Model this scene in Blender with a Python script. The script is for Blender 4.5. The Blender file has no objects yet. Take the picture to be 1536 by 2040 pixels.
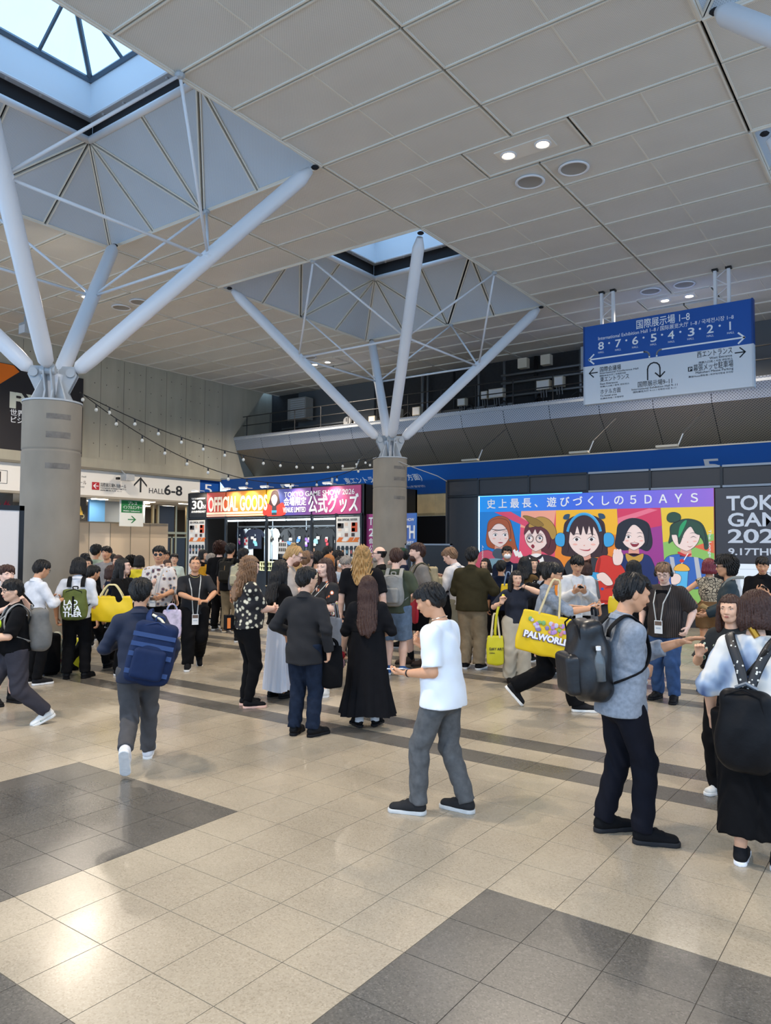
import bpy, math, random
import numpy as np
from mathutils import Vector, Matrix, Quaternion
random.seed(7); np.random.seed(7)
C = bpy.context.scene.collection
SC = bpy.context.scene
pi = math.pi
# ---------------------------------------------------------------- camera
CAM_Z = 1.925
YAW, PITCH, ROLL, FPX = 0.630626, 0.0428854, 0.0051133, 1487.37
_fw = Vector((-math.sin(YAW)*math.cos(PITCH), math.cos(YAW)*math.cos(PITCH), math.sin(PITCH)))
_r = Vector((math.cos(YAW), math.sin(YAW), 0)); _u = _r.cross(_fw)
_r2 = _r*math.cos(ROLL)+_u*math.sin(ROLL); _u2 = -_r*math.sin(ROLL)+_u*math.cos(ROLL)
cd = bpy.data.cameras.new('camera'); cam = bpy.data.objects.new('camera', cd); C.objects.link(cam)
cd.sensor_fit = 'HORIZONTAL'; cd.sensor_width = 36.0; cd.lens = 36.0*FPX/1536.0
cd.clip_start = .1; cd.clip_end = 300
cam.matrix_world = Matrix(((_r2.x,_u2.x,-_fw.x,0),(_r2.y,_u2.y,-_fw.y,0),(_r2.z,_u2.z,-_fw.z,CAM_Z),(0,0,0,1)))
SC.camera = cam
# ---------------------------------------------------------------- sky and exposure
w = bpy.data.worlds.new('sky'); SC.world = w; w.use_nodes = True
bg = w.node_tree.nodes['Background']; bg.inputs['Color'].default_value = (0.40,0.65,1.0,1); bg.inputs['Strength'].default_value = 2.5
vs = SC.view_settings; vs.view_transform = 'Standard'; vs.look = 'None'; vs.gamma = 1; vs.use_curve_mapping = False
vs.exposure = -0.12
# ---------------------------------------------------------------- hall lamps: two spots in every ceiling fitting
LAMP_W, LAMP_COL = 1080.0, (1.0,0.87,0.72)
CEIL = 8.925
LAMP_X, LAMP_Y = (-18.97,-5.66,7.65), (-8.0,1.98,11.9,21.7)
def spot(x, y, z, watt, size, col=LAMP_COL, r=.09, blend=.7, aim=None, name='ceiling_spot'):
    l = bpy.data.lights.new(name,'SPOT'); l.energy = watt; l.color = col; l.spot_size = math.radians(size); l.spot_blend = blend; l.shadow_soft_size = r
    o = bpy.data.objects.new(name,l); C.objects.link(o); o.location = (x,y,z)
    if aim is not None: o.rotation_euler = (Vector(aim)-Vector((x,y,z))).to_track_quat('-Z','Y').to_euler()
    return o
for _x in LAMP_X:
    for _y in LAMP_Y:
        for _d in (-.33,.33): spot(_x+_d,_y,CEIL-.06,LAMP_W,150,blend=.5)
# ---------------------------------------------------------------- materials
def lin(c):
    if isinstance(c,str):
        c = c.lstrip('#'); c = [int(c[i:i+2],16)/255 for i in (0,2,4)]
    return tuple(x/12.92 if x<=.04045 else ((x+.055)/1.055)**2.4 for x in c)+(1,)
_M = {}
def mat(name, col, rough=.6, metal=0, emit=0, noise=0, nscale=8, bump=0, bscale=30, spec=.5, alpha=1, trans=0):
    if name in _M: return _M[name]
    m = bpy.data.materials.new(name); m.use_nodes = True; nt = m.node_tree; b = nt.nodes['Principled BSDF']
    col = lin(col); b.inputs['Base Color'].default_value = col; b.inputs['Roughness'].default_value = rough; b.inputs['Metallic'].default_value = metal
    b.inputs['Specular IOR Level'].default_value = spec; m.diffuse_color = col
    if trans: b.inputs['Transmission Weight'].default_value = trans
    if alpha<1: b.inputs['Alpha'].default_value = alpha
    if emit: b.inputs['Emission Color'].default_value = col; b.inputs['Emission Strength'].default_value = emit
    if noise or bump: tc = nt.nodes.new('ShaderNodeTexCoord')
    if noise:
        n = nt.nodes.new('ShaderNodeTexNoise'); n.inputs['Scale'].default_value = nscale; n.inputs['Detail'].default_value = 4
        nt.links.new(tc.outputs['Object'], n.inputs['Vector'])
        r = nt.nodes.new('ShaderNodeMapRange'); r.inputs[1].default_value=.3; r.inputs[2].default_value=.7; r.inputs[3].default_value = 1-noise; r.inputs[4].default_value = 1+noise
        nt.links.new(n.outputs['Fac'], r.inputs[0])
        mx = nt.nodes.new('ShaderNodeMix'); mx.data_type='RGBA'; mx.blend_type='MULTIPLY'; mx.inputs[0].default_value=1; mx.inputs[6].default_value = col
        nt.links.new(r.outputs[0], mx.inputs[7]); nt.links.new(mx.outputs[2], b.inputs['Base Color'])
    if bump:
        n = nt.nodes.new('ShaderNodeTexNoise'); n.inputs['Scale'].default_value = bscale; n.inputs['Detail'].default_value = 3
        nt.links.new(tc.outputs['Object'], n.inputs['Vector'])
        bp = nt.nodes.new('ShaderNodeBump'); bp.inputs['Strength'].default_value = bump; bp.inputs['Distance'].default_value = .01
        nt.links.new(n.outputs['Fac'], bp.inputs['Height']); nt.links.new(bp.outputs[0], b.inputs['Normal'])
    _M[name] = m; return m
def N(m, t, **kw):
    n = m.node_tree.nodes.new('ShaderNode'+t)
    for k,v in kw.items():
        if k.startswith('i_'): n.inputs[k[2:].replace('_',' ')].default_value = v
        else: setattr(n,k,v)
    return n
def L(m, a, b): m.node_tree.links.new(a,b)
def bsdf(m): return m.node_tree.nodes['Principled BSDF']
def ramp(m, fac, stops, interp='LINEAR'):
    r = N(m,'ValToRGB'); r.color_ramp.interpolation = interp; e = r.color_ramp.elements
    while len(e)<len(stops): e.new(.5)
    for q,(p,c) in zip(e,stops): q.position = p; q.color = lin(c)
    if fac is not None: L(m,fac,r.inputs[0])
    return r
def pattern(name, base, stops, kind='voronoi', scale=12, rough=.8, interp='CONSTANT', coord='Object', stretch=(1,1,1), feature='F1', dist=0):
    if name in _M: return _M[name]
    m = mat(name, base, rough); tc = N(m,'TexCoord'); mp = N(m,'Mapping'); mp.inputs['Scale'].default_value = stretch
    L(m,tc.outputs[coord],mp.inputs['Vector'])
    if kind=='voronoi':
        t = N(m,'TexVoronoi'); t.feature = feature; t.inputs['Scale'].default_value = scale; out = t.outputs['Distance']
    elif kind=='cell':
        t = N(m,'TexVoronoi'); t.inputs['Scale'].default_value = scale; out = t.outputs['Color']
    elif kind=='wave':
        t = N(m,'TexWave'); t.inputs['Scale'].default_value = scale; t.inputs['Distortion'].default_value = dist; out = t.outputs['Fac']
    else:
        t = N(m,'TexNoise'); t.inputs['Scale'].default_value = scale; t.inputs['Detail'].default_value = 3; out = t.outputs['Fac']
    L(m,mp.outputs[0],t.inputs['Vector'])
    r = ramp(m,out,stops,interp); L(m,r.outputs[0],bsdf(m).inputs['Base Color']); return m
# ---------------------------------------------------------------- mesh builder
class MB:
    def __init__(s): s.v=[]; s.f=[]; s.m=[]
    def add(s, vs, fs, mi=0, M=None):
        o = len(s.v)
        s.v += [tuple(M@Vector(p)) for p in vs] if M is not None else [tuple(p) for p in vs]
        s.f += [tuple(i+o for i in q) for q in fs]; s.m += [mi]*len(fs); return s
    def box(s, x0,y0,z0,x1,y1,z1, mi=0, M=None):
        vs = [(x,y,z) for z in (z0,z1) for y in (y0,y1) for x in (x0,x1)]
        return s.add(vs,[(0,2,3,1),(4,5,7,6),(0,1,5,4),(2,6,7,3),(0,4,6,2),(1,3,7,5)],mi,M)
    def cbox(s, c, d, mi=0, M=None):
        return s.box(c[0]-d[0]/2,c[1]-d[1]/2,c[2]-d[2]/2,c[0]+d[0]/2,c[1]+d[1]/2,c[2]+d[2]/2,mi,M)
    def quad(s,a,b,c,d,mi=0): return s.add([a,b,c,d],[(0,1,2,3)],mi)
    def tube(s, pts, r, n=8, mi=0, cap=True, flat=1.0, up=(0,0,1), closed=False):
        pts = [Vector(p) for p in pts]; k = len(pts); rs = r if hasattr(r,'__len__') else [r]*k; vs=[]; fs=[]
        side = None
        for i,p in enumerate(pts):
            t = (pts[(i+1)%k if closed else min(i+1,k-1)]-pts[i-1 if (closed or i>0) else 0])
            t = t.normalized() if t.length>1e-9 else Vector((0,0,1))
            u = Vector(up)
            if side is None:
                if abs(t.dot(u))>.97: u = Vector((1,0,0))
                side = t.cross(u).normalized()
            else:
                side = (side-t*side.dot(t))
                side = side.normalized() if side.length>1e-6 else t.orthogonal().normalized()
            nr = side.cross(t)
            for j in range(n):
                a = 2*pi*j/n; vs.append(p+side*(rs[i]*math.cos(a))+nr*(rs[i]*flat*math.sin(a)))
        for i in range(k if closed else k-1):
            a=i*n; b=((i+1)%k)*n
            for j in range(n): fs.append((a+j,a+(j+1)%n,b+(j+1)%n,b+j))
        if cap and not closed: fs += [tuple(range(n-1,-1,-1)), tuple((k-1)*n+j for j in range(n))]
        return s.add(vs,fs,mi)
    def lathe(s, prof, n=16, c=(0,0,0), mi=0, sy=1.0, M=None, cap=True):
        vs=[]; fs=[]
        for r,z in prof:
            for j in range(n): a=2*pi*j/n; vs.append((c[0]+r*math.cos(a),c[1]+r*sy*math.sin(a),c[2]+z))
        for i in range(len(prof)-1):
            for j in range(n): fs.append((i*n+j,i*n+(j+1)%n,(i+1)*n+(j+1)%n,(i+1)*n+j))
        if cap and prof[0][0]>1e-6: fs.append(tuple(range(n-1,-1,-1)))
        if cap and prof[-1][0]>1e-6: fs.append(tuple((len(prof)-1)*n+j for j in range(n)))
        return s.add(vs,fs,mi,M)
    def prism(s, poly, t, mi=0, M=None):
        n=len(poly); vs=[(x,y,0) for x,y in poly]+[(x,y,t) for x,y in poly]
        return s.add(vs,[tuple(range(n-1,-1,-1)),tuple(range(n,2*n))]+[(i,(i+1)%n,n+(i+1)%n,n+i) for i in range(n)],mi,M)
    def ell(s, c, r, n=10, k=6, mi=0, R=None):
        vs=[(0,0,-1)]+[(math.sin(pi*i/k)*math.cos(2*pi*j/n),math.sin(pi*i/k)*math.sin(2*pi*j/n),-math.cos(pi*i/k)) for i in range(1,k) for j in range(n)]+[(0,0,1)]
        fs=[(0,1+(j+1)%n,1+j) for j in range(n)]
        for i in range(k-2): fs+=[(1+i*n+j,1+i*n+(j+1)%n,1+(i+1)*n+(j+1)%n,1+(i+1)*n+j) for j in range(n)]
        t=len(vs)-1; b=1+(k-2)*n; fs+=[(b+j,b+(j+1)%n,t) for j in range(n)]
        R = R or Matrix.Identity(3)
        return s.add([Vector(c)+R@Vector((p[0]*r[0],p[1]*r[1],p[2]*r[2])) for p in vs],fs,mi)
    def mesh(s, name, mats):
        me = bpy.data.meshes.new(name); me.from_pydata(s.v,[],s.f)
        for m in (mats if isinstance(mats,(list,tuple)) else [mats]): me.materials.append(m)
        if len(me.materials)>1: me.polygons.foreach_set('material_index', s.m)
        me.update(); return me
    def build(s, name, mats, parent=None, smooth=False, loc=None, M=None):
        me = s.mesh(name,mats)
        if smooth: me.polygons.foreach_set('use_smooth',[True]*len(me.polygons))
        return put(name,me,parent,loc,M)
def put(name, me, parent=None, loc=None, M=None):
    o = bpy.data.objects.new(name,me); C.objects.link(o)
    if parent is not None: o.parent = parent
    if M is not None: o.matrix_local = M
    if loc is not None: o.location = loc
    return o
def tag(o, label=None, cat=None, group=None, kind=None):
    if label: o['label']=label
    if cat: o['category']=cat
    if group: o['group']=group
    if kind: o['kind']=kind
    return o
def empty(name, loc=(0,0,0), rz=0, label=None, cat=None, group=None, M=None):
    o = bpy.data.objects.new(name,None); C.objects.link(o); o.empty_display_size=.1; o.location=loc; o.rotation_euler=(0,0,rz)
    if M is not None: o.matrix_world = M
    return tag(o,label,cat,group)
def dup(root, loc=None, rz=None, label=None, group=None, M=None):
    r = root.copy(); C.objects.link(r)
    if M is not None: r.matrix_world = M
    if loc is not None: r.location = loc
    if rz is not None: r.rotation_euler = (0,0,rz)
    if label: r['label']=label
    if group: r['group']=group
    for ch in list(root.children):
        c = ch.copy(); C.objects.link(c); c.parent=r
        for g in list(ch.children):
            d=g.copy(); C.objects.link(d); d.parent=c
    return r
def frame(origin, right, up):
    r=Vector(right).normalized(); u=Vector(up).normalized(); n=r.cross(u)
    return Matrix(((r.x,u.x,n.x,origin[0]),(r.y,u.y,n.y,origin[1]),(r.z,u.z,n.z,origin[2]),(0,0,0,1)))
def text(s, size, M, m, parent=None, align='LEFT', bold=0, sx=1.0, depth=.002, name='lettering', shear=0, space=1.0):
    cu = bpy.data.curves.new(name,'FONT'); cu.body=s; cu.size=size; cu.align_x=align; cu.extrude=depth; cjk=any(ord(ch)>0x2e80 for ch in s); cu.offset=0 if cjk else bold*size; cu.shear=shear; cu.space_character=space
    cu.resolution_u=3; cu.materials.append(m); o=bpy.data.objects.new(name,cu); C.objects.link(o)
    if parent is not None: o.parent=parent
    o.matrix_local = M@Matrix.Diagonal((sx,1,1,1)) if sx!=1 else M
    if cjk and bold: o['emb']=bold*size
    return o
# ================================================================ materials of the hall
def speckle(name, a, b, c, rough):
    m = mat(name,a,rough); g = N(m,'NewGeometry'); v = N(m,'TexVoronoi'); v.inputs['Scale'].default_value=130; L(m,g.outputs['Position'],v.inputs['Vector'])
    r = ramp(m,None,[(0,b),(.35,a),(.75,a),(1,c)]); s = N(m,'SeparateColor'); L(m,v.outputs['Color'],s.inputs[0]); L(m,s.outputs[0],r.inputs[0])
    n = N(m,'TexNoise'); n.inputs['Scale'].default_value=1.1; n.inputs['Detail'].default_value=3; L(m,g.outputs['Position'],n.inputs['Vector'])
    mr = N(m,'MapRange'); mr.inputs[1].default_value=.3; mr.inputs[2].default_value=.7; mr.inputs[3].default_value=.86; mr.inputs[4].default_value=1.1; L(m,n.outputs['Fac'],mr.inputs[0])
    mx = N(m,'Mix'); mx.data_type='RGBA'; mx.blend_type='MULTIPLY'; mx.inputs[0].default_value=1; L(m,r.outputs[0],mx.inputs[6]); L(m,mr.outputs[0],mx.inputs[7])
    L(m,mx.outputs[2],bsdf(m).inputs['Base Color'])
    m2 = N(m,'MapRange'); m2.inputs[1].default_value=.3; m2.inputs[2].default_value=.7; m2.inputs[3].default_value=rough-.06; m2.inputs[4].default_value=rough+.12; L(m,n.outputs['Fac'],m2.inputs[0]); L(m,m2.outputs[0],bsdf(m).inputs['Roughness'])
    return m
m_tile = speckle('beige_terrazzo','#a79b87','#988c78','#b1a591',.235)
m_tiled = speckle('dark_terrazzo','#5f5b54','#504c47','#6f6a63',.25)
m_joint = mat('joint','#6f665b',.8)
def perforated(name, col, hole, pitch, rough=.5, metal=0, t=.35):
    m = mat(name,col,rough,metal); g = N(m,'TexCoord'); sp = N(m,'SeparateXYZ'); L(m,g.outputs['Object'],sp.inputs[0]); prev=None
    for ax in (0,1):
        a = N(m,'Math',operation='MULTIPLY'); a.inputs[1].default_value = 2*pi/pitch; L(m,sp.outputs[ax],a.inputs[0])
        s = N(m,'Math',operation='SINE'); L(m,a.outputs[0],s.inputs[0])
        if prev is None: prev = s
        else:
            p = N(m,'Math',operation='MULTIPLY'); L(m,prev.outputs[0],p.inputs[0]); L(m,s.outputs[0],p.inputs[1])
    gr = N(m,'Math',operation='GREATER_THAN'); gr.inputs[1].default_value=t; L(m,p.outputs[0],gr.inputs[0])
    mx = N(m,'Mix'); mx.data_type='RGBA'; L(m,gr.outputs[0],mx.inputs[0]); mx.inputs[6].default_value=lin(col); mx.inputs[7].default_value=lin(hole)
    n = N(m,'TexNoise'); n.inputs['Scale'].default_value=.9; n.inputs['Detail'].default_value=2; L(m,g.outputs['Object'],n.inputs['Vector'])
    mr = N(m,'MapRange'); mr.inputs[3].default_value=.9; mr.inputs[4].default_value=1.08; L(m,n.outputs['Fac'],mr.inputs[0])
    m2 = N(m,'Mix'); m2.data_type='RGBA'; m2.blend_type='MULTIPLY'; m2.inputs[0].default_value=1; L(m,mx.outputs[2],m2.inputs[6]); L(m,mr.outputs[0],m2.inputs[7])
    L(m,m2.outputs[2],bsdf(m).inputs['Base Color']); return m
m_panel = perforated('ceiling_mesh','#d6d2ca','#aeaaa3',.034)
m_rim = mat('cream_rim','#d9d3c6',.5)
m_dark = mat('dark_void','#15151a',.9)
m_white = mat('white_paint','#dcdde0',.35)
m_whitem = mat('white_matte','#e4e2de',.7)
m_steel = mat('grey_steel','#a9adb0',.45,noise=.06)
m_black = mat('black_panel','#17181b',.55)
m_blackg = mat('black_frame','#0c0c0e',.4)
m_blue = mat('sign_blue','#0c50a4',.5)
m_ink = mat('sign_ink','#1d2128',.6)
m_wtext = mat('white_print','#f2f4f6',.6)
def concrete(name, col, streak=True):
    m = mat(name,col,.85); tc = N(m,'TexCoord'); mp = N(m,'Mapping'); mp.inputs['Scale'].default_value=(1,1.3,.16) if streak else (1.4,1.4,.8); L(m,tc.outputs['Object'],mp.inputs[0])
    n = N(m,'TexNoise'); n.inputs['Scale'].default_value=1.5; n.inputs['Detail'].default_value=6; L(m,mp.outputs[0],n.inputs['Vector'])
    n2 = N(m,'TexNoise'); n2.inputs['Scale'].default_value=.45; n2.inputs['Detail'].default_value=4; L(m,tc.outputs['Object'],n2.inputs['Vector'])
    a = N(m,'Math',operation='ADD'); L(m,n.outputs['Fac'],a.inputs[0]); L(m,n2.outputs['Fac'],a.inputs[1])
    mr = N(m,'MapRange'); mr.inputs[1].default_value=.7; mr.inputs[2].default_value=1.35; mr.inputs[3].default_value=.78; mr.inputs[4].default_value=1.15; L(m,a.outputs[0],mr.inputs[0])
    mx = N(m,'Mix'); mx.data_type='RGBA'; mx.blend_type='MULTIPLY'; mx.inputs[0].default_value=1; mx.inputs[6].default_value=lin(col); L(m,mr.outputs[0],mx.inputs[7])
    L(m,mx.outputs[2],bsdf(m).inputs['Base Color']); return m
m_conc = concrete('wall_concrete','#aaa594'); m_colc = concrete('column_concrete','#8b8376',False)
def struct(o): o['kind']='structure'; return o
# ---------------------------------------------------------------- floor: 0.4 m terrazzo tiles, dark squares and bands
ys = [3.786-.406*i for i in range(24,0,-1)]+[3.786+.42*i for i in range(5)]+[5.885,6.215,6.55,6.87]+[6.87+.43*i for i in range(1,6)]+[9.45,9.79,10.23,10.57,10.97,11.31]+[11.31+.41*i for i in range(1,37)]
xs = [-2.048+.403*i for i in range(-74,40)]
bands = [(5.885,6.215),(6.55,6.87),(9.45,9.79),(10.23,10.57),(10.97,11.31)]
floor = struct(MB().box(-32,-6.2,-.2,13.7,26.2,-.0035).build('floor',m_joint))
def tile_dark(x,y):
    for a,b in bands:
        if a<y<b: return 1
    if y<3.786:
        i = math.floor((x+2.048)/(5*.403)); j = math.floor((3.786-y)/(5*.406))
        return 1 if (i+j)%2==0 else 0
    return 0
near=[]; cand=[]
gap=.0022
def pix(p):
    d = Vector(p)-Vector((0,0,CAM_Z)); z=d.dot(_fw)
    return (768+FPX*d.dot(_r2)/z, 1020-FPX*d.dot(_u2)/z, z) if z>.1 else (-9e9,0,z)
for i in range(len(xs)-1):
    for j in range(len(ys)-1):
        x0,x1,y0,y1 = xs[i],xs[i+1],ys[j],ys[j+1]; cx,cy=(x0+x1)/2,(y0+y1)/2
        if cx<-25.2 and cy<14: continue
        p = pix((cx,cy,0)); cand.append((p[2] if -60<p[0]<1600 and p[1]<2120 and p[2]>.1 else 999+i, x0,x1,y0,y1,tile_dark(cx,cy)))
cand.sort(); share={}; rest=MB()
for k,(d,x0,x1,y0,y1,dk) in enumerate(cand):
    wx,wy = x1-x0-2*gap, y1-y0-2*gap
    if k<292 and d<900:
        key=(round(wx,3),round(wy,3),dk)
        if key not in share: share[key]=MB().box(-wx/2,-wy/2,-.003,wx/2,wy/2,0).mesh('floor_tile',m_tiled if dk else m_tile)
        put('floor_tile',share[key],floor,((x0+x1)/2,(y0+y1)/2,0))
    else: rest.add([(x0+gap,y0+gap,-.003),(x1-gap,y0+gap,-.003),(x1-gap,y1-gap,-.003),(x0+gap,y1-gap,-.003),(x0+gap,y0+gap,0),(x1-gap,y0+gap,0),(x1-gap,y1-gap,0),(x0+gap,y1-gap,0)],[(4,5,6,7),(0,1,5,4),(1,2,6,5),(2,3,7,6),(3,0,4,7)],dk)
tag(rest.build('distant_floor_tile',[m_tile,m_tiled],floor),kind='stuff')
# ---------------------------------------------------------------- ceiling: framed mesh panels
SX0,SXP,RY0,RYP = -2.331,3.328,8.051,1.1046
colx = [SX0-SXP*i for i in range(6,-4,-1)]; colx[0:0]=[-24.95]
rowy = [RY0+RYP*k for k in range(-13,16)]+[25.55]
openings = [(SX0-4*SXP+a*4*SXP, SX0-2*SXP+a*4*SXP, RY0+RYP*(-4+9*b), RY0+RYP*(2+9*b)) for a in (0,1) for b in (-1,0,1)]
def inopen(x,y): return any(a<x<b and c<y<d for a,b,c,d in openings)
back=MB(); ceil=None; cells=[]
for i in range(len(colx)-1):
    for j in range(len(rowy)-1):
        a,b,c,d = colx[i],colx[i+1],rowy[j],rowy[j+1]
        if not inopen((a+b)/2,(c+d)/2): back.box(a,c,CEIL+.12,b,d,CEIL+.2); cells.append((a,b,c,d))
ceil = struct(back.build('ceiling',m_dark))
def panel_mesh(w,h,rw=.026):
    m=MB(); z=.0; x,y=w/2,h/2
    m.box(-x+rw,-y+rw,.012,x-rw,y-rw,.03,0)
    for (a,b,c,d) in ((-x,-y,x,-y+rw),(-x,y-rw,x,y),(-x,-y+rw,-x+rw,y-rw),(x-rw,-y+rw,x,y-rw)): m.box(a,b,-.012,c,d,.05,1)
    if w>2: m.box(-.012,-y+rw,.004,.012,y-rw,.013,1)
    return m.mesh('ceiling_panel',[m_panel,m_rim])
pm={}
def hole_rows(k): return k
lampcells=[(lx,ly) for lx in LAMP_X for ly in (1.98,11.92,21.86)]
for a,b,c,d in cells:
    g1,g2=.022,.016
    yc=(c+d)/2; w=b-a-2*g1; cx=(a+b)/2
    li=[lx for lx in LAMP_X if any(abs(yc-ly)<.4 for ly in (1.98,11.92,21.86)) and (abs(lx-a)<.05 or abs(lx-b)<.05)]
    if li:                                                          # beside a lamp fitting the panel is cut back one metre
        if abs(li[0]-a)<.05: a2=a+1.0; w=b-a2-2*g1; cx=(a2+b)/2
        else: b2=b-1.0; w=b2-a-2*g1; cx=(a+b2)/2
    h=d-c-2*g2; key=(round(w,2),round(h,2))
    if key not in pm: pm[key]=panel_mesh(w,h)
    put('ceiling_panel',pm[key],ceil,(cx,yc,CEIL))
# lamp fittings and round vents
m_lamp=mat('lamp_glow','#ffe9c4',.5,emit=22)
m_plate=mat('lamp_plate','#dbd5ca',.5)
lab={(-5.66,11.9):'near twin downlight fitting in the ceiling before the second concrete column',(-5.66,21.7):'twin downlight fitting in the ceiling behind the hanging blue sign',(-18.97,21.7):'far twin downlight fitting in the ceiling over the goods shop',(-18.97,11.9):'twin downlight fitting in the ceiling behind the struts of the near column'}
fit=MB(); vent=MB()
def ring_(m,r0,r1,z0,z1,n=20,mi=0,c=(0,0)):
    m.lathe([(r1,z0),(r1,z1)],n,(c[0],c[1],0),mi); 
for lx in LAMP_X:
    for ly in (1.98,11.9,21.7):
        t=empty('ceiling_downlight',(lx,ly,CEIL),0,lab.get((lx,ly),'twin downlight fitting in the ceiling outside the view'),'light','twin downlights of the hall ceiling')
        mm=MB(); mm.box(-.98,-.5,.012,.98,.5,.03); 
        for q in ((-.98,-.52,.98,-.48),(-.98,.48,.98,.52),(-.98,-.48,-.95,.48),(.95,-.48,.98,.48)): mm.box(q[0],q[1],-.012,q[2],q[3],.04,1)
        mm.build('mesh_tray',[m_panel,m_rim],t)
        MB().box(-.52,-.2,-.006,.52,.2,.014).build('lamp_plate',m_plate,t)
        for s in (-.33,.33):
            MB().lathe([(.115,.02),(.15,-.004),(.15,-.02),(.12,-.024),(.1,-.012)],20,(s,0,0),cap=False).build('lamp_ring',m_white,t)
            MB().lathe([(.1,-.014),(.001,-.02)],20,(s,0,0),cap=False).build('bulb',m_lamp,t)
vl={(-6.09,13.01):'nearer round ceiling vent beside the twin downlights, left one',(-5.21,13.01):'nearer round ceiling vent beside the twin downlights, right one',(-6.08,20.64):'farther round ceiling vent above the hanging sign, left one',(-5.19,20.63):'farther round ceiling vent above the hanging sign, right one',(-19.3,13.06):'round ceiling vent seen between the near column struts, left one',(-18.43,13.06):'round ceiling vent seen between the near column struts, right one',(-18.7,20.7):'round ceiling vent over the goods shop'}
m_vin=mat('vent_inside','#8f8b85',.6)
for (vx,vy),lb in vl.items():
    t=empty('ceiling_vent',(vx,vy,CEIL),0,lb,'vent','round vents of the hall ceiling')
    MB().lathe([(.24,.02),(.285,-.012),(.285,-.03),(.25,-.035),(.235,-.02)],28,cap=False).build('trim_ring',m_white,t,True)
    MB().lathe([(.236,-.02),(.2,.002),(.001,.006)],28,cap=False).build('bowl',m_vin,t,True)
# ---------------------------------------------------------------- skylights above the trees
m_pan2=perforated('coffer_mesh','#c4cad0','#a3a9b1',.034)
m_well=mat('well_paint','#dfe6ec',.5); m_fr=mat('skylight_frame','#5b6a78',.4,metal=.3); m_glass=mat('skylight_glass','#f4fbff',.05,trans=1,spec=.3)
m_fab=mat('dark_fabric_band','#2c2a2b',.9,bump=.6,bscale=6)
# thin glazing: lets the light of the sky through
nt=m_glass.node_tree; tb=N(m_glass,'BsdfTransparent'); tb.inputs[0].default_value=(.93,.98,1,1); ms=N(m_glass,'MixShader'); ms.inputs[0].default_value=.06
gl=N(m_glass,'BsdfGlossy'); gl.inputs['Roughness'].default_value=.05; L(m_glass,tb.outputs[0],ms.inputs[1]); L(m_glass,gl.outputs[0],ms.inputs[2]); L(m_glass,ms.outputs[0],nt.nodes['Material Output'].inputs[0])
INS,HR=1.6,1.4
def rimmed(pts, rw=.03, mats=None, gap=.025):
    P=[Vector(p) for p in pts]; c=sum(P,Vector())/len(P); n=(P[1]-P[0]).cross(P[2]-P[0]).normalized()
    if n.z>0: n=-n
    def inset(d):
        out=[]; k=len(P); nn=(P[1]-P[0]).cross(P[2]-P[0]).normalized()
        for i in range(k):
            e1=(P[i]-P[i-1]).normalized(); e2=(P[(i+1)%k]-P[i]).normalized(); a=nn.cross(e1); b=nn.cross(e2); s=(a+b); s=s/(1+a.dot(b)) if 1+a.dot(b)>.12 else s/.12
            out.append(P[i]+s*d)
        return out
    A=inset(gap); B=inset(gap+rw); k=len(P); m=MB()
    m.add([q+n*.005 for q in B],[tuple(range(k))],0)
    vs=[q+n*.03 for q in A]+[q+n*.03 for q in B]+[q-n*.03 for q in A]+[q for q in B]
    m.add(vs,[(i,(i+1)%k,k+(i+1)%k,k+i) for i in range(k)]+[(2*k+i,2*k+(i+1)%k,(i+1)%k,i) for i in range(k)]+[(k+i,k+(i+1)%k,3*k+(i+1)%k,3*k+i) for i in range(k)],1)
    return m
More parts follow.
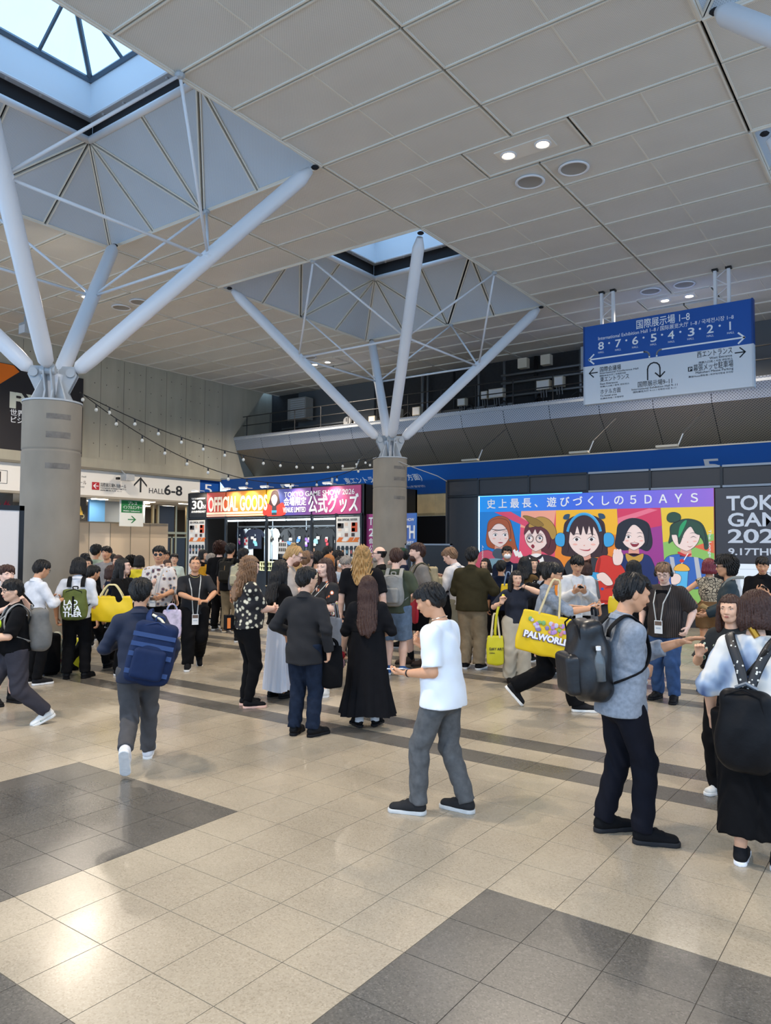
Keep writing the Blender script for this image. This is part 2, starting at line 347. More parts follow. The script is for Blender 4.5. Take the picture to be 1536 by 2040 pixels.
def coffer(root, a,b,c,d):
    low=[Vector((a,c,CEIL)),Vector((b,c,CEIL)),Vector((b,d,CEIL)),Vector((a,d,CEIL))]
    rg=[Vector((a+INS,c+INS,CEIL+HR)),Vector((b-INS,c+INS,CEIL+HR)),Vector((b-INS,d-INS,CEIL+HR)),Vector((a+INS,d-INS,CEIL+HR))]
    for i in range(4):
        A,B,p,q=low[i],low[(i+1)%4],rg[i],rg[(i+1)%4]; M=(A+B)/2; Q1=(A+M)/2; Q3=(B+M)/2; mm=(p+q)/2
        for tri in ((A,Q1,p),(Q1,M,p),(p,M,mm),(mm,M,q),(M,Q3,q),(Q3,B,q)): rimmed(tri).build('coffer_panel',[m_pan2,m_rim],root)
        MB().tube([p,q],.075,10).build('ring_beam',m_white,root,True)
        MB().tube([A+Vector((0,0,.06)),p+Vector((0,0,.05))],.055,6).build('corner_seam',m_dark,root)
        MB().tube([A+(B-A)*.003,B-(B-A)*.003],.03,6).build('edge_trim',m_rim,root)
        # back of the coffer keeps the sky out
        nb=(A-B).cross(p-A).normalized()*.05; nb=nb if nb.z>0 else -nb
        MB().quad(A+nb,B+nb,q+nb,p+nb).build('coffer_back',m_dark,root)
    x0,x1,y0,y1=a+INS,b-INS,c+INS,d-INS; z1,z2=CEIL+1.9,CEIL+2.68; o=.18
    for (u,v,nx) in (((x0,y0),(x1,y0),0),((x1,y0),(x1,y1),1),((x1,y1),(x0,y1),2),((x0,y1),(x0,y0),3)):
        dx,dy=((0,-o),(o,0),(0,o),(-o,0))[nx]
        ex,ey=(v[0]-u[0])/abs(x1-x0)*o,(v[1]-u[1])/abs(x1-x0)*o; MB().quad((u[0]+dx-ex,u[1]+dy-ey,CEIL+HR-.1),(v[0]+dx+ex,v[1]+dy+ey,CEIL+HR-.1),(v[0]+dx+ex,v[1]+dy+ey,z1+.02),(u[0]+dx-ex,u[1]+dy-ey,z1+.02)).build('dark_band',m_fab,root)
        MB().quad((u[0]+dx-ex,u[1]+dy-ey,z1),(v[0]+dx+ex,v[1]+dy+ey,z1),(v[0],v[1],z1),(u[0],u[1],z1)).build('well_soffit',m_white,root)
        MB().quad((u[0],u[1],z1),(v[0],v[1],z1),(v[0],v[1],z2),(u[0],u[1],z2)).build('well_wall',m_well,root)
        MB().tube([(u[0],u[1],z2),(v[0],v[1],z2)],.07,6).build('glazing_beam',m_fr,root)
        MB().tube([(u[0],u[1],z1),(v[0],v[1],z1)],.03,6).build('well_trim',m_white,root)
        for k in range(5):
            f=(k+.5)/5; MB().lathe([(.03,-.02),(.03,.02)],8,(u[0]+(v[0]-u[0])*f+dx*.5,u[1]+(v[1]-u[1])*f+dy*.5,z1-.02)).build('bolt',m_white,root)
    cx,cy,za=(x0+x1)/2,(y0+y1)/2,z2+1.25; ap=Vector((cx,cy,za)); cs=[Vector((x0,y0,z2)),Vector((x1,y0,z2)),Vector((x1,y1,z2)),Vector((x0,y1,z2))]
    for i in range(4):
        p,q=cs[i],cs[(i+1)%4]; MB().tube([p,ap],.055,6).build('hip_bar',m_fr,root)
        f1,f2=p.lerp(q,1/3),p.lerp(q,2/3); g1=p.lerp(ap,2/3); g2=q.lerp(ap,2/3)
        MB().tube([f1,g1],.04,6).build('mullion',m_fr,root); MB().tube([f2,g2],.04,6).build('mullion',m_fr,root)
        for poly in ([p,f1,g1],[f1,f2,g2,ap,g1],[f2,q,g2]):
            MB().add(poly,[tuple(range(len(poly)))]).build('pane',m_glass,root)
for n_,op in enumerate(openings):
    r=struct(empty('window_%d'%(n_+1))); r['label']='square glazed skylight in its sloping mesh coffer'
    coffer(r,*op)
# ---------------------------------------------------------------- concrete columns with their steel trees
def tree(cx,cy,label,rz=-17):
    t=empty('tree_column',(cx,cy,0),0,label,'column','concrete columns carrying steel trees'); R_=.475
    MB().lathe([(R_,0),(R_,.02),(R_,3.44),(R_,3.46),(R_-.012,3.475),(R_-.012,3.485),(R_,3.5),(R_,3.52),(R_,4.28),(R_,4.3)],40).build('shaft',m_colc,t,True)
    MB().lathe([(R_+.01,4.3),(R_+.01,4.33),(.0,4.335)],40).build('cap_plate',m_steel,t)
    for z,h in ((4.03,.085),(3.72,.1),(3.2,.09)):
        m=MB(); k=7
        for s in range(k):
            a0=math.radians(rz-24+48*s/k); a1=math.radians(rz-24+48*(s+1)/k); r=R_+.004
            m.quad((r*math.cos(a0),r*math.sin(a0),z-h/2),(r*math.cos(a1),r*math.sin(a1),z-h/2),(r*math.cos(a1),r*math.sin(a1),z+h/2),(r*math.cos(a0),r*math.sin(a0),z+h/2))
        m.build('tape_residue',mat('tape_residue','#6b6660',.8,noise=.25,nscale=9),t)
    hx,hy=3.12,3.2; tops=[Vector((sx*hx,sy*hy,CEIL-.03)) for sx,sy in ((1,1),(-1,1),(-1,-1),(1,-1))]; b0=Vector((0,0,4.75)); nodes=[]
    MB().lathe([(.1,4.33),(.16,4.6),(.2,4.8),(.0,4.86)],12).build('hub',m_white,t)
    for i,T in enumerate(tops):
        dr=Vector((T.x,T.y,0)).normalized(); side=Vector((-dr.y,dr.x,0)); st=b0+dr*.25+Vector((0,0,.02)); ax=(T-st).normalized()
        end=T-ax*.12; MB().tube([st+ax*.16,st+ax*.26,st+ax*.5,end-ax*.25,end],[.06,.125,.14,.14,.07],16).build('strut',m_white,t,True)
        pts=[dr*.0+Vector((0,0,4.33)),dr*.34+Vector((0,0,4.33)),dr*.26+Vector((0,0,4.5)),dr*.4+Vector((0,0,4.8)),dr*.35+Vector((0,0,4.95)),dr*.16+Vector((0,0,4.95)),Vector((0,0,4.7))]
        for s in (-.06,.06):
            m=MB(); o=side*s; q=[p+o-side*.014 for p in pts]+[p+o+side*.014 for p in pts]; n=len(pts)
            m.add(q,[tuple(range(n)),tuple(range(2*n-1,n-1,-1))]+[(k,(k+1)%n,n+(k+1)%n,n+k) for k in range(n)]); m.build('gusset_plate',m_steel,t)
        pc=dr*.30+Vector((0,0,4.83)); MB().tube([pc-side*.12,pc+side*.12],.075,12).build('pin',m_steel,t)
        nodes.append(st+(T-st)*.55); MB().ell(T-Vector((0,0,.02)),(.08,.08,.035),8,4).build('ceiling_joint',m_dark,t)
        m=MB(); d1=Matrix.Rotation(math.radians(45),3,'Z')@dr; sd=Vector((-d1.y,d1.x,0))
        m.add([d1*.4+Vector((0,0,4.335))+sd*.014,d1*.4+Vector((0,0,4.335))-sd*.014,d1*.12+Vector((0,0,4.9))-sd*.014,d1*.12+Vector((0,0,4.9))+sd*.014,Vector((0,0,4.335))+sd*.014,Vector((0,0,4.335))-sd*.014],[(0,1,2,3),(4,0,3),(1,5,2)]); m.build('rib_plate',m_steel,t)
    for i in range(4):
        a,b=nodes[i],nodes[(i+1)%4]; MB().tube([a,b],.028,8).build('tie_rod',m_white,t,True)
        M=(tops[i]+tops[(i+1)%4])/2; M.x*=1.05; M.y*=1.03
        for q in (a,b): MB().tube([q,M],.027,8).build('brace_rod',m_white,t,True)
        MB().ell(a,(.16,.16,.09),8,6).build('node',m_white,t)
        MB().ell(M,(.08,.08,.06),8,4).build('ceiling_joint',m_steel,t)
tree(-12.17,6.93,'nearer grey concrete column with white steel branches, at the left')
tree(-12.19,16.9,'farther grey concrete column with white steel branches, beside the goods shop')
tree(1.0,6.93,'concrete column outside the view whose white branch crosses the top corner')
tree(1.0,16.9,'concrete column outside the view behind the hanging sign')
# ---------------------------------------------------------------- left concrete wall (x = -25) with its fascia
WX=-24.95
def yz_prism(poly, x0, x1):
    n=len(poly); m=MB(); m.add([(x1,y,z) for y,z in poly]+[(x0,y,z) for y,z in poly],[tuple(range(n)),tuple(range(2*n-1,n-1,-1))]+[(i,n+i,n+(i+1)%n,(i+1)%n) for i in range(n)]); return m
wl=struct(yz_prism([(2,4.75),(21.9,4.75),(23.9,4.9),(24.24,5.15),(22.68,6.64),(24.6,CEIL+.1),(2,CEIL+.1)],WX-.5,WX).build('wall_left',m_conc))
for k in range(21): MB().box(WX-.01,3.2+.99*k,5.1,WX+.004,3.215+.99*k,CEIL-.05).build('formwork_joint',mat('joint_dark','#6d6a60',.9),wl) if 3.2+.99*k<22.3 else None
th=MB()
for k in range(42):
    for z in (5.6,6.35,7.1,7.85,8.5):
        y=3.45+.495*k
        if y<22 : th.lathe([(.022,.0),(.012,.004)],6,mi=0,M=Matrix.Translation((WX+.002,y,z))@Matrix.Rotation(pi/2,4,'Y'))
tag(th.build('tie_hole',mat('joint_dark2','#57544c',.9),wl),kind='stuff')
MB().box(WX-.3,2,4.68,WX+.1,21.9,5.02).build('ledge',m_conc,wl)
MB().box(WX-.2,2,4.6,WX+.14,21.9,4.68).build('ledge_lip',mat('lip_grey','#7d786b',.8),wl)  # lip in a darker grey than the ledge above it
fas=struct(MB().box(WX-.3,2,3.66,WX,20.84,4.6).build('trim_1',mat('fascia_white','#e9e6df',.6)))
MB().box(WX-.35,2,3.58,WX+.03,21.9,3.66).build('trim_rail',mat('fascia_rail','#a39b8c',.5),fas)
fb=struct(MB().box(WX-.3,20.84,3.66,WX,21.95,4.64).build('trim_2',m_blue))
FIT=[]
def ptext(root,s,O,right,up,width,cap,m,bold=0,align='LEFT',off=.004,name='lettering',shear=0,space=1):
    n=Vector(right).cross(Vector(up)).normalized(); M=frame(Vector(O)+n*off,right,up)
    if root is not None: M=root.matrix_basis.inverted()@M
    o=text(s,cap/.72,M,m,root,align,bold,name=name,shear=shear,space=space)
    if width: FIT.append((o,width))
    return o
def wl_text(s,y,z,width,cap,m=None,bold=0,root=None): return ptext(root or fas,s,(WX,y,z),(0,1,0),(0,0,1),width,cap,m or m_ink,bold)
wl_text('HALL',18.27,3.89,.72,.22); wl_text('6-8',19.0,3.88,.9,.4,bold=.02)
m=MB(); ax=WX+.004
m.box(ax,17.86,3.9,ax+.01,17.93,4.45); 
for s in (-1,1): m.add([(ax,17.895,4.5),(ax,17.895+s*.30,4.2),(ax,17.895+s*.30,4.11),(ax,17.895,4.41)],[(0,1,2,3) if s<0 else (3,2,1,0)])
m.build('arrow',m_ink,fas)
MB().box(ax,15.8,3.88,ax+.01,16.1,4.16).build('red_square',mat('sign_red','#b3202a',.5),fas)
m=MB(); m.box(ax+.012,15.86,4.005,ax+.016,16.06,4.035)
for s in (-1,1): m.add([(ax+.014,15.84,4.02),(ax+.014,15.95,4.02+s*.1),(ax+.014,15.98,4.02+s*.085),(ax+.014,15.885,4.02)],[(0,1,2,3)])
m.build('red_arrow',m_wtext,fas)
wl_text('国際展示場9-11ホール',16.14,4.02,1.1,.12); wl_text('International Exhibition Hall 9-11',16.14,3.94,1.1,.055); wl_text('国际展览大厅 9-11',16.14,3.86,.9,.04)
wl_text('Convention hall',14.7,4.3,.85,.06); wl_text('展示ホール',14.85,4.05,.72,.12); wl_text('Hall / 展示厅',14.9,3.92,.6,.05)
# knife and fork pictogram
m=MB()
for q in ((12.05,3.88,12.06,4.32),(12.66,3.88,12.67,4.32),(12.05,3.88,12.67,3.89),(12.05,4.31,12.67,4.32),(12.42,3.93,12.45,4.27),(12.38,4.08,12.42,4.27),(12.2,3.93,12.23,4.27)): m.box(ax,q[0],q[1],ax+.008,q[2],q[3])
m.build('restaurant_symbol',m_ink,fas)
ptext(fb,'5',(WX,21.02,4.02),(0,1,0),(0,0,1),.42,.44,m_wtext)
# ---------------------------------------------------------------- corridor under the fascia
m_cream=mat('cream_partition','#d8c4aa',.6); m_brass=mat('bronze_frame','#9b8a68',.35,metal=.6)
m_soff=mat('corridor_ceiling','#cfc8bb',.7)
cor=struct(MB().box(-32,13,3.66,WX-.3,26,3.8).build('ceiling_corridor',m_soff))
struct(MB().box(-32.2,13,0,-32,26.2,3.7).build('wall_corridor',mat('corridor_grey','#6d6a66',.7)))
struct(MB().box(-32,26,0,WX-.3,26.2,3.7).build('wall_corridor_end',mat('corridor_grey2','#5a5753',.7)))
m_tubew=mat('corridor_lamp','#fff3dd',.5,emit=9)
for i,(x,y) in enumerate(((-26.6,17.2),(-26.4,19.3),(-27.6,19.9),(-26.3,21.2),(-29,22.3),(-29.6,21.4),(-28,17.9))):
    t=tag(MB().box(x-.12,y-.3,3.625,x+.12,y+.3,3.665).build('corridor_lamp',m_tubew),'small corridor ceiling lamp '+('nearest the near column','beside the press sign','behind the press sign','above the door posts','deepest of all, seen through the door glass','second deepest, over the doors','above the cream partition')[i],'light','corridor ceiling lamps')
    l=bpy.data.lights.new('corridor_light','AREA'); l.energy=38; l.color=(1,.86,.68); l.size=.5; o=bpy.data.objects.new('corridor_light',l); C.objects.link(o); o.location=(x,y,3.6)
pt=struct(empty('wall_partition',(-26.5,0,0)))
for k in range(5):
    y0=15.75+.935*k; MB().box(-.03,y0+.012,0,.03,y0+.923,2.7).build('partition_panel',m_cream if k!=1 else mat('cream_light','#ead9c4',.6),pt)
    MB().box(-.035,y0-.012,0,.04,y0+.012,2.72).build('partition_post',mat('partition_post','#8d8371',.5),pt)
MB().box(-.05,15.7,2.7,.05,20.4,2.75).build('partition_rail',mat('partition_rail','#9a9182',.5),pt)
tag(MB().box(-27.4,17.2,2.75,-27.3,17.9,3.67).build('blue_sign_box',mat('light_blue','#5b97cf',.5)),'light blue sign board above the cream partition','sign')
tag(MB().box(-27.9,17.9,2.7,-27.8,20.2,3.67).build('grey_duct_board',mat('board_grey','#8e979f',.6)),'pale grey board high behind the cream partition','board')
dr=struct(empty('door_1',(-28,0,0)))
for y in (20.75,21.02,22.0,22.63,22.9): MB().box(-.05,y-.045,0,.05,y+.045,3.62).build('door_post',m_brass,dr)
for z,h in ((2.38,.1),(2.18,.05),(.06,.12)): MB().box(-.045,20.75,z-h/2,.045,22.9,z+h/2).build('door_rail',m_brass,dr)
MB().box(-.045,21.74,0,.045,21.82,2.2).build('door_stile',m_brass,dr)
m_dglass=mat('dark_glass','#2b2826',.25,spec=.25)
for y0,y1,z0,z1 in ((21.06,21.96,2.43,3.6),(21.06,21.74,.1,2.16),(21.82,22.6,.1,2.16)): MB().box(-.008,y0,z0,.008,y1,z1).build('pane',m_dglass,dr)
struct(MB().box(-28.05,23,0,-27.95,26,3.66).build('wall_corridor_side',mat('corridor_wood','#6b5e4d',.6)))
# fire posters hung below the fascia
m_fire=pattern('fire_print','#2f2b2c',[(0,'#3a3634'),(.45,'#5a2a1c'),(.6,'#d9761c'),(.75,'#f7c23c'),(1,'#ffe58a')],'noise',3.5,interp='LINEAR',stretch=(1,3,1.2))
def flame(root,x,y,z,w,h,cols,seed):
    rnd=random.Random(seed)
    for k in range(16):
        yy=y+(rnd.random()-.5)*w*.8; hh=h*(.45+.55*rnd.random())*(1-abs(yy-y)/w); ww=w*.1
        MB().add([(x+.002*k,yy-ww,z),(x+.002*k,yy+ww,z),(x+.002*k,yy+ww*.5+.03*rnd.random(),z+hh*.6),(x+.002*k,yy+(rnd.random()-.4)*ww*2,z+hh)],[(0,1,2,3)]).build('printed_flame',mat(*cols[k%len(cols)]),root)
fp=tag(MB().box(-25.6,15.2,2.75,-25.57,15.97,3.62).build('fire_poster',mat('poster_charcoal','#4a4743',.6)),'charcoal hanging poster with an orange flame, just right of the near column','poster')
flame(fp,-25.565,15.5,2.95,.7,.5,(('flame_a','#f0a02c',.6),('flame_b','#e5701f',.6),('flame_c','#ffd15a',.6),('flame_d','#8f3a25',.6)),3)
MB().tube([(-25.56,15.83+.06*math.cos(a),2.9+.07*math.sin(a)) for a in np.linspace(-2.2,2.2,12)],.012,6).build('printed_ring',mat('cream_print','#e6d9a8',.6),fp)
fq=tag(MB().box(-25.6,11.6,2.9,-25.57,13.2,3.6).build('fire_poster',mat('poster_charcoal',0)),'dark hanging poster with red and orange flames left of the near column','poster')
flame(fq,-25.565,12.75,2.92,1.1,.6,(('flame_r','#b3203a',.6),('flame_s','#7a1830',.6),('flame_t','#d8364a',.6)),5); flame(fq,-25.54,12.1,2.92,.7,.5,(('flame_b','',.6),('flame_c','',.6)),9)
# press sign
ps=empty('press_sign',(-25.1,0,0),0,'green and white hanging press sign with an arrow, below the hall 6-8 board','sign')
MB().box(-.03,17.1,2.56,.0,18.16,3.6).build('board',mat('press_white','#eef0ea',.6),ps); m_grn=mat('press_green','#1f7d45',.6)
MB().box(0,17.16,3.09,.006,18.1,3.56).build('green_field',m_grn,ps)
for s,y,z,wd,c,mm in (('プレス',17.44,3.4,.4,.11,m_wtext),('インフルエンサー',17.22,3.24,.84,.11,m_wtext),('PRESS / Influencer',17.24,3.13,.76,.05,m_wtext)): ptext(ps,s,(-25.094,y,z),(0,1,0),(0,0,1),wd,c,mm,.012)
m=MB(); m.box(.001,17.46,2.81,.006,17.8,2.845); 
for s in (-1,1): m.add([(.005,17.83,2.828),(.005,17.65,2.828+s*.14),(.005,17.59,2.828+s*.14),(.005,17.75,2.828)],[(0,1,2,3)])
m.build('arrow',m_grn,ps)
for y in (17.2,18.05): MB().tube([(-.015,y,3.6),(-.015,y,3.68)],.01,5).build('hanger',m_steel,ps)
# wall speaker box and small lamp over the fascia
t=empty('wall_floodlight',(WX,0,0),0,'small grey floodlight box hung in front of the hall 6-8 board','light')
MB().box(.25,16.83,4.27,.6,17.2,4.5).build('housing',m_steel,t); MB().box(.28,16.6,4.29,.42,16.7,4.38).build('driver',m_blackg,t); MB().tube([(.1,16.95,4.68),(.4,16.95,4.5)],.02,6).build('arm',m_steel,t)
# advert banner on the concrete
rx=empty('wall_advert',(WX+.03,0,0),0,'large black advert board with white logo letters and an orange triangle on the concrete wall','sign')
m_rxb=mat('advert_black','#221f22',.5); m_or=mat('advert_orange','#e8730f',.5)
for k in range(4): MB().box(-.02,15.33-(k+1)*1.55+.004,5.03,.04,15.33-k*1.55-.004,7.9).build('board_panel',m_rxb,rx)
def onx(poly,m,nm,root,d=.045,t=.006): 
    n=len(poly); mm=MB(); mm.add([(d+t,y,z) for y,z in poly],[tuple(range(n))]); return mm.build(nm,m,root)
onx([(11.0,7.88),(12.75,7.88),(12.95,7.7),(12.15,7.05),(11.0,6.4)],m_or,'orange_shape',rx); onx([(14.0,6.6),(14.35,6.75),(14.1,6.9),(13.75,6.55)],m_or,'orange_shape',rx)
m_lg=mat('logo_ivory','#d9dccb',.6)
onx([(12.64,6.43),(12.64,6.98),(12.86,6.98),(12.86,6.43)],m_lg,'logo_letter',rx)
m=MB(); m.tube([(0.055,12.86,6.93),(0.055,13.02,6.93),(0.055,13.1,6.84),(0.055,13.02,6.74),(0.055,12.86,6.74)],.055,6,flat=.1,up=(1,0,0)); m.build('logo_letter',m_lg,rx)
for poly in ([(12.98,6.72),(13.16,6.72),(13.42,6.43),(13.2,6.43)],[(13.2,6.98),(13.42,6.98),(13.74,6.6),(13.63,6.5)],[(13.45,6.43),(13.68,6.43),(13.3,6.78),(13.22,6.68)]): onx(poly,m_lg,'logo_letter',rx)
for s,z,wd in (('世界を変える',6.2,1.45),('ビジネスを創る',5.96,1.6)): ptext(rx,s,(WX+.072,12.66,z),(0,1,0),(0,0,1),wd,.17,m_wtext,.015)
t=empty('branch_uplight',(-14.0,8.7,7.05),0,'small bright uplight clamped to the branch rods of the near column','light')
MB().lathe([(.05,-.1),(.07,.08)],14,M=Matrix.Rotation(math.radians(-60),4,'Y')).build('housing',m_white,t); MB().lathe([(.066,.081),(.001,.085)],14,M=Matrix.Rotation(math.radians(-60),4,'Y'),cap=False).build('lens',m_lamp,t)
spot(-14.1,8.75,7.15,420,75,(1,.9,.74),.06,.8,(-20.8,10.4,CEIL),'uplight')
# small lamp box on the wall under the ceiling
t=empty('ceiling_floodlight',(-22.2,11.8,8.55),0,'grey square floodlight in its bracket behind the near column branches','light')
MB().box(-.2,-.2,-.28,.2,.2,.06).build('housing',m_steel,t); MB().box(-.22,-.03,.06,.22,.03,.34).build('bracket',m_steel,t); MB().box(-.16,-.21,-.26,.16,-.2,-.02).build('lens',m_white,t)
# ---------------------------------------------------------------- back of the hall: bulkhead, recess, blue fascia
BX0,BX1=-24.95,14.0
m_bulk=perforated('bulkhead_mesh','#b8bcc0','#787b80',.09,.45,.3); m_bulk2=perforated('bulkhead_brown','#a8906f','#5f5242',.09,.55,.2)
bk=struct(empty('wall_bulkhead'))
prof=[(22.68,6.64),(22.87,6.05),(24.4,4.55)]
k=0; x=BX0
while x<BX1:
    x2=min(x+1.66,BX1)
    for i in (0,1):
        (ya,za),(yb,zb)=prof[i],prof[i+1]; ln=math.hypot(yb-ya,zb-za); M=Matrix(((1,0,0,x),(0,(yb-ya)/ln,(zb-za)/ln,ya),(0,(zb-za)/ln,-(yb-ya)/ln,za),(0,0,0,1)))
        nm='bulkhead_panel'; MB().box(.008,.006,-.03,x2-x-.008,ln-.006,.0).build(nm,m_bulk if i==0 else m_bulk2,bk,M=M)
    x=x2
MB().box(BX0,22.9,6.3,BX1,25.5,6.47).build('catwalk_floor',m_dark,bk); MB().box(BX0,22.7,6.5,BX1,23.0,6.62).build('parapet_cap',m_steel,bk); MB().box(BX0,22.78,4.5,BX1,24.5,4.55).build('under_board',m_dark,bk)
struct(yz_prism([(23.25,5.9),(24.62,4.56),(24.8,4.56),(24.8,6.5),(22.95,6.5)],BX0,BX1).build('wall_bulkhead_core',m_dark))
rc=struct(MB().box(BX0-1,25.5,4.5,BX1,25.7,CEIL+.25).build('wall_recess_back',mat('recess_dark','#2b2a2a',.85,noise=.2)))
struct(MB().box(BX0-.9,21.5,4.7,BX0-.45,25.8,CEIL+.25).build('wall_recess_side',m_conc))
m_gpan=mat('recess_grey','#55585a',.7)
for x0,x1 in ((-23.6,-19.2),(-8.3,-1.0)): MB().box(x0,25.42,6.7,x1,25.5,CEIL).build('recess_panel',m_gpan,rc)
# railing with rails and posts
rl=empty('catwalk_railing',(0,23.05,6.62),0,'black metal railing along the equipment ledge under the ceiling','railing')
m_iron=mat('black_iron','#1a1a1b',.5); m_pipe=mat('pipe_grey','#77797a',.4,metal=.4)
for z in (.95,.55): MB().tube([(BX0+.2,0,z),(BX1,0,z)],.02,6).build('rail',m_iron,rl)
for k in range(26): MB().tube([(-24.5+1.45*k,0,0),(-24.5+1.45*k,0,.95)],.02,6).build('post',m_iron,rl)
# pipes
pp=empty('service_pipes',(0,25.2,0),0,'grey service pipes running over the dark recess wall behind the railing','pipes')
for z,xa,xb,r in ((7.05,-24.4,-20.5,.05),(7.25,-24.4,-20.4,.05),(8.3,-13,-8.5,.05),(8.0,-13,-8.5,.05),(7.5,-13,-8.6,.05),(7.2,-16,-12.5,.05),(7.9,-2.6,3,.04),(7.3,-2.6,3,.04)): MB().tube([(xa,0,z),(xb,0,z)],r,8).build('pipe',m_pipe,pp,True)
for x,r,m_ in ((-16.6,.07,m_pipe),(-16.35,.05,m_pipe),(-9.9,.06,m_pipe),(-11.6,.08,m_iron),(-14,.05,m_pipe),(-17.9,.05,m_pipe),(-12.9,.06,m_pipe),(-15.1,.05,m_iron)): MB().tube([(x,.05,6.6),(x,.05,8.86)],r,8).build('riser',m_,pp,True)
for k in range(7):
    x=-19+1.45*k; MB().tube([(x+.5*math.sin(a),-.1,6.75+.28*math.sin(2*a)+.3) for a in np.linspace(0,3,9)],.03,6).build('cable_loop',m_iron,pp,True)
# equipment boxes
eq=[(-19.75,7.1,.34,.4),(-18.95,7.12,.34,.4),(-17.7,7.25,.42,.5),(-16.7,7.3,.36,.34),(-14.6,7.45,.34,.3),(-13.6,7.6,.26,.3),(-13.1,7.62,.6,.34),(-11.2,7.7,.5,.34),(-10.6,7.75,.34,.36),(-9.2,7.9,.3,.3)]
m_box=mat('equipment_cream','#cfc4ae',.5)
for i,(x,z,bw,bh) in enumerate(eq):
    t=empty('junction_box',(x,25.05,z),0,['leftmost','second','third','fourth','fifth','sixth','seventh','eighth','ninth','tenth'][i]+' cream equipment box in the row along the catwalk ledge','box','equipment boxes on the catwalk')
    MB().box(-bw/2,-.12,-bh/2,bw/2,.12,bh/2).build('case',m_box,t); MB().box(-bw/2+.03,-.135,-bh/2+.03,bw/2-.03,-.12,bh/2-.03).build('lid',m_whitem,t)
    for s in (-.1,0,.1): MB().tube([(s,-.05,-bh/2),(s+.02,-.05,-bh/2-.28)],.018,6).build('gland',m_pipe,t)
    MB().box(-.02,-.06,6.5-z,.02,.02,-bh/2).build('stand',m_iron,t)
t=empty('air_unit',(-23.0,24.9,8.0),0,'grey louvred air unit high in the corner of the recess','air conditioner')
MB().box(-.55,-.25,-.5,.55,.25,.5).build('case',mat('unit_grey','#8c8c88',.5),t)
for k in range(9): MB().box(-.35,-.28,-.42+.1*k,.5,-.25,-.38+.1*k).build('louvre',m_steel,t)
t=empty('round_gauge',(-20.4,25.1,7.25),0,'small white round gauge on the pipes at the corner of the recess','gauge')
MB().lathe([(.2,-.05),(.2,.05),(.001,.06)],20,M=Matrix.Rotation(pi/2,4,'X')).build('dial',m_whitem,t); MB().box(-.012,-.08,-.02,.012,-.06,.14).build('pointer',m_ink,t)
for i,(x,z) in enumerate(((-11.9,8.55),(-11.0,8.55),(-9.5,8.35))):
    t=tag(MB().box(x-.18,24.7,z-.18 if i<2 else z-.45,x+.18,24.95,z+.18 if i<2 else z+.45).build('wall_unit',m_box if i<2 else m_steel),['left of two small cream boxes under the ceiling edge','right of two small cream boxes under the ceiling edge','tall grey cabinet hung on the recess wall left of the sign'][i],'box')
# blue fascia, tilted, with its lettering
YT,ZT,YB,ZB=21.87,4.67,22.8,3.76; ln=math.hypot(YB-YT,ZT-ZB); upv=Vector((0,(YT-YB)/ln,(ZT-ZB)/ln))
def bl(x,z): f=(ZT-z)/(ZT-ZB); return Vector((x,YT+(YB-YT)*f,z))
bf=struct(MB().add([(BX0,YT,ZT),(BX1,YT,ZT),(BX1,YB,ZB),(BX0,YB,ZB),(BX0,YT+.1,ZT+.05),(BX1,YT+.1,ZT+.05),(BX1,YB+.1,ZB),(BX0,YB+.1,ZB)],[(0,3,2,1),(0,1,5,4),(3,7,6,2),(4,5,6,7),(0,4,7,3),(1,2,6,5)]).build('trim_3',mat('fascia_blue','#1467c2',.5)))
MB().box(BX0,YT-.01,ZT,BX1,YT+.05,ZT+.035).build('top_strip',mat('strip_cream','#cdbfa4',.5),bf)
# ---- lettering on the blue fascia
def bft(s,x,z,width,cap,bold=0): ptext(bf,s,bl(x,z),(1,0,0),upv,width,cap,m_wtext,bold,off=.006)
bft('5',-21.68,4.02,.46,.5,.01); bft('5',-5.23,4.02,.48,.5,.01)
bft('東エントランス(ホテル方面)',-18.16,4.25,3.5,.24,.012); bft('East Entrance (Hotel area)',-18.14,4.1,2.7,.12); bft('东侧入口处(去酒店方向) / 동측 엔트런스(호텔방면)',-18.1,4.0,3.4,.08)
m=MB()
def blq(poly,off=.008):
    n=len(poly); nn=Vector((1,0,0)).cross(upv); m.add([bl(x,z)+nn*off for x,z in poly],[tuple(range(n))])
blq([(-18.95,4.16),(-18.25,4.16),(-18.25,4.24),(-18.95,4.24)]); blq([(-19.0,4.2),(-18.92,4.16),(-18.62,4.46),(-18.7,4.5)]); blq([(-19.0,4.2),(-18.7,3.92),(-18.62,3.96),(-18.92,4.24)])
m.build('arrow',m_wtext,bf)
for i,x in enumerate((-17.6,-12.4,-8.6,-6.0,-2.8)):
    t=empty('fascia_floodlight',(x,21.8,4.72),0,['first','second','third','fourth','fifth'][i]+' small cream floodlight clamped on top of the blue fascia counting from the wall','light','floodlights on the blue fascia')
    MB().box(-.3,-.1,0,.3,.06,.06).build('housing',m_box,t); MB().tube([(.3,0,.03),(.42,.05,.36)],.02,6).build('arm',m_steel,t)
    MB().tube([(.42,.05,.36),(.75,1.1,1.15)],.008,4).build('cable',m_iron,t)
# under the fascia: plywood boarding, black sheet with the shade of the opening put into its colour
pl=struct(empty('wall_plywood',(0,22.85,0)))
m_ply=mat('plywood','#e2c996',.6,noise=.15,nscale=2)
for k in range(20): MB().box(-24.9+.95*k,0,2.95,-24.9+.95*k+.94,.04,3.76).build('plywood_panel',m_ply,pl)
struct(MB().box(-24.9,22.9,0,14,23.0,2.95).build('wall_opening',m_dark))
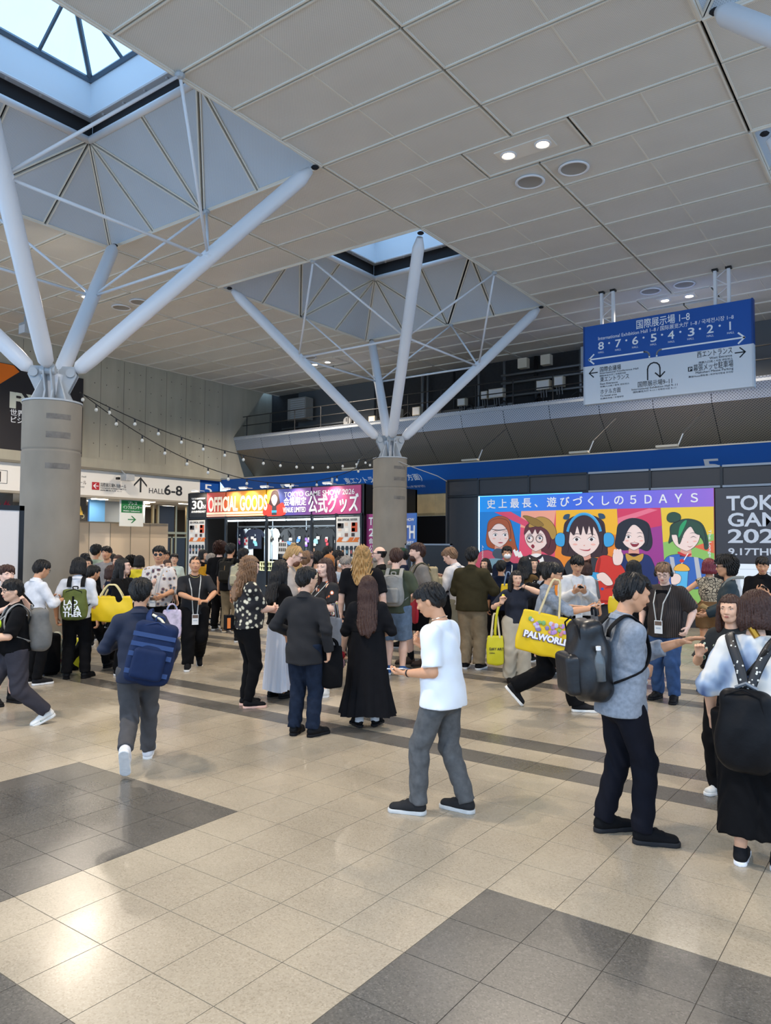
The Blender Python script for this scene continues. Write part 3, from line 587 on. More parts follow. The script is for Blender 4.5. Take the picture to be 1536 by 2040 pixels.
# ---------------------------------------------------------------- black booth wall with the backlit poster
BY=18.44
bt=empty('booth_wall',(0,BY,0),0,'long black panelled booth wall carrying the illuminated poster','booth'); m_bthp=mat('booth_panel','#26282d',.5); m_trim=mat('booth_trim','#7f868e',.4,metal=.5)
xs_=[-11.27,-10.24,-8.7,-7.06,-5.49,-3.87,-2.3,-.7,1.0,2.6]
for i in range(len(xs_)-1):
    a,b=xs_[i],xs_[i+1]; MB().box(a+.006,.02,3.33,b-.006,.1,3.74).build('header_panel',m_bthp,bt); MB().box(a+.006,0.02,.0,b-.006,.1,3.26).build('wall_panel',m_bthp,bt)
    MB().box(b-.03,-.01,3.27,b+.03,.02,3.76).build('stanchion',m_blackg,bt)
    for z in (3.27,3.74): MB().box(a+.02,-.012,z,b-.03,.05,z+.05).build('trim_strip',m_trim if i>2 else m_blackg,bt)
MB().box(-11.3,.1,0,2.6,1.6,3.7).build('carcass',m_blackg,bt)
MB().box(-11.3,-.02,0,-11.24,1.6,3.78).build('end_panel',m_bthp,bt)
po=empty('backlit_poster',(0,BY-.03,0),0,'huge bright illustrated event poster with five young faces, light blue glow along its edge','poster')
def emat(name,col,e=.16,rough=.45):
    if name in _M: return _M[name]
    m=mat(name,col,rough); b=bsdf(m); b.inputs['Emission Color'].default_value=lin(col); b.inputs['Emission Strength'].default_value=e; return m
MB().box(-10.17,-.02,.5,-4.03,.02,3.26).build('light_box',emat('poster_base','#d86a5a'),po)
m_tb=mat('title_band','#2a6fd0',.45); tc=N(m_tb,'TexCoord'); sp=N(m_tb,'SeparateXYZ'); L(m_tb,tc.outputs['Generated'],sp.inputs[0]); rr=ramp(m_tb,sp.outputs[0],[(0,'#1890e6'),(.45,'#3a63cf'),(.75,'#6a63cc'),(1,'#8a63c4')])
L(m_tb,rr.outputs[0],bsdf(m_tb).inputs['Base Color']); L(m_tb,rr.outputs[0],bsdf(m_tb).inputs['Emission Color']); bsdf(m_tb).inputs['Emission Strength'].default_value=.3
MB().box(-10.17,-.026,2.83,-4.03,-.02,3.26).build('title_band',m_tb,po)
m_led=mat('led_edge','#8fd8ff',.5,emit=7)
MB().box(-10.2,-.03,.5,-10.165,.02,3.27).build('led_strip',m_led,po); MB().box(-10.17,-.03,3.255,-7.2,.02,3.275).build('led_strip',mat('led_top','#5fb8ff',.5,emit=1.6),po)
chars='史上最長、遊びづくしの５ＤＡＹＳ'
for i,ch in enumerate(chars): ptext(po,ch,(-9.94+i*.356,BY-.062,2.94),(1,0,0),(0,0,1),0,.2,m_wtext,.02,name='title_letter')
def crom(pts,n=5,closed=True):
    P=[Vector((p[0],p[1])) for p in pts]; k=len(P); out=[]
    for i in range(k if closed else k-1):
        a,b,c,d=(P[(i+j)%k] if closed else P[max(0,min(k-1,i+j))] for j in (-1,0,1,2))
        for s in range(n):
            t=s/n; out.append(.5*((2*b)+(c-a)*t+(2*a-5*b+4*c-d)*t*t+(3*b-a-3*c+d)*t**3))
    if not closed: out.append(P[-1])
    return [(p.x,p.y) for p in out]
OUT=('face','hair_back','fringe','armour','jacket','cap','hoodie','turtleneck','coat','shirt','hair_bun','ear_cup','hand','cup','cup_lid','cap_brim','scarf','game_pad')
def art(name,pts,m,lay,smooth=True,root=None,y0=-.028,n=5,flat=False):
    q=pts if flat or not smooth else crom(pts,n); k=len(q)
    if name in OUT:
        P=[Vector(p) for p in q]; sg=1 if sum(q[i][0]*q[(i+1)%k][1]-q[(i+1)%k][0]*q[i][1] for i in range(k))>0 else -1; o=[]
        for i in range(k):
            d=(P[(i+1)%k]-P[i-1]); d=d.normalized() if d.length>1e-6 else Vector((1,0)); o.append((P[i].x+d.y*.008*sg,P[i].y-d.x*.008*sg))
        art('outline',o,m_line,lay-.5,root=root,y0=y0,flat=True)
    k=len(q); y=y0-.0016*lay; A=sum(q[i][0]*q[(i+1)%k][1]-q[(i+1)%k][0]*q[i][1] for i in range(k))
    if A<0: q=q[::-1]
    mb=MB(); mb.add([(x,y,z) for x,z in q]+[(x,y+.0016*min(lay,3)+.001,z) for x,z in q],[tuple(range(k))]+[(i,k+i,k+(i+1)%k,(i+1)%k) for i in range(k)]); return mb.build(name,m,root or po)
# coloured fields
B1,B2,B3,B4=((-8.89,-9.05),(-7.9,-7.97),(-6.29,-6.2),(-5.23,-5.1))
def field(xa,xb,col,nm): art('colour_field',[(xa[1],.5),(xb[1],.5),(xb[0],2.83),(xa[0],2.83)],emat(nm,col),1,False)
field((-10.165,-10.165),B1,'#1b7fd0','pf1'); field(B1,B2,'#e0506c','pf2'); field(B2,B3,'#e98a2a','pf3'); field(B3,B4,'#9a3a8c','pf4'); field(B4,(-4.035,-4.035),'#8cbf62','pf5')
art('colour_ray',[(-8.89,2.83),(-7.9,2.83),(-8.0,2.2),(-8.92,2.4)],emat('pr1','#eda287'),2,False); art('colour_ray',[(-7.9,2.83),(-6.29,2.83),(-6.26,2.2),(-7.9,2.0)],emat('pr2','#f0b429'),2,False)
art('colour_ray',[(-6.28,2.83),(-5.23,2.83),(-5.2,2.4),(-6.25,2.2)],emat('pr3','#cf3a5e'),2,False); art('colour_ray',[(-5.22,2.83),(-4.04,2.83),(-4.04,2.2),(-5.18,2.0)],emat('pr4','#e6c23a'),2,False)
art('colour_ray',[(-9.7,2.82),(-9.2,2.82),(-8.35,2.35),(-8.4,2.25)],emat('pr5','#d84a6a'),3,False); art('colour_ray',[(-4.5,1.9),(-4.04,1.75),(-4.04,2.05)],emat('pr6','#dd6a45'),3,False); art('colour_ray',[(-6.27,2.45),(-5.3,2.78),(-5.5,2.82),(-6.27,2.6)],emat('pr7','#e4748a'),3,False)
m_line=emat('print_line','#2a2228',.1); m_skin_p=emat('print_skin','#f1d8cf'); m_shade=emat('print_shade','#dda08c'); m_line=emat('print_line','#2a2228',.1); m_pw=emat('print_white','#f4f2ee'); m_lip=emat('print_lip','#b3474e'); m_mouth=emat('print_mouth','#8c2c38')
def portrait(cx,cz,u,hair,hairm,turn=0,eyes='open',back=None,fringe=None,iris='#4a3a38'):
    X=lambda x,z:(cx+x*u*1.2,cz+z*u)
    T=lambda pts:[X(*p) for p in pts]
    mh=emat('print_'+hair,hairm); 
    art('hair_back',T(back),mh,4)
    art('neck',T([(-.35,-.8),(.35,-.8),(.42,-1.7),(-.42,-1.7)]),m_shade,5,False)
    art('face',T([(-.95,.35),(-.9,-.25),(-.62,-.78),(-.12+turn*.1,-1.15),(.12+turn*.1,-1.15),(.62,-.78),(.9,-.25),(.95,.35),(.6,.95),(0,1.1),(-.6,.95)]),m_skin_p,6)
    for s in (-1,1):
        ex=s*.44+turn*.2
        if eyes=='open' or (eyes=='wink' and s<0):
            art('eye',T([(ex-.2,-.02),(ex,.13),(ex+.2,.02),(ex,-.13)]),m_pw,7); art('iris',T([(ex-.1+turn*.06,0),(ex+turn*.06,.11),(ex+.1+turn*.06,0),(ex+turn*.06,-.12)]),emat('iris'+iris,iris,.2),8); art('pupil',T([(ex-.045+turn*.06,0),(ex+turn*.06,.05),(ex+.045+turn*.06,0),(ex+turn*.06,-.06)]),m_line,9)
            art('lash',T([(ex-.26,.0),(ex,.16),(ex+.26,.04),(ex,.2)]),m_line,9)
        else: art('lash',T([(ex-.22,-.06),(ex,.06),(ex+.22,-.06),(ex,.1)]),m_line,9)
        art('eyebrow',T([(ex-.25,.3+.03*s),(ex,.38),(ex+.25,.3-.03*s),(ex,.42)]),mh,9)
        art('cheek',T([(ex-.15+s*.1,-.35),(ex+s*.1,-.28),(ex+.15+s*.1,-.35),(ex+s*.1,-.42)]),emat('print_cheek','#f0b5a6'),7)
    art('nose',T([(turn*.25-.05,-.42),(turn*.25+.05,-.38),(turn*.25+.03,-.46)]),m_shade,7)
    if fringe: art('fringe',T(fringe),mh,10)
    return T
T=portrait(-9.56,2.19,.28,'hair_auburn','#a8552f',.5,back=[(-1.1,.4),(-.9,1.4),(0,1.85),(.9,1.5),(1.25,.4),(1.5,-.9),(1.75,-1.9),(.9,-1.5),(-.7,-1.3),(-1.15,-.8)],fringe=[(-1.0,.5),(-.8,1.3),(0,1.6),(.8,1.3),(1.05,.2),(.95,-.6),(.8,.4),(.3,1.05),(-.3,1.05),(-.85,.4)],iris='#57606a')
art('mouth',T([(-.1,-.75),(.15,-.7),(.4,-.75),(.15,-.82)]),m_lip,8); art('circlet',T([(-.8,.62),(0,.42),(.8,.62),(0,.5)]),m_line,11); art('earring',T([(.95,-.5),(1.05,-.4),(1.15,-.5),(1.05,-.62)]),emat('print_teal','#3f8f9a'),11)
art('armour',T([(-2.0,-3.5),(-1.9,-1.9),(-1.1,-1.5),(-.5,-1.75),(0,-2.2),(.6,-1.7),(1.4,-1.6),(2.1,-2.0),(2.3,-3.5)]),emat('print_armour','#d0566e'),5); art('collar',T([(-.6,-1.9),(-.3,-1.35),(.3,-1.4),(.6,-1.9),(0,-2.5)]),emat('print_slate','#4b5664'),6)
for k in range(3): art('shoulder_plate',T([(1.25+.25*k,-1.5-.1*k),(1.42+.25*k,-1.35-.1*k),(1.7+.25*k,-2.0-.1*k),(1.5+.25*k,-2.1-.1*k)]),m_pw,6,False)
art('arm_guard',T([(-1.6,-4),(-1.3,-2.6),(-.2,-2.3),(.9,-2.7),(1.1,-4)]),emat('print_guard','#7fa3b4'),7)
T=portrait(-8.45,2.1,.29,'hair_wine','#5d2b30',-.6,back=[(-1.0,.5),(-.7,1.3),(.2,1.5),(1.2,1.1),(1.5,.2),(1.55,-.9),(1.1,-1.5),(.5,-1.2),(-.6,-.8)],fringe=[(-1.0,.35),(-.8,1.2),(.1,1.45),(1.0,1.2),(1.15,.1),(.95,-.9),(.75,.2),(.35,.75),(.1,.4),(-.1,.85),(-.35,.4),(-.6,.8)],iris='#4a4a66')
art('mouth',T([(-.45,-.72),(-.3,-.55),(-.15,-.75),(-.3,-.95)]),m_mouth,8)
for s in (-.62,.3):
    mb=MB(); mb.tube([(-8.45+.29*(s+.33*math.cos(a)),-.05,2.09+.29*.33*math.sin(a)) for a in np.linspace(0,2*pi,20)[:-1]],.008,5,closed=True); mb.build('glasses_rim',m_line,po)
m_capp=emat('print_cap','#b08a3c'); art('cap',T([(-.6,1.0),(-.4,1.6),(.3,1.95),(1.0,1.7),(1.5,1.0),(1.6,.3),(1.3,-.1),(.9,.7),(.2,1.1)]),m_capp,12); art('cap_brim',T([(-.9,1.85),(-1.1,2.05),(-.7,2.05),(.1,1.7),(.6,1.2),(.1,1.05),(-.5,1.35)]),emat('print_brim','#8f6f2c'),13)
art('jacket',T([(-1.6,-4),(-1.5,-2.3),(-.7,-1.6),(.2,-1.5),(1.1,-1.6),(2.0,-2.2),(2.2,-4)]),emat('print_dark','#3a3038'),5); art('shirt_front',T([(-.5,-1.55),(.4,-1.5),(.6,-2.6),(0,-3.4),(-.6,-2.6)]),m_pw,6); art('scarf',T([(-.2,-2.0),(.2,-2.0),(.5,-3.4),(-.4,-3.4)]),emat('print_scarf','#c9363a'),7,False); art('collar',T([(-.6,-1.5),(0,-1.75),(.5,-1.45),(.4,-1.8),(0,-2.0),(-.5,-1.85)]),m_line,8)
T=portrait(-7.14,2.07,.37,'hair_umber','#3c272a',0,back=[(-1.25,.5),(-1.05,1.3),(0,1.75),(1.05,1.3),(1.25,.5),(1.35,-.6),(1.1,-1.15),(-1.1,-1.15),(-1.35,-.6)],fringe=[(-1.12,.3),(-.95,1.2),(0,1.62),(.95,1.2),(1.12,.3),(1.0,-.9),(.85,.2),(.55,.9),(.5,.25),(.3,.95),(.15,.35),(-.05,.95),(-.2,.3),(-.4,.95),(-.6,.3),(-.85,.5),(-1.0,-.9)])
art('mouth',T([(-.3,-.66),(0,-.72),(.25,-.7),(.38,-.62),(.3,-.78),(0,-.79)]),m_lip,8)
m_hp=emat('print_headphone','#3f9fd6')
mb=MB(); mb.tube([(-7.14+.37*1.22*math.cos(a),-.052,2.12+.37*1.62*math.sin(a)) for a in np.linspace(.25,pi-.25,18)],.035,6,flat=.3,up=(0,1,0)); mb.build('headband',m_hp,po)
for s in (-1,1): art('ear_cup',T([(s*1.2,.35),(s*1.55,.42),(s*1.75,.1),(s*1.68,-.35),(s*1.35,-.5),(s*1.18,-.3)]),m_hp,12); art('band_knob',T([(s*.85,1.75),(s*1.15,1.72),(s*1.25,1.45),(s*.95,1.4)]),emat('print_knob','#2b4a66'),12)
art('turtleneck',T([(-1.3,-4.3),(-1.2,-2.0),(-.6,-1.25),(0,-1.45),(.6,-1.25),(1.1,-1.8),(1.3,-4.3)]),emat('print_char','#34363c'),5); m_hood=emat('print_red','#d0382c')
art('hoodie',T([(.55,-4.2),(.6,-2.4),(.85,-1.25),(1.5,-1.15),(2.3,-2.0),(2.4,-3.2),(2.2,-4.2)]),m_hood,6); art('sleeve_fold',T([(1.2,-3.3),(1.7,-3.0),(2.2,-3.2),(1.7,-3.25)]),emat('print_red_dark','#a5281f'),7); art('lapel',T([(.62,-4.2),(.66,-2.4),(.86,-1.3),(.98,-1.4),(.82,-2.6),(.84,-4.2)]),emat('print_red_dark',0),8)
art('game_pad',T([(.35,-2.25),(1.0,-2.3),(1.15,-2.5),(1.05,-2.75),(.4,-2.72),(.25,-2.5)]),m_hp,9); art('hand',T([(.8,-2.35),(1.15,-2.25),(1.5,-2.6),(1.65,-3.0),(1.3,-3.1),(.95,-2.8),(.75,-2.6)]),m_skin_p,10)
for k in range(4): art('finger',T([(.75+.02*k,-2.38-.12*k),(1.05,-2.3-.12*k),(1.1,-2.4-.12*k),(.78,-2.46-.12*k)]),m_skin_p,11+k%2)
art('pin_badge',T([(.95,-3.35),(1.05,-3.25),(1.15,-3.35),(1.05,-3.45)]),emat('print_badge','#3a5aa8'),10); art('hem',T([(.55,-4.25),(2.2,-4.25),(2.2,-4.1),(.55,-4.1)]),emat('print_red_dark',0),9,False)
T=portrait(-5.88,2.13,.27,'hair_ink','#22242e',.2,'wink',back=[(-1.3,.3),(-1.1,1.2),(-.1,1.7),(1.0,1.3),(1.3,.3),(1.35,-.7),(1.0,-1.25),(.3,-1.0),(-.7,-1.2),(-1.4,-.9)],fringe=[(-1.1,.2),(-.95,1.1),(0,1.5),(.95,1.1),(1.1,.2),(.9,-.8),(.75,.3),(.3,1.0),(-.1,1.1),(-.5,.5),(-.8,-.4)])
art('mouth',T([(-.25,-.55),(.05,-.5),(.4,-.58),(.25,-.85),(0,-.9),(-.15,-.8)]),m_mouth,8); art('teeth',T([(-.2,-.57),(.05,-.54),(.33,-.6),(.05,-.63)]),m_pw,9)
art('coat',T([(-1.6,-4.5),(-1.4,-2.2),(-.5,-1.55),(.5,-1.55),(1.3,-2.0),(1.6,-4.5)]),emat('print_navy','#1f2f66'),5); art('scarf',T([(-.6,-1.5),(0,-1.8),(.7,-1.5),(.5,-2.2),(-.4,-2.3)]),emat('print_gold','#c79a3e'),6)
art('hand',T([(-1.5,-2.5),(-1.6,-1.7),(-1.35,-1.3),(-.95,-1.35),(-.8,-1.8),(-1.0,-2.5)]),m_skin_p,10)
for k in range(3): art('finger',T([(-1.55+.2*k,-1.5),(-1.5+.2*k,-1.15),(-1.35+.2*k,-1.15),(-1.35+.2*k,-1.5)]),m_skin_p,11)
T=portrait(-4.66,2.12,.27,'hair_green','#2c4a3a',.5,'shut',back=[(-1.1,.2),(-1.0,1.1),(0,1.6),(1.0,1.3),(1.4,.4),(1.55,-.8),(1.3,-1.0),(1.15,-.2),(.4,.5),(-.9,-.3),(-1.2,-.5)],fringe=[(-1.0,.3),(-.9,1.1),(0,1.5),(.95,1.2),(1.3,.3),(1.35,-.7),(1.1,.1),(.7,.35),(.35,.95),(-.1,.4),(-.45,-.6),(-.6,.2)])
art('hair_bun',T([(-1.3,1.6),(-1.2,2.05),(-.8,2.2),(-.4,2.0),(-.35,1.6),(-.7,1.35),(-1.1,1.35)]),emat('print_hair_green',0),10); art('hair_streak',T([(-.4,.9),(-.1,1.4),(.1,1.4),(-.3,.3),(-.5,.0)]),emat('print_streak','#2f9a63'),12)
art('mouth',T([(.1,-.75),(.3,-.82),(.5,-.72),(.3,-.86)]),m_mouth,8); art('choker',T([(-.5,-1.25),(0,-1.5),(.35,-1.4),(.35,-1.55),(0,-1.68),(-.52,-1.45)]),emat('print_scarf',0),8)
art('shirt',T([(-1.7,-4.2),(-1.5,-2.0),(-.6,-1.5),(.3,-1.7),(1.3,-2.1),(1.9,-4.2)]),emat('print_blue','#3a68b8'),5)
for a in (-1.0,.7): art('brace_strap',T([(a-.15,-1.7),(a+.15,-1.75),(a+.45,-4.2),(a+.1,-4.2)]),emat('print_grey','#b9bcc2'),6,False)
art('cup',T([(-.75,-2.9),(.15,-2.9),(.05,-4.4),(-.65,-4.4)]),emat('print_cup','#5ab8e8'),8,False); art('cup_lid',T([(-.8,-2.9),(-.7,-2.5),(-.3,-2.3),(.1,-2.5),(.2,-2.9)]),emat('print_lid','#f0b84a'),9); art('straw',T([(-.33,-2.3),(-.26,-2.3),(.2,-1.4),(.12,-1.4)]),m_pw,10,False); art('cherry',T([(-.45,-2.05),(-.28,-1.88),(-.1,-2.05),(-.28,-2.22)]),emat('print_scarf',0),11)
art('hand',T([(-1.0,-3.3),(-.6,-3.2),(-.35,-3.5),(-.5,-4.0),(-1.0,-4.1)]),m_skin_p,10)
ptext(po,'The Longest',(-4.15,BY-.062,2.3),(0,0,-1),(1,0,0),.75,.06,m_wtext,.01); ptext(po,'in History',(-10.05,BY-.062,1.2),(0,0,1),(-1,0,0),.7,.05,m_wtext,.01)
# dark title board beside it
tb=empty('title_board',(0,BY-.01,0),0,'dark grey board with the large pale event title and dates right of the poster','sign')
m_tg=mat('board_grey_dark','#3c3e46',.5); m_silver=mat('silver_print','#c9d2de',.5)
MB().box(-4.0,-.03,1.53,-.4,.02,3.25).build('board',m_tg,tb)
for s,x,z,wd,cap in (('TOKYO',-3.76,2.74,1.62,.33),('GAME SHOW',-3.75,2.37,3.0,.31),('2026',-3.75,2.0,1.3,.31),('9.17THU - 9.21MON',-3.74,1.72,2.4,.155)): ptext(tb,s,(x,BY-.04,z),(1,0,0),(0,0,1),wd,cap,m_silver,.022)
ib=empty('info_board',(0,BY-.01,0),0,'white information board with small print below the dark title board','sign')
MB().box(-4.0,-.03,.3,-.4,.02,1.52).build('board',emat('info_white','#dfe9f2',.25),ib)
for s,x,z,c in (('主催',-3.0,1.28,.07),('共催  後援  企画・推進',-3.0,1.05,.05)): ptext(ib,s,(x,BY-.04,z),(1,0,0),(0,0,1),0,c,m_ink)
for z in (1.4,1.18,.95): MB().box(-3.9,-.034,z,-.6,-.03,z+.005).build('rule',m_steel,ib)
MB().add([(-2.9,-.034,.72),(-2.6,-.034,.72),(-2.75,-.034,.98)],[(0,1,2)]).build('mark',mat('mark_yellow','#d8b83a',.6),ib); MB().add([(-3.05,-.035,.8),(-2.8,-.035,.8),(-2.93,-.035,1.0)],[(0,1,2)]).build('mark',mat('mark_blue','#2a78c8',.6),ib)
# standing frame left of the booth
t=empty('display_frame',(-10.55,16.2,0),0,'black display board in a thin silver frame standing left of the booth wall','display')
MB().box(-.55,-.01,.15,.75,.02,1.9).build('board',m_blackg,t)
for a,b,c,d in ((-.62,.0,-.58,1.94),(-.42,.0,-.38,1.94),(.76,0,.8,1.94)): MB().box(a,-.03,b,c,.03,d).build('post',m_trim,t)
for z in (.12,1.92): MB().box(-.62,-.03,z-.02,.8,.03,z+.02).build('rail',m_trim,t)
for x in (-.6,.78): MB().box(x-.03,-.3,0,x+.03,.3,.03).build('foot',m_trim,t)
# ---------------------------------------------------------------- official goods shop
SY=18.44
sh=empty('goods_shop',(0,SY,0),0,'black market stall with a bright banner selling shirts beside the left corner','stall')
for x in (-22.66,-21.67,-20.61,-18.55,-16.46,-15.4,-14.38): MB().box(x-.04,-.04,0,x+.04,.04,2.9).build('post',m_blackg,sh)
MB().box(-22.7,2.9,0,-14.3,3.0,3.8).build('back_wall',mat('shop_black','#121317',.6),sh); MB().box(-22.75,0,0,-22.68,3,3.8).build('side_wall',m_blackg,sh); MB().box(-14.36,0,0,-14.3,3,3.8).build('side_wall',m_blackg,sh)
MB().box(-22.7,.02,2.82,-14.3,.1,3.82).build('banner_frame',m_blackg,sh); MB().box(-22.7,-.06,2.82,-14.34,.02,2.86).build('banner_rail',m_blackg,sh)
MB().box(-22.6,.9,0,-14.4,1.6,.95).build('counter',m_blackg,sh)
def gradm(name,stops):
    m=mat(name,stops[0][1],.5); tc=N(m,'TexCoord'); sp=N(m,'SeparateXYZ'); L(m,tc.outputs['Generated'],sp.inputs[0]); r=ramp(m,sp.outputs[0],stops); L(m,r.outputs[0],bsdf(m).inputs['Base Color']); return m
bn=[(-22.62,-21.64,mat('banner_black','#17171a',.5)),(-21.64,-20.64,gradm('bn1',[(0,'#b5303f'),(1,'#c05a3a')])),(-20.58,-18.58,gradm('bn2',[(0,'#c0603a'),(.5,'#d98a2a'),(1,'#dba018')])),(-18.52,-16.49,gradm('bn3',[(0,'#e0a020'),(.18,'#c89a6a'),(.3,'#3f55a8'),(.6,'#5a4aa0'),(1,'#7c4a92')])),(-16.43,-14.4,gradm('bn4',[(0,'#8a4a8c'),(.4,'#b0447c'),(1,'#b5457a')]))]
for a,b,m_ in bn: MB().box(a,-.03,2.88,b,.02,3.78).build('banner_panel',m_,sh)
MB().box(-21.64,-.036,2.97,-18.6,-.03,3.05).build('banner_stripe',mat('stripe_cream','#ecd9c0',.5),sh); MB().box(-21.64,-.036,2.9,-18.6,-.03,2.94).build('banner_stripe',mat('stripe_cream',0),sh)
def sht(s,x,z,wd,cap,m=m_wtext,bold=.02): ptext(sh,s,(x,SY-.036,z),(1,0,0),(0,0,1),wd,cap,m,bold)
sht('OFFICIAL GOODS',-21.55,3.1,3.05,.52,mat('cream_letter','#f2e6d2',.5),.03); sht('30',-22.5,3.2,.62,.32); sht('TH',-21.92,3.2,.22,.15); sht('TOKYO GAME SHOW',-22.5,3.56,.78,.06,bold=.01); sht('ANNIVERSARY',-22.5,3.06,.82,.08)
sht('TOKYO GAME SHOW 2026',-17.7,3.5,3.05,.17,bold=.01); sht('会場限定',-17.72,3.22,1.02,.22); sht('VENUE LIMITED',-17.74,2.98,1.04,.17); sht('公式グッズ',-16.62,2.98,2.1,.44,bold=.03)
def sart(nm,pts,m,lay,smooth=True): return art(nm,pts,m,lay,smooth,sh,-.034)
X=lambda p:[(-18.16+a,3.3+b) for a,b in p]
sart('figure_hair',X([(-.2,.2),(-.1,.42),(.12,.42),(.22,.2),(.24,-.1),(-.24,-.1)]),emat('print_hair_umber',0),1); sart('figure_coat',X([(-.5,-.4),(-.42,.0),(-.2,-.05),(0,-.15),(.2,-.05),(.42,.0),(.5,-.4)]),emat('print_red',0),2); sart('figure_face',X([(-.13,.2),(-.12,.05),(0,-.08),(.12,.05),(.13,.2),(0,.3)]),m_skin_p,3); sart('figure_shirt',X([(-.1,-.08),(.1,-.08),(.12,-.4),(-.12,-.4)]),emat('print_char',0),3,False); sart('figure_pad',X([(-.12,-.24),(.12,-.24),(.12,-.32),(-.12,-.32)]),m_hp,4,False)
m_lampw=mat('banner_lamp_glow','#fff0cc',.5,emit=30)
for i,x in enumerate((-21.85,-20.15,-19.3,-18.25,-17.1,-15.45)):
    t=empty('banner_spotlight',(x,SY-.42,3.86),0,['first','second','third','fourth','fifth','sixth'][i]+' arm spotlight over the shop banner counting from the left','light','spotlights over the shop banner')
    MB().box(-.16,-.06,-.03,.16,.06,.03).build('housing',m_whitem,t); MB().box(-.13,-.04,-.036,.13,.05,-.03).build('lens',m_lampw,t); MB().tube([(0,.06,.0),(0,.44,.0)],.015,6).build('arm',m_steel,t)
    spot(x,SY-.42,3.81,95,120,(1,.88,.66),.06,.8,(x,SY,3.2),'banner_light')
# inside light and clothes rail
m_tubl=mat('shop_tube','#dff2ff',.5,emit=10)
for a,b in ((-20.9,-18.0),(-17.9,-15.0)):
    t=tag(MB().box(a,SY+.3,2.72,b,SY+.36,2.77).build('shop_light_tube',m_tubl),'long cool white tube lamp behind the %s half of the shop banner'%('left' if a<-19 else 'right'),'light')
    l=bpy.data.lights.new('shop_light','AREA'); l.shape='RECTANGLE'; l.size=b-a; l.size_y=.1; l.energy=110; l.color=(.82,.94,1); o=bpy.data.objects.new('shop_light',l); C.objects.link(o); o.location=((a+b)/2,SY+.33,2.7); o.rotation_euler=(math.radians(35),0,0)
t=empty('clothes_rail',(0,20.2,0),0,'long silver clothes rail across the inside of the shop','rail')
MB().tube([(-21.9,0,2.56),(-14.7,0,2.56)],.03,8).build('rail',m_trim,t)
for x in (-21.9,-20,-18.3,-16.5,-14.8): MB().tube([(x,0,0),(x,0,2.85)],.02,6).build('post',m_trim,t)
def shirt_mesh(w,h,long=False):
    s=.16; P=[(-.09,0),(-w/2,-.06),(-w/2-s,-.26),(-w/2-s*.45,-.36),(-w/2,-.24),(-w/2,-h),(w/2,-h),(w/2,-.24),(w/2+s*.45,-.36),(w/2+s,-.26),(w/2,-.06),(.09,0),(.05,-.04),(-.05,-.04)]
    m=MB(); n=len(P); q=[(x,-.012-.03*math.exp(-(x/.2)**2)*min(1,-z*3),z) for x,z in P]
    m.add(q+[(x,.03,z) for x,_,z in q],[tuple(range(n)),tuple(range(2*n-1,n-1,-1))]+[(i,n+i,n+(i+1)%n,(i+1)%n) for i in range(n)]); return m
cols={'w':mat('tee_white','#f2f8fa',.8),'b':mat('tee_black','#0f1014',.8),'n':mat('tee_navy','#151a2e',.8),'g':mat('tee_grey','#343436',.8)}
pr={'r':('#b03038','red'),'p':('#c04a9a','pink'),'u':('#3f74c8','blue'),'v':('#8a5ac0','purple'),'y':('#b9b48c','khaki'),'k':('#2a2a2a','black'),'c':('#7fb8c8','teal')}
tees=[(-21.75,'n','p',-.6,.6),(-21.35,'w','r',0,.85),(-20.95,'n','c',.5,.6),(-20.3,'w','c',-.9,.95),(-19.95,'w','k',-.5,.9),(-19.45,'b','r',-.3,.85),(-19.05,'g','u',.7,.8),(-18.6,'b','u',-.3,.8),(-18.2,'b','v',-.1,.8),(-17.8,'b','c',.6,.78),(-17.3,'b','r',-.2,.82),(-16.8,'b','p',-.1,.82),(-16.3,'n','y',-.1,.85),(-15.7,'w','r',0,.95),(-15.2,'w','u',.7,.85)]
ordn='first second third fourth fifth sixth seventh eighth ninth tenth eleventh twelfth thirteenth fourteenth fifteenth'.split()
for i,(x,c,p_,rz,h) in enumerate(tees):
    cn={'w':'white','b':'black','n':'navy','g':'grey'}[c]
    t=empty('hanging_shirt',(x,20.2,2.5),rz*.55,'%s T-shirt with a %s print, %s from the left on the shop rail'%(cn,pr[p_][1],ordn[i]),'shirt','shirts on the shop rail')
    shirt_mesh(.58,h*1.3).build('cloth',cols[c],t)
    rnd=random.Random(i); 
    for k in range(5):
        a=(rnd.random()-.5)*.18; b=-.34-rnd.random()*.3; MB().box(a-.06,-.055-.001*k,b-.05,a+.06,-.053-.001*k,b+.05).build('print_patch',mat('teeprint_'+p_+str(k%2),pr[p_][0] if k%2==0 else '#d8c8b8',.7),t)
    MB().tube([(-.2,0,-.05),(0,0,.02),(.2,0,-.05)],.008,5).build('hanger',m_trim,t); MB().tube([(0,0,.02),(0,0,.1)],.005,5).build('hook',m_trim,t)
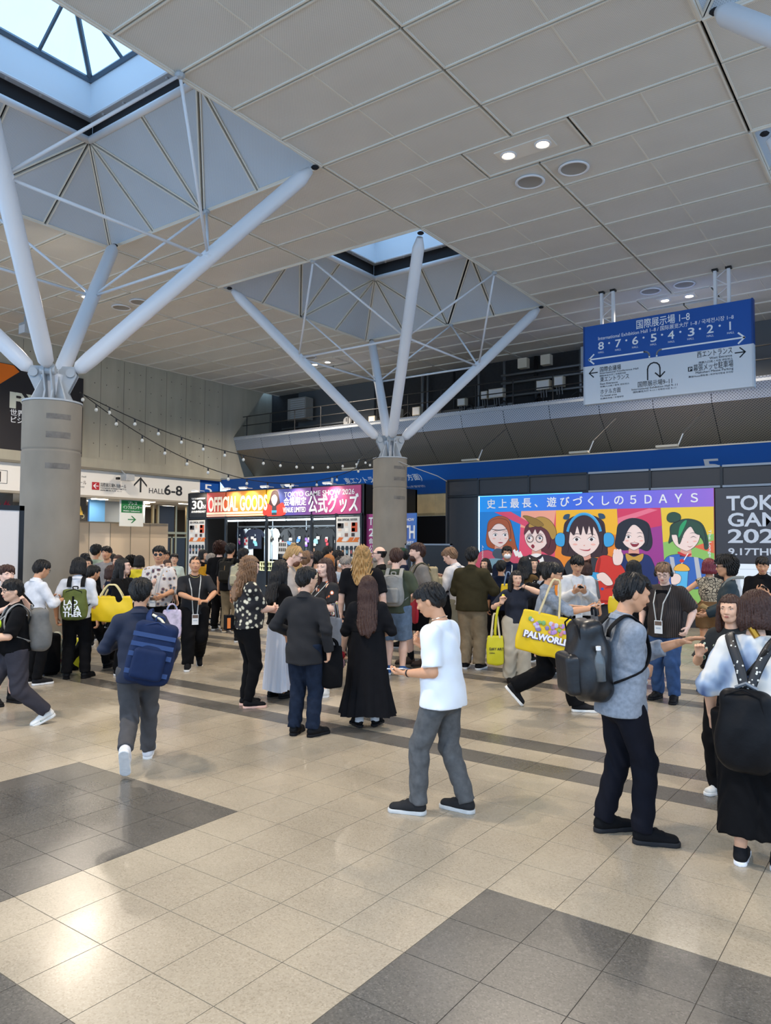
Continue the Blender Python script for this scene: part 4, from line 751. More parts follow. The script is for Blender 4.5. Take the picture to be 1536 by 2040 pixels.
# pillar posters
m_pp=mat('poster_paper','#d9d6d0',.5)
for a,b,sd in ((-22.6,-21.7,'left'),(-15.37,-14.42,'right')):
    t=empty('shop_poster',(0,SY-.045,0),0,'tall white goods poster with pictures of dark shirts on the %s pillar of the shop'%sd,'poster','posters on the shop pillars')
    MB().box(a,-.01,.6,b,.0,2.78).build('paper',m_pp,t); rnd=random.Random(4)
    def pb(x0,z0,x1,z1,col,nm='picture'): MB().box(a+x0,-.014,z0,a+x1,-.01,z1).build(nm,mat('pp_'+col.strip('#'),col,.6),t)
    pb(.05,2.42,.3,2.58,'#2e2a2c'); pb(.62,2.3,.86,2.6,'#c8502c'); 
    for k in range(9): x0=.06+.28*(k%3)+.03*rnd.random(); z0=2.15+.16*(k//3)+.02*rnd.random(); pb(x0,z0,x0+.13,z0+.11,('#efe9df','#8c6a5c','#3a3034','#d8c4b4')[k%4])
    pb(.02,1.98,.9,2.02,'#e08a2a'); 
    for k in range(4): MB().add([(a+.02+.22*k,-.0145,2.0),(a+.2+.22*k,-.0145,2.0),(a+.3+.22*k,-.0145,2.13),(a+.12+.22*k,-.0145,2.13)],[(0,1,2,3)]).build('slant_stripe',mat('pp_stripe','#d9702c',.6) if k!=1 else m_whitem,t)
    for k in range(5):
        x=a+.1+.175*k; MB().add([(x-.05,-.015,1.86),(x-.08,-.015,1.76),(x-.055,-.015,1.74),(x-.05,-.015,1.52),(x+.05,-.015,1.52),(x+.055,-.015,1.74),(x+.08,-.015,1.76),(x+.05,-.015,1.86)],[tuple(range(8))]).build('pictured_shirt',mat('pp_tee','#1d2a33',.6),t)
        MB().box(x-.03,-.018,1.62,x+.03,-.0155,1.72).build('pictured_print',mat('pp_tp%d'%k,('#7c6a9a','#c08a5a','#6a9ab0','#b05a5a','#8a9a6a')[k],.6),t)
    for z in (1.4,1.3,1.22): pb(.08,z,.75,z+.025,'#9a968f','small_print')
    ptext(t,'2026 OFFICIAL GOODS',(a+.05,SY-.058,2.66),(1,0,0),(0,0,1),.8,.07,m_ink,.01)
# pink and blue panels behind the column
pk=empty('event_panel',(0,18.6,0),0,'tall panel fading from pink to blue with white event lettering behind the far column','sign')
MB().box(-14.3,-.02,.1,-12.42,.02,2.86).build('board',gradm('pinkblue',[(0,'#b03a78'),(.35,'#a04a92'),(.7,'#5a6ab8'),(1,'#3f78c8')]),pk)
for s,x,z,wd,c in (('TOKYO',-14.2,2.52,1.0,.24),('GAME SHOW',-13.15,2.62,.66,.09),('2026',-14.2,2.17,.9,.24),('30TH',-13.2,2.1,.72,.4),('会場限定',-14.2,1.95,.7,.13),('公式グッズ',-14.2,1.65,1.1,.2),('ANNIVERSARY',-13.2,1.94,.7,.08)): ptext(pk,s,(x,18.57,z),(1,0,0),(0,0,1),wd,c,m_wtext,.02)
# goods on the counter
t=empty('plastic_basket',(-19.4,19.55,.95),0,'cream plastic basket turned over on the shop counter','basket')
for i in range(7):
    for s in (-.22,.22): MB().box(-.33+.11*i-.012,s-.01,0,-.33+.11*i+.012,s+.01,.3).build('slat',mat('basket_cream','#d8d6a4',.6),t)
for z in (0,.15,.3): 
    for s in (-.23,.23): MB().box(-.36,s-.012,z-.015,.36,s+.012,z+.015).build('rim',mat('basket_cream',0),t)
for s in (-.36,.36): MB().box(s-.012,-.23,0,s+.012,.23,.31).build('end',mat('basket_cream',0),t)
MB().box(-.36,-.23,.29,.36,.23,.31).build('base',mat('basket_cream',0),t)
t=empty('price_card',(-17.55,18.2,1.78),0,'small white card with rows of pictures held on the shop front','sign')
MB().box(-.21,-.01,-.2,.21,.0,.2).build('card',m_pp,t)
for k in range(8): MB().box(-.16+.085*(k%4),-.014,-.12+.17*(k//4),-.1+.085*(k%4),-.01,-.01+.17*(k//4)).build('picture',mat('card_pic','#4a463f',.6),t)
MB().tube([(0,.02,-1.78),(0,.02,-.2)],.012,6).build('pole',m_trim,t)
# ---------------------------------------------------------------- hanging direction sign
hs=empty('hanging_sign',(0,20.0,0),0,'large blue and white direction sign for halls 1 to 8 hanging from the ceiling','sign')
MB().box(-7.69,-.1,5.82,-3.43,.1,6.88).build('white_board',mat('sign_white','#dfe2e6',.5),hs); MB().box(-7.69,-.1,6.88,-3.43,.1,8.0).build('blue_board',m_blue,hs)
for x in (-7.7,-3.42): MB().box(x-.02,-.11,5.81,x+.02,.11,6.88).build('edge_trim',mat('sign_edge','#c8ccd2',.4),hs); MB().box(x-.02,-.11,6.88,x+.02,.11,8.01).build('edge_trim',mat('sign_edge_blue','#0b3c80',.4),hs)
for xa,xb in ((-7.22,-6.9),(-4.28,-3.96)):
    for x in (xa,xb): MB().box(x-.035,-.05,8.0,x+.035,.05,CEIL+.02).build('hanger_post',m_white,hs); MB().box(x-.07,-.07,CEIL-.04,x+.07,.07,CEIL+.02).build('hanger_foot',m_blackg,hs)
    for k in range(4): z=8.0+.23*k; MB().tube([(xa,0,z) if k%2 else (xb,0,z),(xb,0,z+.23) if k%2 else (xa,0,z+.23)],.012,5).build('lattice_bar',m_white,hs)
def st(s,x,z,wd,cap,m=m_wtext,bold=0): ptext(hs,s,(x,19.9,z),(1,0,0),(0,0,1),wd,cap,m,bold)
st('国際展示場 1–8',-6.26,7.72,1.36,.19,bold=.008); st('International Exhibition Hall 1–8 / 国际展览大厅 1–8 / 국제전시장 1–8',-7.3,7.57,3.45,.095)
for d,x in zip('87654321',(-7.3,-6.83,-6.37,-5.89,-5.43,-4.95,-4.48,-4.0)):
    st(d,x,7.3,.16 if d!='1' else 0,.215,bold=.012); st('HALL',x-.0,7.2,.165,.055)
    if d!='1': st('·',x+.27,7.33,0,.24,bold=.02)
for s,x,z,wd,cap in (('国際会議場',-7.26,6.69,.58,.11),('International Conference Hall',-7.26,6.62,1.05,.05),('国际会议大厅 / 국제회의장',-7.26,6.55,.72,.035),('東エントランス',-7.25,6.41,.79,.11),('East Entrance',-7.25,6.32,.48,.055),('东侧入口处 / 동측 엔트런스',-7.25,6.25,.8,.035),('ホテル方面',-7.25,6.07,.56,.11),('To hotel area',-7.25,5.99,.46,.055),('去酒店方向 / 호텔방면',-7.25,5.92,.64,.035),('国際展示場9–11',-6.23,6.14,.88,.12),('International Exhibition Hall 9–11',-6.39,6.06,1.18,.055),('国际展览大厅 9–11 / 국제전시장 9–11',-6.35,5.99,1.1,.04),('西エントランス',-4.72,6.72,.83,.13),('West Entrance',-4.42,6.63,.53,.06),('西侧入口处 / 서측 엔트런스',-4.68,6.55,.8,.045),('幕張メッセ駐車場',-4.81,6.38,.94,.14),('Makuhari Messe Parking',-4.76,6.3,.89,.06),('幕张Messe停车场 / 마쿠하리멧세 주차장',-4.93,6.22,1.06,.04)): st(s,x,z,wd,cap,m_ink)
m=MB(); yb=-.104
def bar(pts,w,mm='w'):
    out=MB()
    for (xa,za),(xb,zb) in zip(pts,pts[1:]):
        d=Vector((xb-xa,zb-za)); n=Vector((-d.y,d.x)).normalized()*w/2; e=d.normalized()*w*.3
        out.add([(xa-n.x-e.x,yb,za-n.y-e.y),(xb-n.x+e.x,yb,zb-n.y+e.y),(xb+n.x+e.x,yb,zb+n.y+e.y),(xa+n.x-e.x,yb,za+n.y-e.y)],[(0,1,2,3)])
    return out.build('arrow',m_wtext if mm=='w' else m_ink,hs)
arc=lambda cx,cz,r,a,b:[(cx+r*math.cos(math.radians(t)),cz+r*math.sin(math.radians(t))) for t in np.linspace(a,b,7)]
bar([(-7.55,7.06)]+[(-6.05,7.06)]+arc(-6.03,6.94,.12,90,0)+[(-5.91,6.9)],.04); bar([(-7.42,7.19),(-7.56,7.06),(-7.42,6.93)],.04)
bar([(-5.72,6.9)]+arc(-5.6,6.94,.12,180,90)+[(-3.6,7.06)],.04); bar([(-3.74,7.19),(-3.6,7.06),(-3.74,6.93)],.04)
bar([(-7.54,6.68),(-7.32,6.68)],.03,'k'); bar([(-7.43,6.8),(-7.55,6.68),(-7.43,6.56)],.03,'k'); bar([(-3.82,6.7),(-3.6,6.7)],.03,'k'); bar([(-3.71,6.82),(-3.59,6.7),(-3.71,6.58)],.03,'k')
bar([(-5.96,6.3)]+arc(-5.8,6.58,.16,180,0)+[(-5.64,6.36)],.035,'k'); bar([(-5.76,6.46),(-5.64,6.34),(-5.52,6.46)],.035,'k')
MB().box(-4.94,-.104,6.38,-4.83,-.101,6.5).build('parking_square',m_ink,hs); ptext(hs,'P',(-4.92,19.895,6.4),(1,0,0),(0,0,1),.07,.08,m_wtext,.01)
# ---------------------------------------------------------------- string lights between the two columns
m_blb=mat('bulb_glass','#cfcdc4',.12,spec=.8)
for nm,sagk,px in (('upper',.62,[7.51,8.05,8.6,9.14,9.7,10.26,10.85,11.39,12,12.55,13.1,13.67,14.25,14.83,15.4,15.79]),('lower',1.14,[7.78,8.2,8.77,9.3,9.85,10.4,10.96,11.5,12.14,12.9,13.83,14.6,15.48,15.99])):
    t=empty('string_light',(-12.2,0,0),0,'%s of the two strings of small bulbs sagging between the columns'%nm,'string lights')
    f=lambda y:(4.58+(4.34-4.58)*(y-7.5)/8.9)-sagk*4*((y-7.5)/8.9)*(1-(y-7.5)/8.9)
    MB().tube([(0,y,f(y)) for y in np.linspace(7.45,16.4,40)],.009,4).build('wire',m_iron,t)
    for y in px: o=MB(); o.ell((0,y,f(y)-.1),(.032,.032,.038),8,6); o.build('bulb',m_blb,t,True); MB().tube([(0,y,f(y)),(0,y,f(y)-.06)],.018,6).build('socket',m_iron,t)
t=tag(MB().tube([(-11.95,16.5,4.3),(-11.5,17.0,4.05),(-11.2,17.8,3.85),(-11.25,18.4,3.74)],.012,5).build('hanging_cable',mat('cable_grey','#9a9a98',.6)),'thin pale cable drooping from the far column top to the booth wall','cable')
# ---------------------------------------------------------------- white board at the left edge
t=empty('white_board',(-10.6,5.2,0),0,'large white notice board in a black frame at the left edge behind the crowd','board')
MB().box(-.02,-2.6,.3,.02,.42,2.4).build('panel',mat('board_white','#d8d3d0',.6),t)
for q in ((-.03,.36,.25,.03,.43,2.45),(-.03,-2.65,2.38,.03,.43,2.45),(-.03,-2.65,.25,.03,.43,.32)): MB().box(*q).build('frame',m_blackg,t)
for y in (-2.3,.39): MB().box(-.3,y-.03,0,.3,y+.03,.04).build('foot',m_blackg,t); MB().box(-.025,y-.025,0,.025,y+.025,.3).build('leg',m_blackg,t)
# ================================================================ people: bodies and clothes grown as smooth closed surfaces
class Field:
    def __init__(s, lo, hi, h):
        s.lo=np.array(lo,float); s.h=h; n=np.maximum(4,np.ceil((np.array(hi)-s.lo)/h).astype(int)+1); s.F=np.full(n,9.,np.float32)
        s.ax=[(s.lo[i]+h*np.arange(n[i])).astype(np.float32) for i in range(3)]
    def sub(s, lo, hi):
        sl=[]
        for i in range(3):
            a=int(max(0,math.floor((lo[i]-s.lo[i])/s.h))); b=int(min(len(s.ax[i]),math.ceil((hi[i]-s.lo[i])/s.h)+1))
            if a>=b: return None
            sl.append(slice(a,b))
        g=np.meshgrid(s.ax[0][sl[0]],s.ax[1][sl[1]],s.ax[2][sl[2]],indexing='ij',sparse=True); return tuple(sl),g
    def put(s, sl, d, k):
        A=s.F[sl]
        if k>0: hh=np.maximum(k-np.abs(A-d),0)/k; s.F[sl]=np.minimum(A,d)-hh*hh*k*.25
        else: s.F[sl]=np.minimum(A,d)
    def cone(s, a, b, r1, r2, k=.015, R=None, fl=(1,1,1), cut=()):
        a=np.array(a,float); b=np.array(b,float); r=max(r1,r2); m=r*max(fl)+k+.01
        q=s.sub(np.minimum(a,b)-m,np.maximum(a,b)+m)
        if q is None: return
        sl,(x,y,z)=q
        if R is None: X,Y,Z=x-a[0],y-a[1],z-a[2]; ba=b-a
        else: R=np.array(R); dx,dy,dz=x-a[0],y-a[1],z-a[2]; X,Y,Z=[R[0,i]*dx+R[1,i]*dy+R[2,i]*dz for i in range(3)]; ba=R.T@(b-a)
        f=np.array(fl,float); X,Y,Z=X/f[0],Y/f[1],Z/f[2]; ba=ba/f; L2=float(ba@ba)
        t=np.clip((X*ba[0]+Y*ba[1]+Z*ba[2])/max(L2,1e-9),0,1)
        d=(np.sqrt((X-t*ba[0])**2+(Y-t*ba[1])**2+(Z-t*ba[2])**2)-(r1+(r2-r1)*t))*min(f)
        for p,n in cut: d=np.maximum(d,(x-p[0])*n[0]+(y-p[1])*n[1]+(z-p[2])*n[2])
        s.put(sl,d.astype(np.float32),k)
    def ell(s, c, r, k=.015, R=None): m=min(r); s.cone(c,c,m,m,k,R,tuple(q/m for q in r))
    def carve(s, fn, k=0): s.F=np.maximum(s.F,fn(*np.meshgrid(*s.ax,indexing='ij',sparse=True)).astype(np.float32))
    def disp(s, fn): s.F=s.F+fn(*np.meshgrid(*s.ax,indexing='ij',sparse=True)).astype(np.float32)
    def net(s):
        F=s.F; F[0]=F[-1]=1; F[:,0]=F[:,-1]=1; F[:,:,0]=F[:,:,-1]=1; S=F<0
        c=np.zeros(tuple(n-1 for n in F.shape),np.int8); O=[(i,j,k) for i in (0,1) for j in (0,1) for k in (0,1)]
        sh=F.shape
        for i,j,k in O: c+=S[i:sh[0]-1+i,j:sh[1]-1+j,k:sh[2]-1+k]
        m=(c>0)&(c<8); I=np.argwhere(m)
        if not len(I): return np.zeros((0,3)),np.zeros((0,4),int)
        idx=np.full(m.shape,-1,np.int32); idx[m]=np.arange(len(I)); acc=np.zeros((len(I),3)); cnt=np.zeros(len(I))
        f={o:F[I[:,0]+o[0],I[:,1]+o[1],I[:,2]+o[2]] for o in O}
        for o in O:
            for ax in range(3):
                if o[ax]==0:
                    p=list(o); p[ax]=1; a,b=f[o],f[tuple(p)]; w=((a<0)!=(b<0)); t=np.where(w,a/np.where(w,a-b,1),0); v=np.tile(np.array(o,float),(len(I),1)); v[:,ax]=t; acc+=v*w[:,None]; cnt+=w
        V=s.lo+s.h*(I+acc/cnt[:,None]); Q=[]
        for ax in range(3):
            b,cx=[(1,2),(2,0),(0,1)][ax]; S0=np.moveaxis(S,(ax,b,cx),(0,1,2)); X=np.moveaxis(idx,(ax,b,cx),(0,1,2))
            e=S0[:-1,1:-1,1:-1]!=S0[1:,1:-1,1:-1]; P=np.argwhere(e); i,j,k=P[:,0],P[:,1]+1,P[:,2]+1
            q=np.stack([X[i,j-1,k-1],X[i,j,k-1],X[i,j,k],X[i,j-1,k]],1); fl=~S0[i,j,k]; q[fl]=q[fl][:,::-1]; Q.append(q)
        return V,np.vstack(Q)
def mesh_np(name, parts, mats):
    V=np.vstack([p[0] for p in parts]); off=0; Q=[]
    for v,q in parts: Q.append(q+off); off+=len(v)
    Q=np.vstack(Q); me=bpy.data.meshes.new(name); me.vertices.add(len(V)); me.vertices.foreach_set('co',V.astype(np.float32).ravel())
    me.loops.add(Q.size); me.loops.foreach_set('vertex_index',Q.astype(np.int32).ravel()); me.polygons.add(len(Q)); me.polygons.foreach_set('loop_start',np.arange(0,Q.size,4,dtype=np.int32))
    me.polygons.foreach_set('use_smooth',np.ones(len(Q),bool)); me.update(calc_edges=True); me.validate()
    for m in (mats if isinstance(mats,(list,tuple)) else [mats]): me.materials.append(m)
    return me
v3=lambda *a: np.array(a,float)
def nrm(v): v=np.array(v,float); return v/max(1e-9,np.linalg.norm(v))
def rot(ax,deg): return np.array(Matrix.Rotation(math.radians(deg),3,ax))
def ik(A,B,l1,l2,pole):
    d=B-A; L=np.linalg.norm(d); 
    if L>(l1+l2)*.998: B=A+d/L*(l1+l2)*.998; d=B-A; L=np.linalg.norm(d)
    a=(l1*l1-l2*l2+L*L)/(2*L); h=math.sqrt(max(0,l1*l1-a*a)); n=d/L; p=np.array(pole,float); p=p-n*(p@n); p=nrm(p); return A+n*a+p*h,B
_nm=[0]
def cl(col, rough=.85, noise=.10, sc=14): return mat('cloth_%s_%d'%(col.strip('#'),int(rough*100)),col,rough,noise=noise,nscale=sc,spec=.12,bump=.35,bscale=16)
SKIN={'a':mat('skin_fair','#e0b091',.5,spec=.4),'b':mat('skin_warm','#cf9873',.5,spec=.4),'c':mat('skin_pale','#e6bba4',.5,spec=.4),'d':mat('skin_tan','#b98460',.5,spec=.4)}
m_eyew=mat('eye_white','#ded8d2',.3); m_iris=mat('eye_iris','#1c1310',.2); m_lips=mat('lips','#b0655a',.45)
HAIR={'k':mat('hair_black','#14110f',.5,bump=.5,bscale=90,spec=.35),'n':mat('hair_brown','#3b231a',.5,bump=.5,bscale=90,spec=.35),'l':mat('hair_lightbrown','#7a5a3e',.5,bump=.5,bscale=60),'b':mat('hair_blond','#b08a55',.5,bump=.5,bscale=60),'r':mat('hair_red','#6b1420',.4,bump=.4,bscale=60),'g':mat('hair_grey','#8d847a',.5,bump=.4,bscale=60),'o':mat('hair_ginger','#a8692f',.5,bump=.4,bscale=60)}
_hc={}
def hair_mesh(kind, L=.0):
    key=(kind,L)
    if key in _hc: return _hc[key]
    F=Field((-.17,-.25,-.16-L),(.17,.16,.2),.005 if kind!='long' and kind!='curly' else .0075)
    F.ell((0,-.016,.026),(.089,.106,.101),.02)
    zf={'short':.05,'bang':.022,'swept':.05,'bob':.03,'long':.055,'curly':.06,'bun':.075,'bald':.2,'afro':.045,'buzz':.07,'topknot':.07}[kind]
    if kind in ('short','bang','swept'): F.ell((0,.0,.075),(.078,.095,.05),.03); F.ell((0,-.07,.0),(.075,.05,.075),.03)
    if kind=='buzz': F.disp(lambda x,y,z:.006+0*x+0*y+0*z)
    if kind=='afro': F.ell((0,-.02,.04),(.125,.135,.12),.02); F.ell((.0,-.05,-.04),(.11,.08,.08),.03)
    if kind=='bob': F.cone((0,-.02,.02),(0,-.025,-.07),.102,.112,.02,None,(1,.98,1)); F.carve(lambda x,y,z:-(z+.115)+0*x+0*y)
    if kind in ('long','curly'):
        F.cone((0,-.02,.0),(0,-.05,-.10),.097,.103,.02,None,(1,.85,1)); F.cone((0,-.055,-.08),(0,-.088-min(.085,L*.24),-.1-L),.105,.112,.03,None,(1,.5,1)); 
        for s in (-1,1): F.cone((s*.075,.0,.0),(s*.10,-.01,-.12-L*.4),.03,.03,.03)
    if kind=='bun': F.ell((0,-.02,.135),(.04,.04,.035),.01); F.ell((0,-.1,-.02),(.06,.04,.05),.02)
    if kind=='topknot': F.ell((0,-.085,.115),(.034,.034,.03),.012); F.cone((0,-.09,.03),(0,-.105,-.09),.045,.04,.03)
    am={'curly':.011,'afro':.012,'long':.004,'bob':.0035}.get(kind,.0036); fq={'curly':46,'afro':62}.get(kind,38)
    def strands(x,y,z):
        th=np.arctan2(x,-(y+.05)); rr=np.sqrt(x*x+(y+.05)**2)
        if kind in('curly','afro'): return am*np.sin(fq*th*.55+26*z+3*np.sin(19*z+9*x))+am*.8*np.sin(fq*1.3*z+7*np.sin(30*x)+21*y)
        if kind in('long','bob'): return am*np.sin(26*th+3*np.sin(14*z))+am*.6*np.sin(61*th+9*z)+.002*np.sin(110*th)
        return .004*np.sin(5*th+2.2*np.sin(24*z)+30*rr)+am*(np.sin(17*th+40*rr+2.5*np.sin(30*z))+.7*np.sin(31*th-55*rr+1.3)+.45*np.sin(67*th+20*z))*np.where(z>-.03,1,.45)
    F.disp(strands)
    wf=.074 if kind in ('bob','long','curly') else .2
    F.carve(lambda x,y,z: -np.maximum(np.maximum(.035-y+0*x,z-zf-(.016*np.sin(95*x+2*np.sin(40*x)) if kind in('bang','bob','short','swept') else 0)-(.25*np.abs(x) if kind=='swept' else 0)),np.abs(x)-wf+0*z))
    if kind in ('short','bang','swept','buzz','bald','topknot','bun'):
        F.carve(lambda x,y,z: -np.maximum(-.022-y+0*x,z-.008)); F.carve(lambda x,y,z:-(z+.085+.0*y+.02*np.cos(30*x))+0*y)
        if kind=='bald': F.carve(lambda x,y,z: (z-.05)+0*x+0*y)
    if kind in('long','curly'): F.carve(lambda x,y,z:-(z+.14+L-.9*x*x*20*.5+.018*np.sin(70*x+30*y))+0*y)
    if kind=='afro': F.carve(lambda x,y,z:-np.maximum(-.0-y+0*x,z+.0)); F.carve(lambda x,y,z:-(z+.12)+0*x+0*y)
    if kind in ('long','curly','bob'): F.carve(lambda x,y,z: -np.maximum(np.maximum(.0-y+.2*np.minimum(0,z+.06),z+.06),np.abs(x)-.07))
    V,Q=F.net(); _hc[key]=(V,Q); return _hc[key]
_hm={}
def hair_obj(kind,L,col):
    k=(kind,L,col)
    if k not in _hm: _hm[k]=mesh_np('hair',[hair_mesh(kind,L)],HAIR[col])
    return _hm[k]
_sm={}
def shoe_mesh(kind,up,sole):
    k=(kind,up,sole)
    if k in _sm: return _sm[k]
    F=Field((-.08,-.13,-.01),(.08,.24,.22),.007); G=Field((-.09,-.14,-.02),(.09,.25,.08),.007); ch=.03 if kind!='platform' else .05
    G.cone((0,-.05,ch*.5),(0,.03,ch*.5),.043,.04,.01,None,(1,1,2)); G.cone((0,.03,ch*.5),(0,.155,ch*.5),.04,.046,.02,None,(1,1,2)); G.carve(lambda x,y,z:np.maximum(z-ch,-z)+0*x+0*y)
    if kind=='sandal':
        for y in (.0,.09,.14): F.cone((-.045,y,.03),(.045,y,.03),.014,.014,.01); F.cone((0,y,.05),(0,y,.055),.03,.03,.02)
        F.cone((0,-.05,.06),(0,-.03,.09),.04,.04,.02)
    else:
        F.cone((0,-.048,.05),(0,.04,.055),.042,.043,.02); F.cone((0,.02,.055),(0,.15,.035),.045,.041,.03,None,(1,1,.85)); 
        if kind!='flat': F.cone((0,-.035,.06),(0,-.028,.10 if kind!='boot' else .2),.044,.046,.02)
    F.carve(lambda x,y,z:(ch-.004-z)+0*x+0*y)
    if kind=='sneaker': 
        F.disp(lambda x,y,z:-.004*np.where((np.abs(x)<.02)&(y>.03)&(y<.12),np.sin(150*y)>0.2,0)+0*z)
    a=mesh_np('shoe',[F.net()],cl(up,.55 if kind in('boot','flat','loafer') else .8)); b=mesh_np('sole',[G.net()],cl(sole,.6))
    _sm[k]=(a,b); return _sm[k]
def fold(amp,fz=30,ph=0):
    return lambda x,y,z: amp*(np.sin(fz*z+5*np.sin(8*x+ph)+4*np.sin(9*y+ph))*.55+.45*np.sin(21*x+13*z+3*np.sin(12*z+ph))+.35*np.sin(19*y-17*z+ph))
CAMP=np.array([0,0,CAM_Z])
class Person: pass
def person(x,y,h,phi,label,top=None,bot=None,hair=('short',0,'k'),skin='a',armR=None,armL=None,legR=None,legL=None,lean=0,twist=0,head=(0,0,0),w=1.,belly=0,shoes=('sneaker','#1c1c1e','#d8d8d8'),skirt=None,face=None,glasses=None,lany=None,fem=0,extra=(),curl=(.45,.45),palm=(None,None),lod=None,group=None,dz=0,hd=(None,None),pole=(None,None),neck=None):
    """phi: direction the person faces, measured from straight away from the camera, positive to the right"""
    P=Person(); P.lo=top.get('loose',0) if top else 0; s=h/1.70; P.s=s; az=math.atan2(-x,y); rz=az-math.radians(phi); d=math.hypot(x,y); P.rz=rz
    q=d if lod is None else lod
    vb,vc=(.0075,.0105) if q<7.2 else (.0095,.013) if q<11 else (.013,.0165) if q<14 else (.018,.021)
    root=empty('person',(x,y,dz),rz,label,'person',group); P.root=root; P.M=Matrix.Translation((x,y,dz))@Matrix.Rotation(rz,4,'Z')
    aR=v3(*(armR or (.25,.03,.80))); aL=v3(*(armL or (-.25,.03,.80)))
    lR=list(legR or (.10,0,.08,-8,0)); lL=list(legL or (-.10,0,.08,8,0))
    hz=.915; hipw=.088*(1.06 if fem else 1)*w
    mid=(lR[0]+lL[0])/2,(lR[1]+lL[1])/2
    for l,sx in ((lR,1),(lL,-1)): hz=min(hz,l[2]+math.sqrt(max(.3,.838**2-(l[0]-mid[0]-sx*hipw)**2-(l[1]-mid[1])**2)))
    H=v3(mid[0],mid[1]-.02*math.sin(math.radians(lean)),hz); Rt=rot('Z',twist)@rot('X',-lean); sp=lambda a,b,c: H+Rt@v3(a,b,c)
    shw=(.154 if fem else .174)*w; SR,SL=sp(shw,-.008,.422),sp(-shw,-.008,.422); NB=sp(0,-.01,.505)
    Rh=rot('Z',twist+head[1])@rot('X',-lean*.4-head[0])@rot('Y',head[2]); nk=rot('X',-lean*.6-head[0]*.35); HC=NB+nk@v3(0,.012,.065)+Rh@v3(0,.022,.103)
    pR=pole[0] or (.55,-.7,-.35); pL=pole[1] or (-.55,-.7,-.35)
    ER,WR=ik(SR,aR,.272,.245,pR); EL,WL=ik(SL,aL,.272,.245,pL)
    hipR,hipL=H+v3(hipw,0,-.01),H+v3(-hipw,0,-.01)
    AR,AL=v3(*lR[:3]),v3(*lL[:3]); kp=lambda l:(.12*math.sin(math.radians(-l[3])),1,.0)
    KR,AR=ik(hipR,AR,.43,.41,kp(lR)); KL,AL=ik(hipL,AL,.43,.41,kp(lL))
    P.J=dict(H=H,SR=SR,SL=SL,ER=ER,EL=EL,WR=WR,WL=WL,HC=HC,NB=NB,KR=KR,KL=KL,AR=AR,AL=AL)
    t4=np.eye(4); t4[:3,:3]=Rt; t4[:3,3]=H*s; P.T=P.M@Matrix(t4.tolist()); h4=np.eye(4); h4[:3,:3]=Rh; h4[:3,3]=HC*s; P.H=P.M@Matrix(h4.tolist()); P.Hl=Matrix(h4.tolist()); P.Tl=Matrix(t4.tolist())
    bare=bot is None or bot.get('len',1)<.9 or skirt
    # ---- skin
    lo=np.minimum.reduce([SR,SL,ER,EL,WR,WL,H])-.13; hi=np.maximum.reduce([SR,SL,ER,EL,WR,WL,H])+.13
    if bare: lo=np.minimum.reduce([lo,AR-.09,AL-.09,KR-.1,KL-.1]); hi=np.maximum.reduce([hi,KR+.1,KL+.1,AR+.1,AL+.1])
    B=Field(lo*1,hi,vb*1.15); sl=top.get('sl',2) if top else 0
    B.cone(sp(0,0,.30),sp(0,0,.1),.135*w,.12*w,.03,Rt,(1,.62,1)); B.cone(sp(0,0,.1),sp(0,0,-.02),.12*w,.135*w,.03,Rt,(1,.7,1)); B.cone(NB,(SR+SL)/2-v3(0,0,.03),.055,.06,.03); B.cone(SR-v3(0,0,.02),SL-v3(0,0,.02),.045,.045,.03); B.cone(NB,HC+Rh@v3(0,-.02,-.06),.052,.05,.02)
    for S_,E_,W_ in ((SR,ER,WR),(SL,EL,WL)):
        B.cone(S_,S_,.05*w,.05*w,.02); B.cone(S_,E_,.045*w,.038*w,.015); B.cone(E_,E_*.65+W_*.35,.038*w,.039*w,.01); B.cone(E_*.65+W_*.35,W_,.039*w,.0255,.01)
    if bare:
        for h_,K_,A_ in ((hipR,KR,AR),(hipL,KL,AL)): B.cone(h_,K_,.078*w,.052*w,.02); B.cone(K_,K_*.65+A_*.35-v3(0,.008,0),.05*w,.054*w,.015); B.cone(K_*.65+A_*.35-v3(0,.008,0),A_,.054*w,.036,.02); B.cone(A_,A_-v3(0,0,.02),.034,.03,.01)
    parts=[B.net()]
    vh=.0055 if q<9.8 else min(vb,.009) if q<14 else .014
    G=Field(HC-.17,HC+.15,vh); o=lambda a,b,c: HC+Rh@v3(a,b,c); fw=.94 if fem else 1
    G.ell(o(0,-.014,.022),(.077,.094,.094),.02,Rh); G.ell(o(0,.02,-.03),(.061*fw,.074,.083),.03,Rh); G.cone(o(0,.058,-.082),o(0,.04,-.078),.023,.03,.03); 
    for sx in (-1,1):
        G.cone(o(sx*.05,.0,-.055),o(sx*.02,.05,-.085),.022,.02,.02); G.ell(o(sx*.078,-.008,-.012),(.011,.02,.031),.008,Rh); G.cone(o(sx*.035,.066,-.018),o(sx*.03,.07,-.03),.022,.02,.02)
    G.cone(o(0,.088,.012),o(0,.107,-.022),.008,.0125,.012); G.cone(o(-.012,.1,-.026),o(.012,.1,-.026),.007,.007,.008); G.cone(o(-.04,.078,.028),o(.04,.078,.028),.014,.014,.02); G.cone(o(-.014,.09,-.055),o(.014,.09,-.055),.008,.008,.012)
    G.cone(NB,o(0,-.02,-.06),.053,.05,.02); parts.append(G.net())
    vf=.0048 if q<9.5 else .0062 if q<12.5 else .011
    P.hand={}
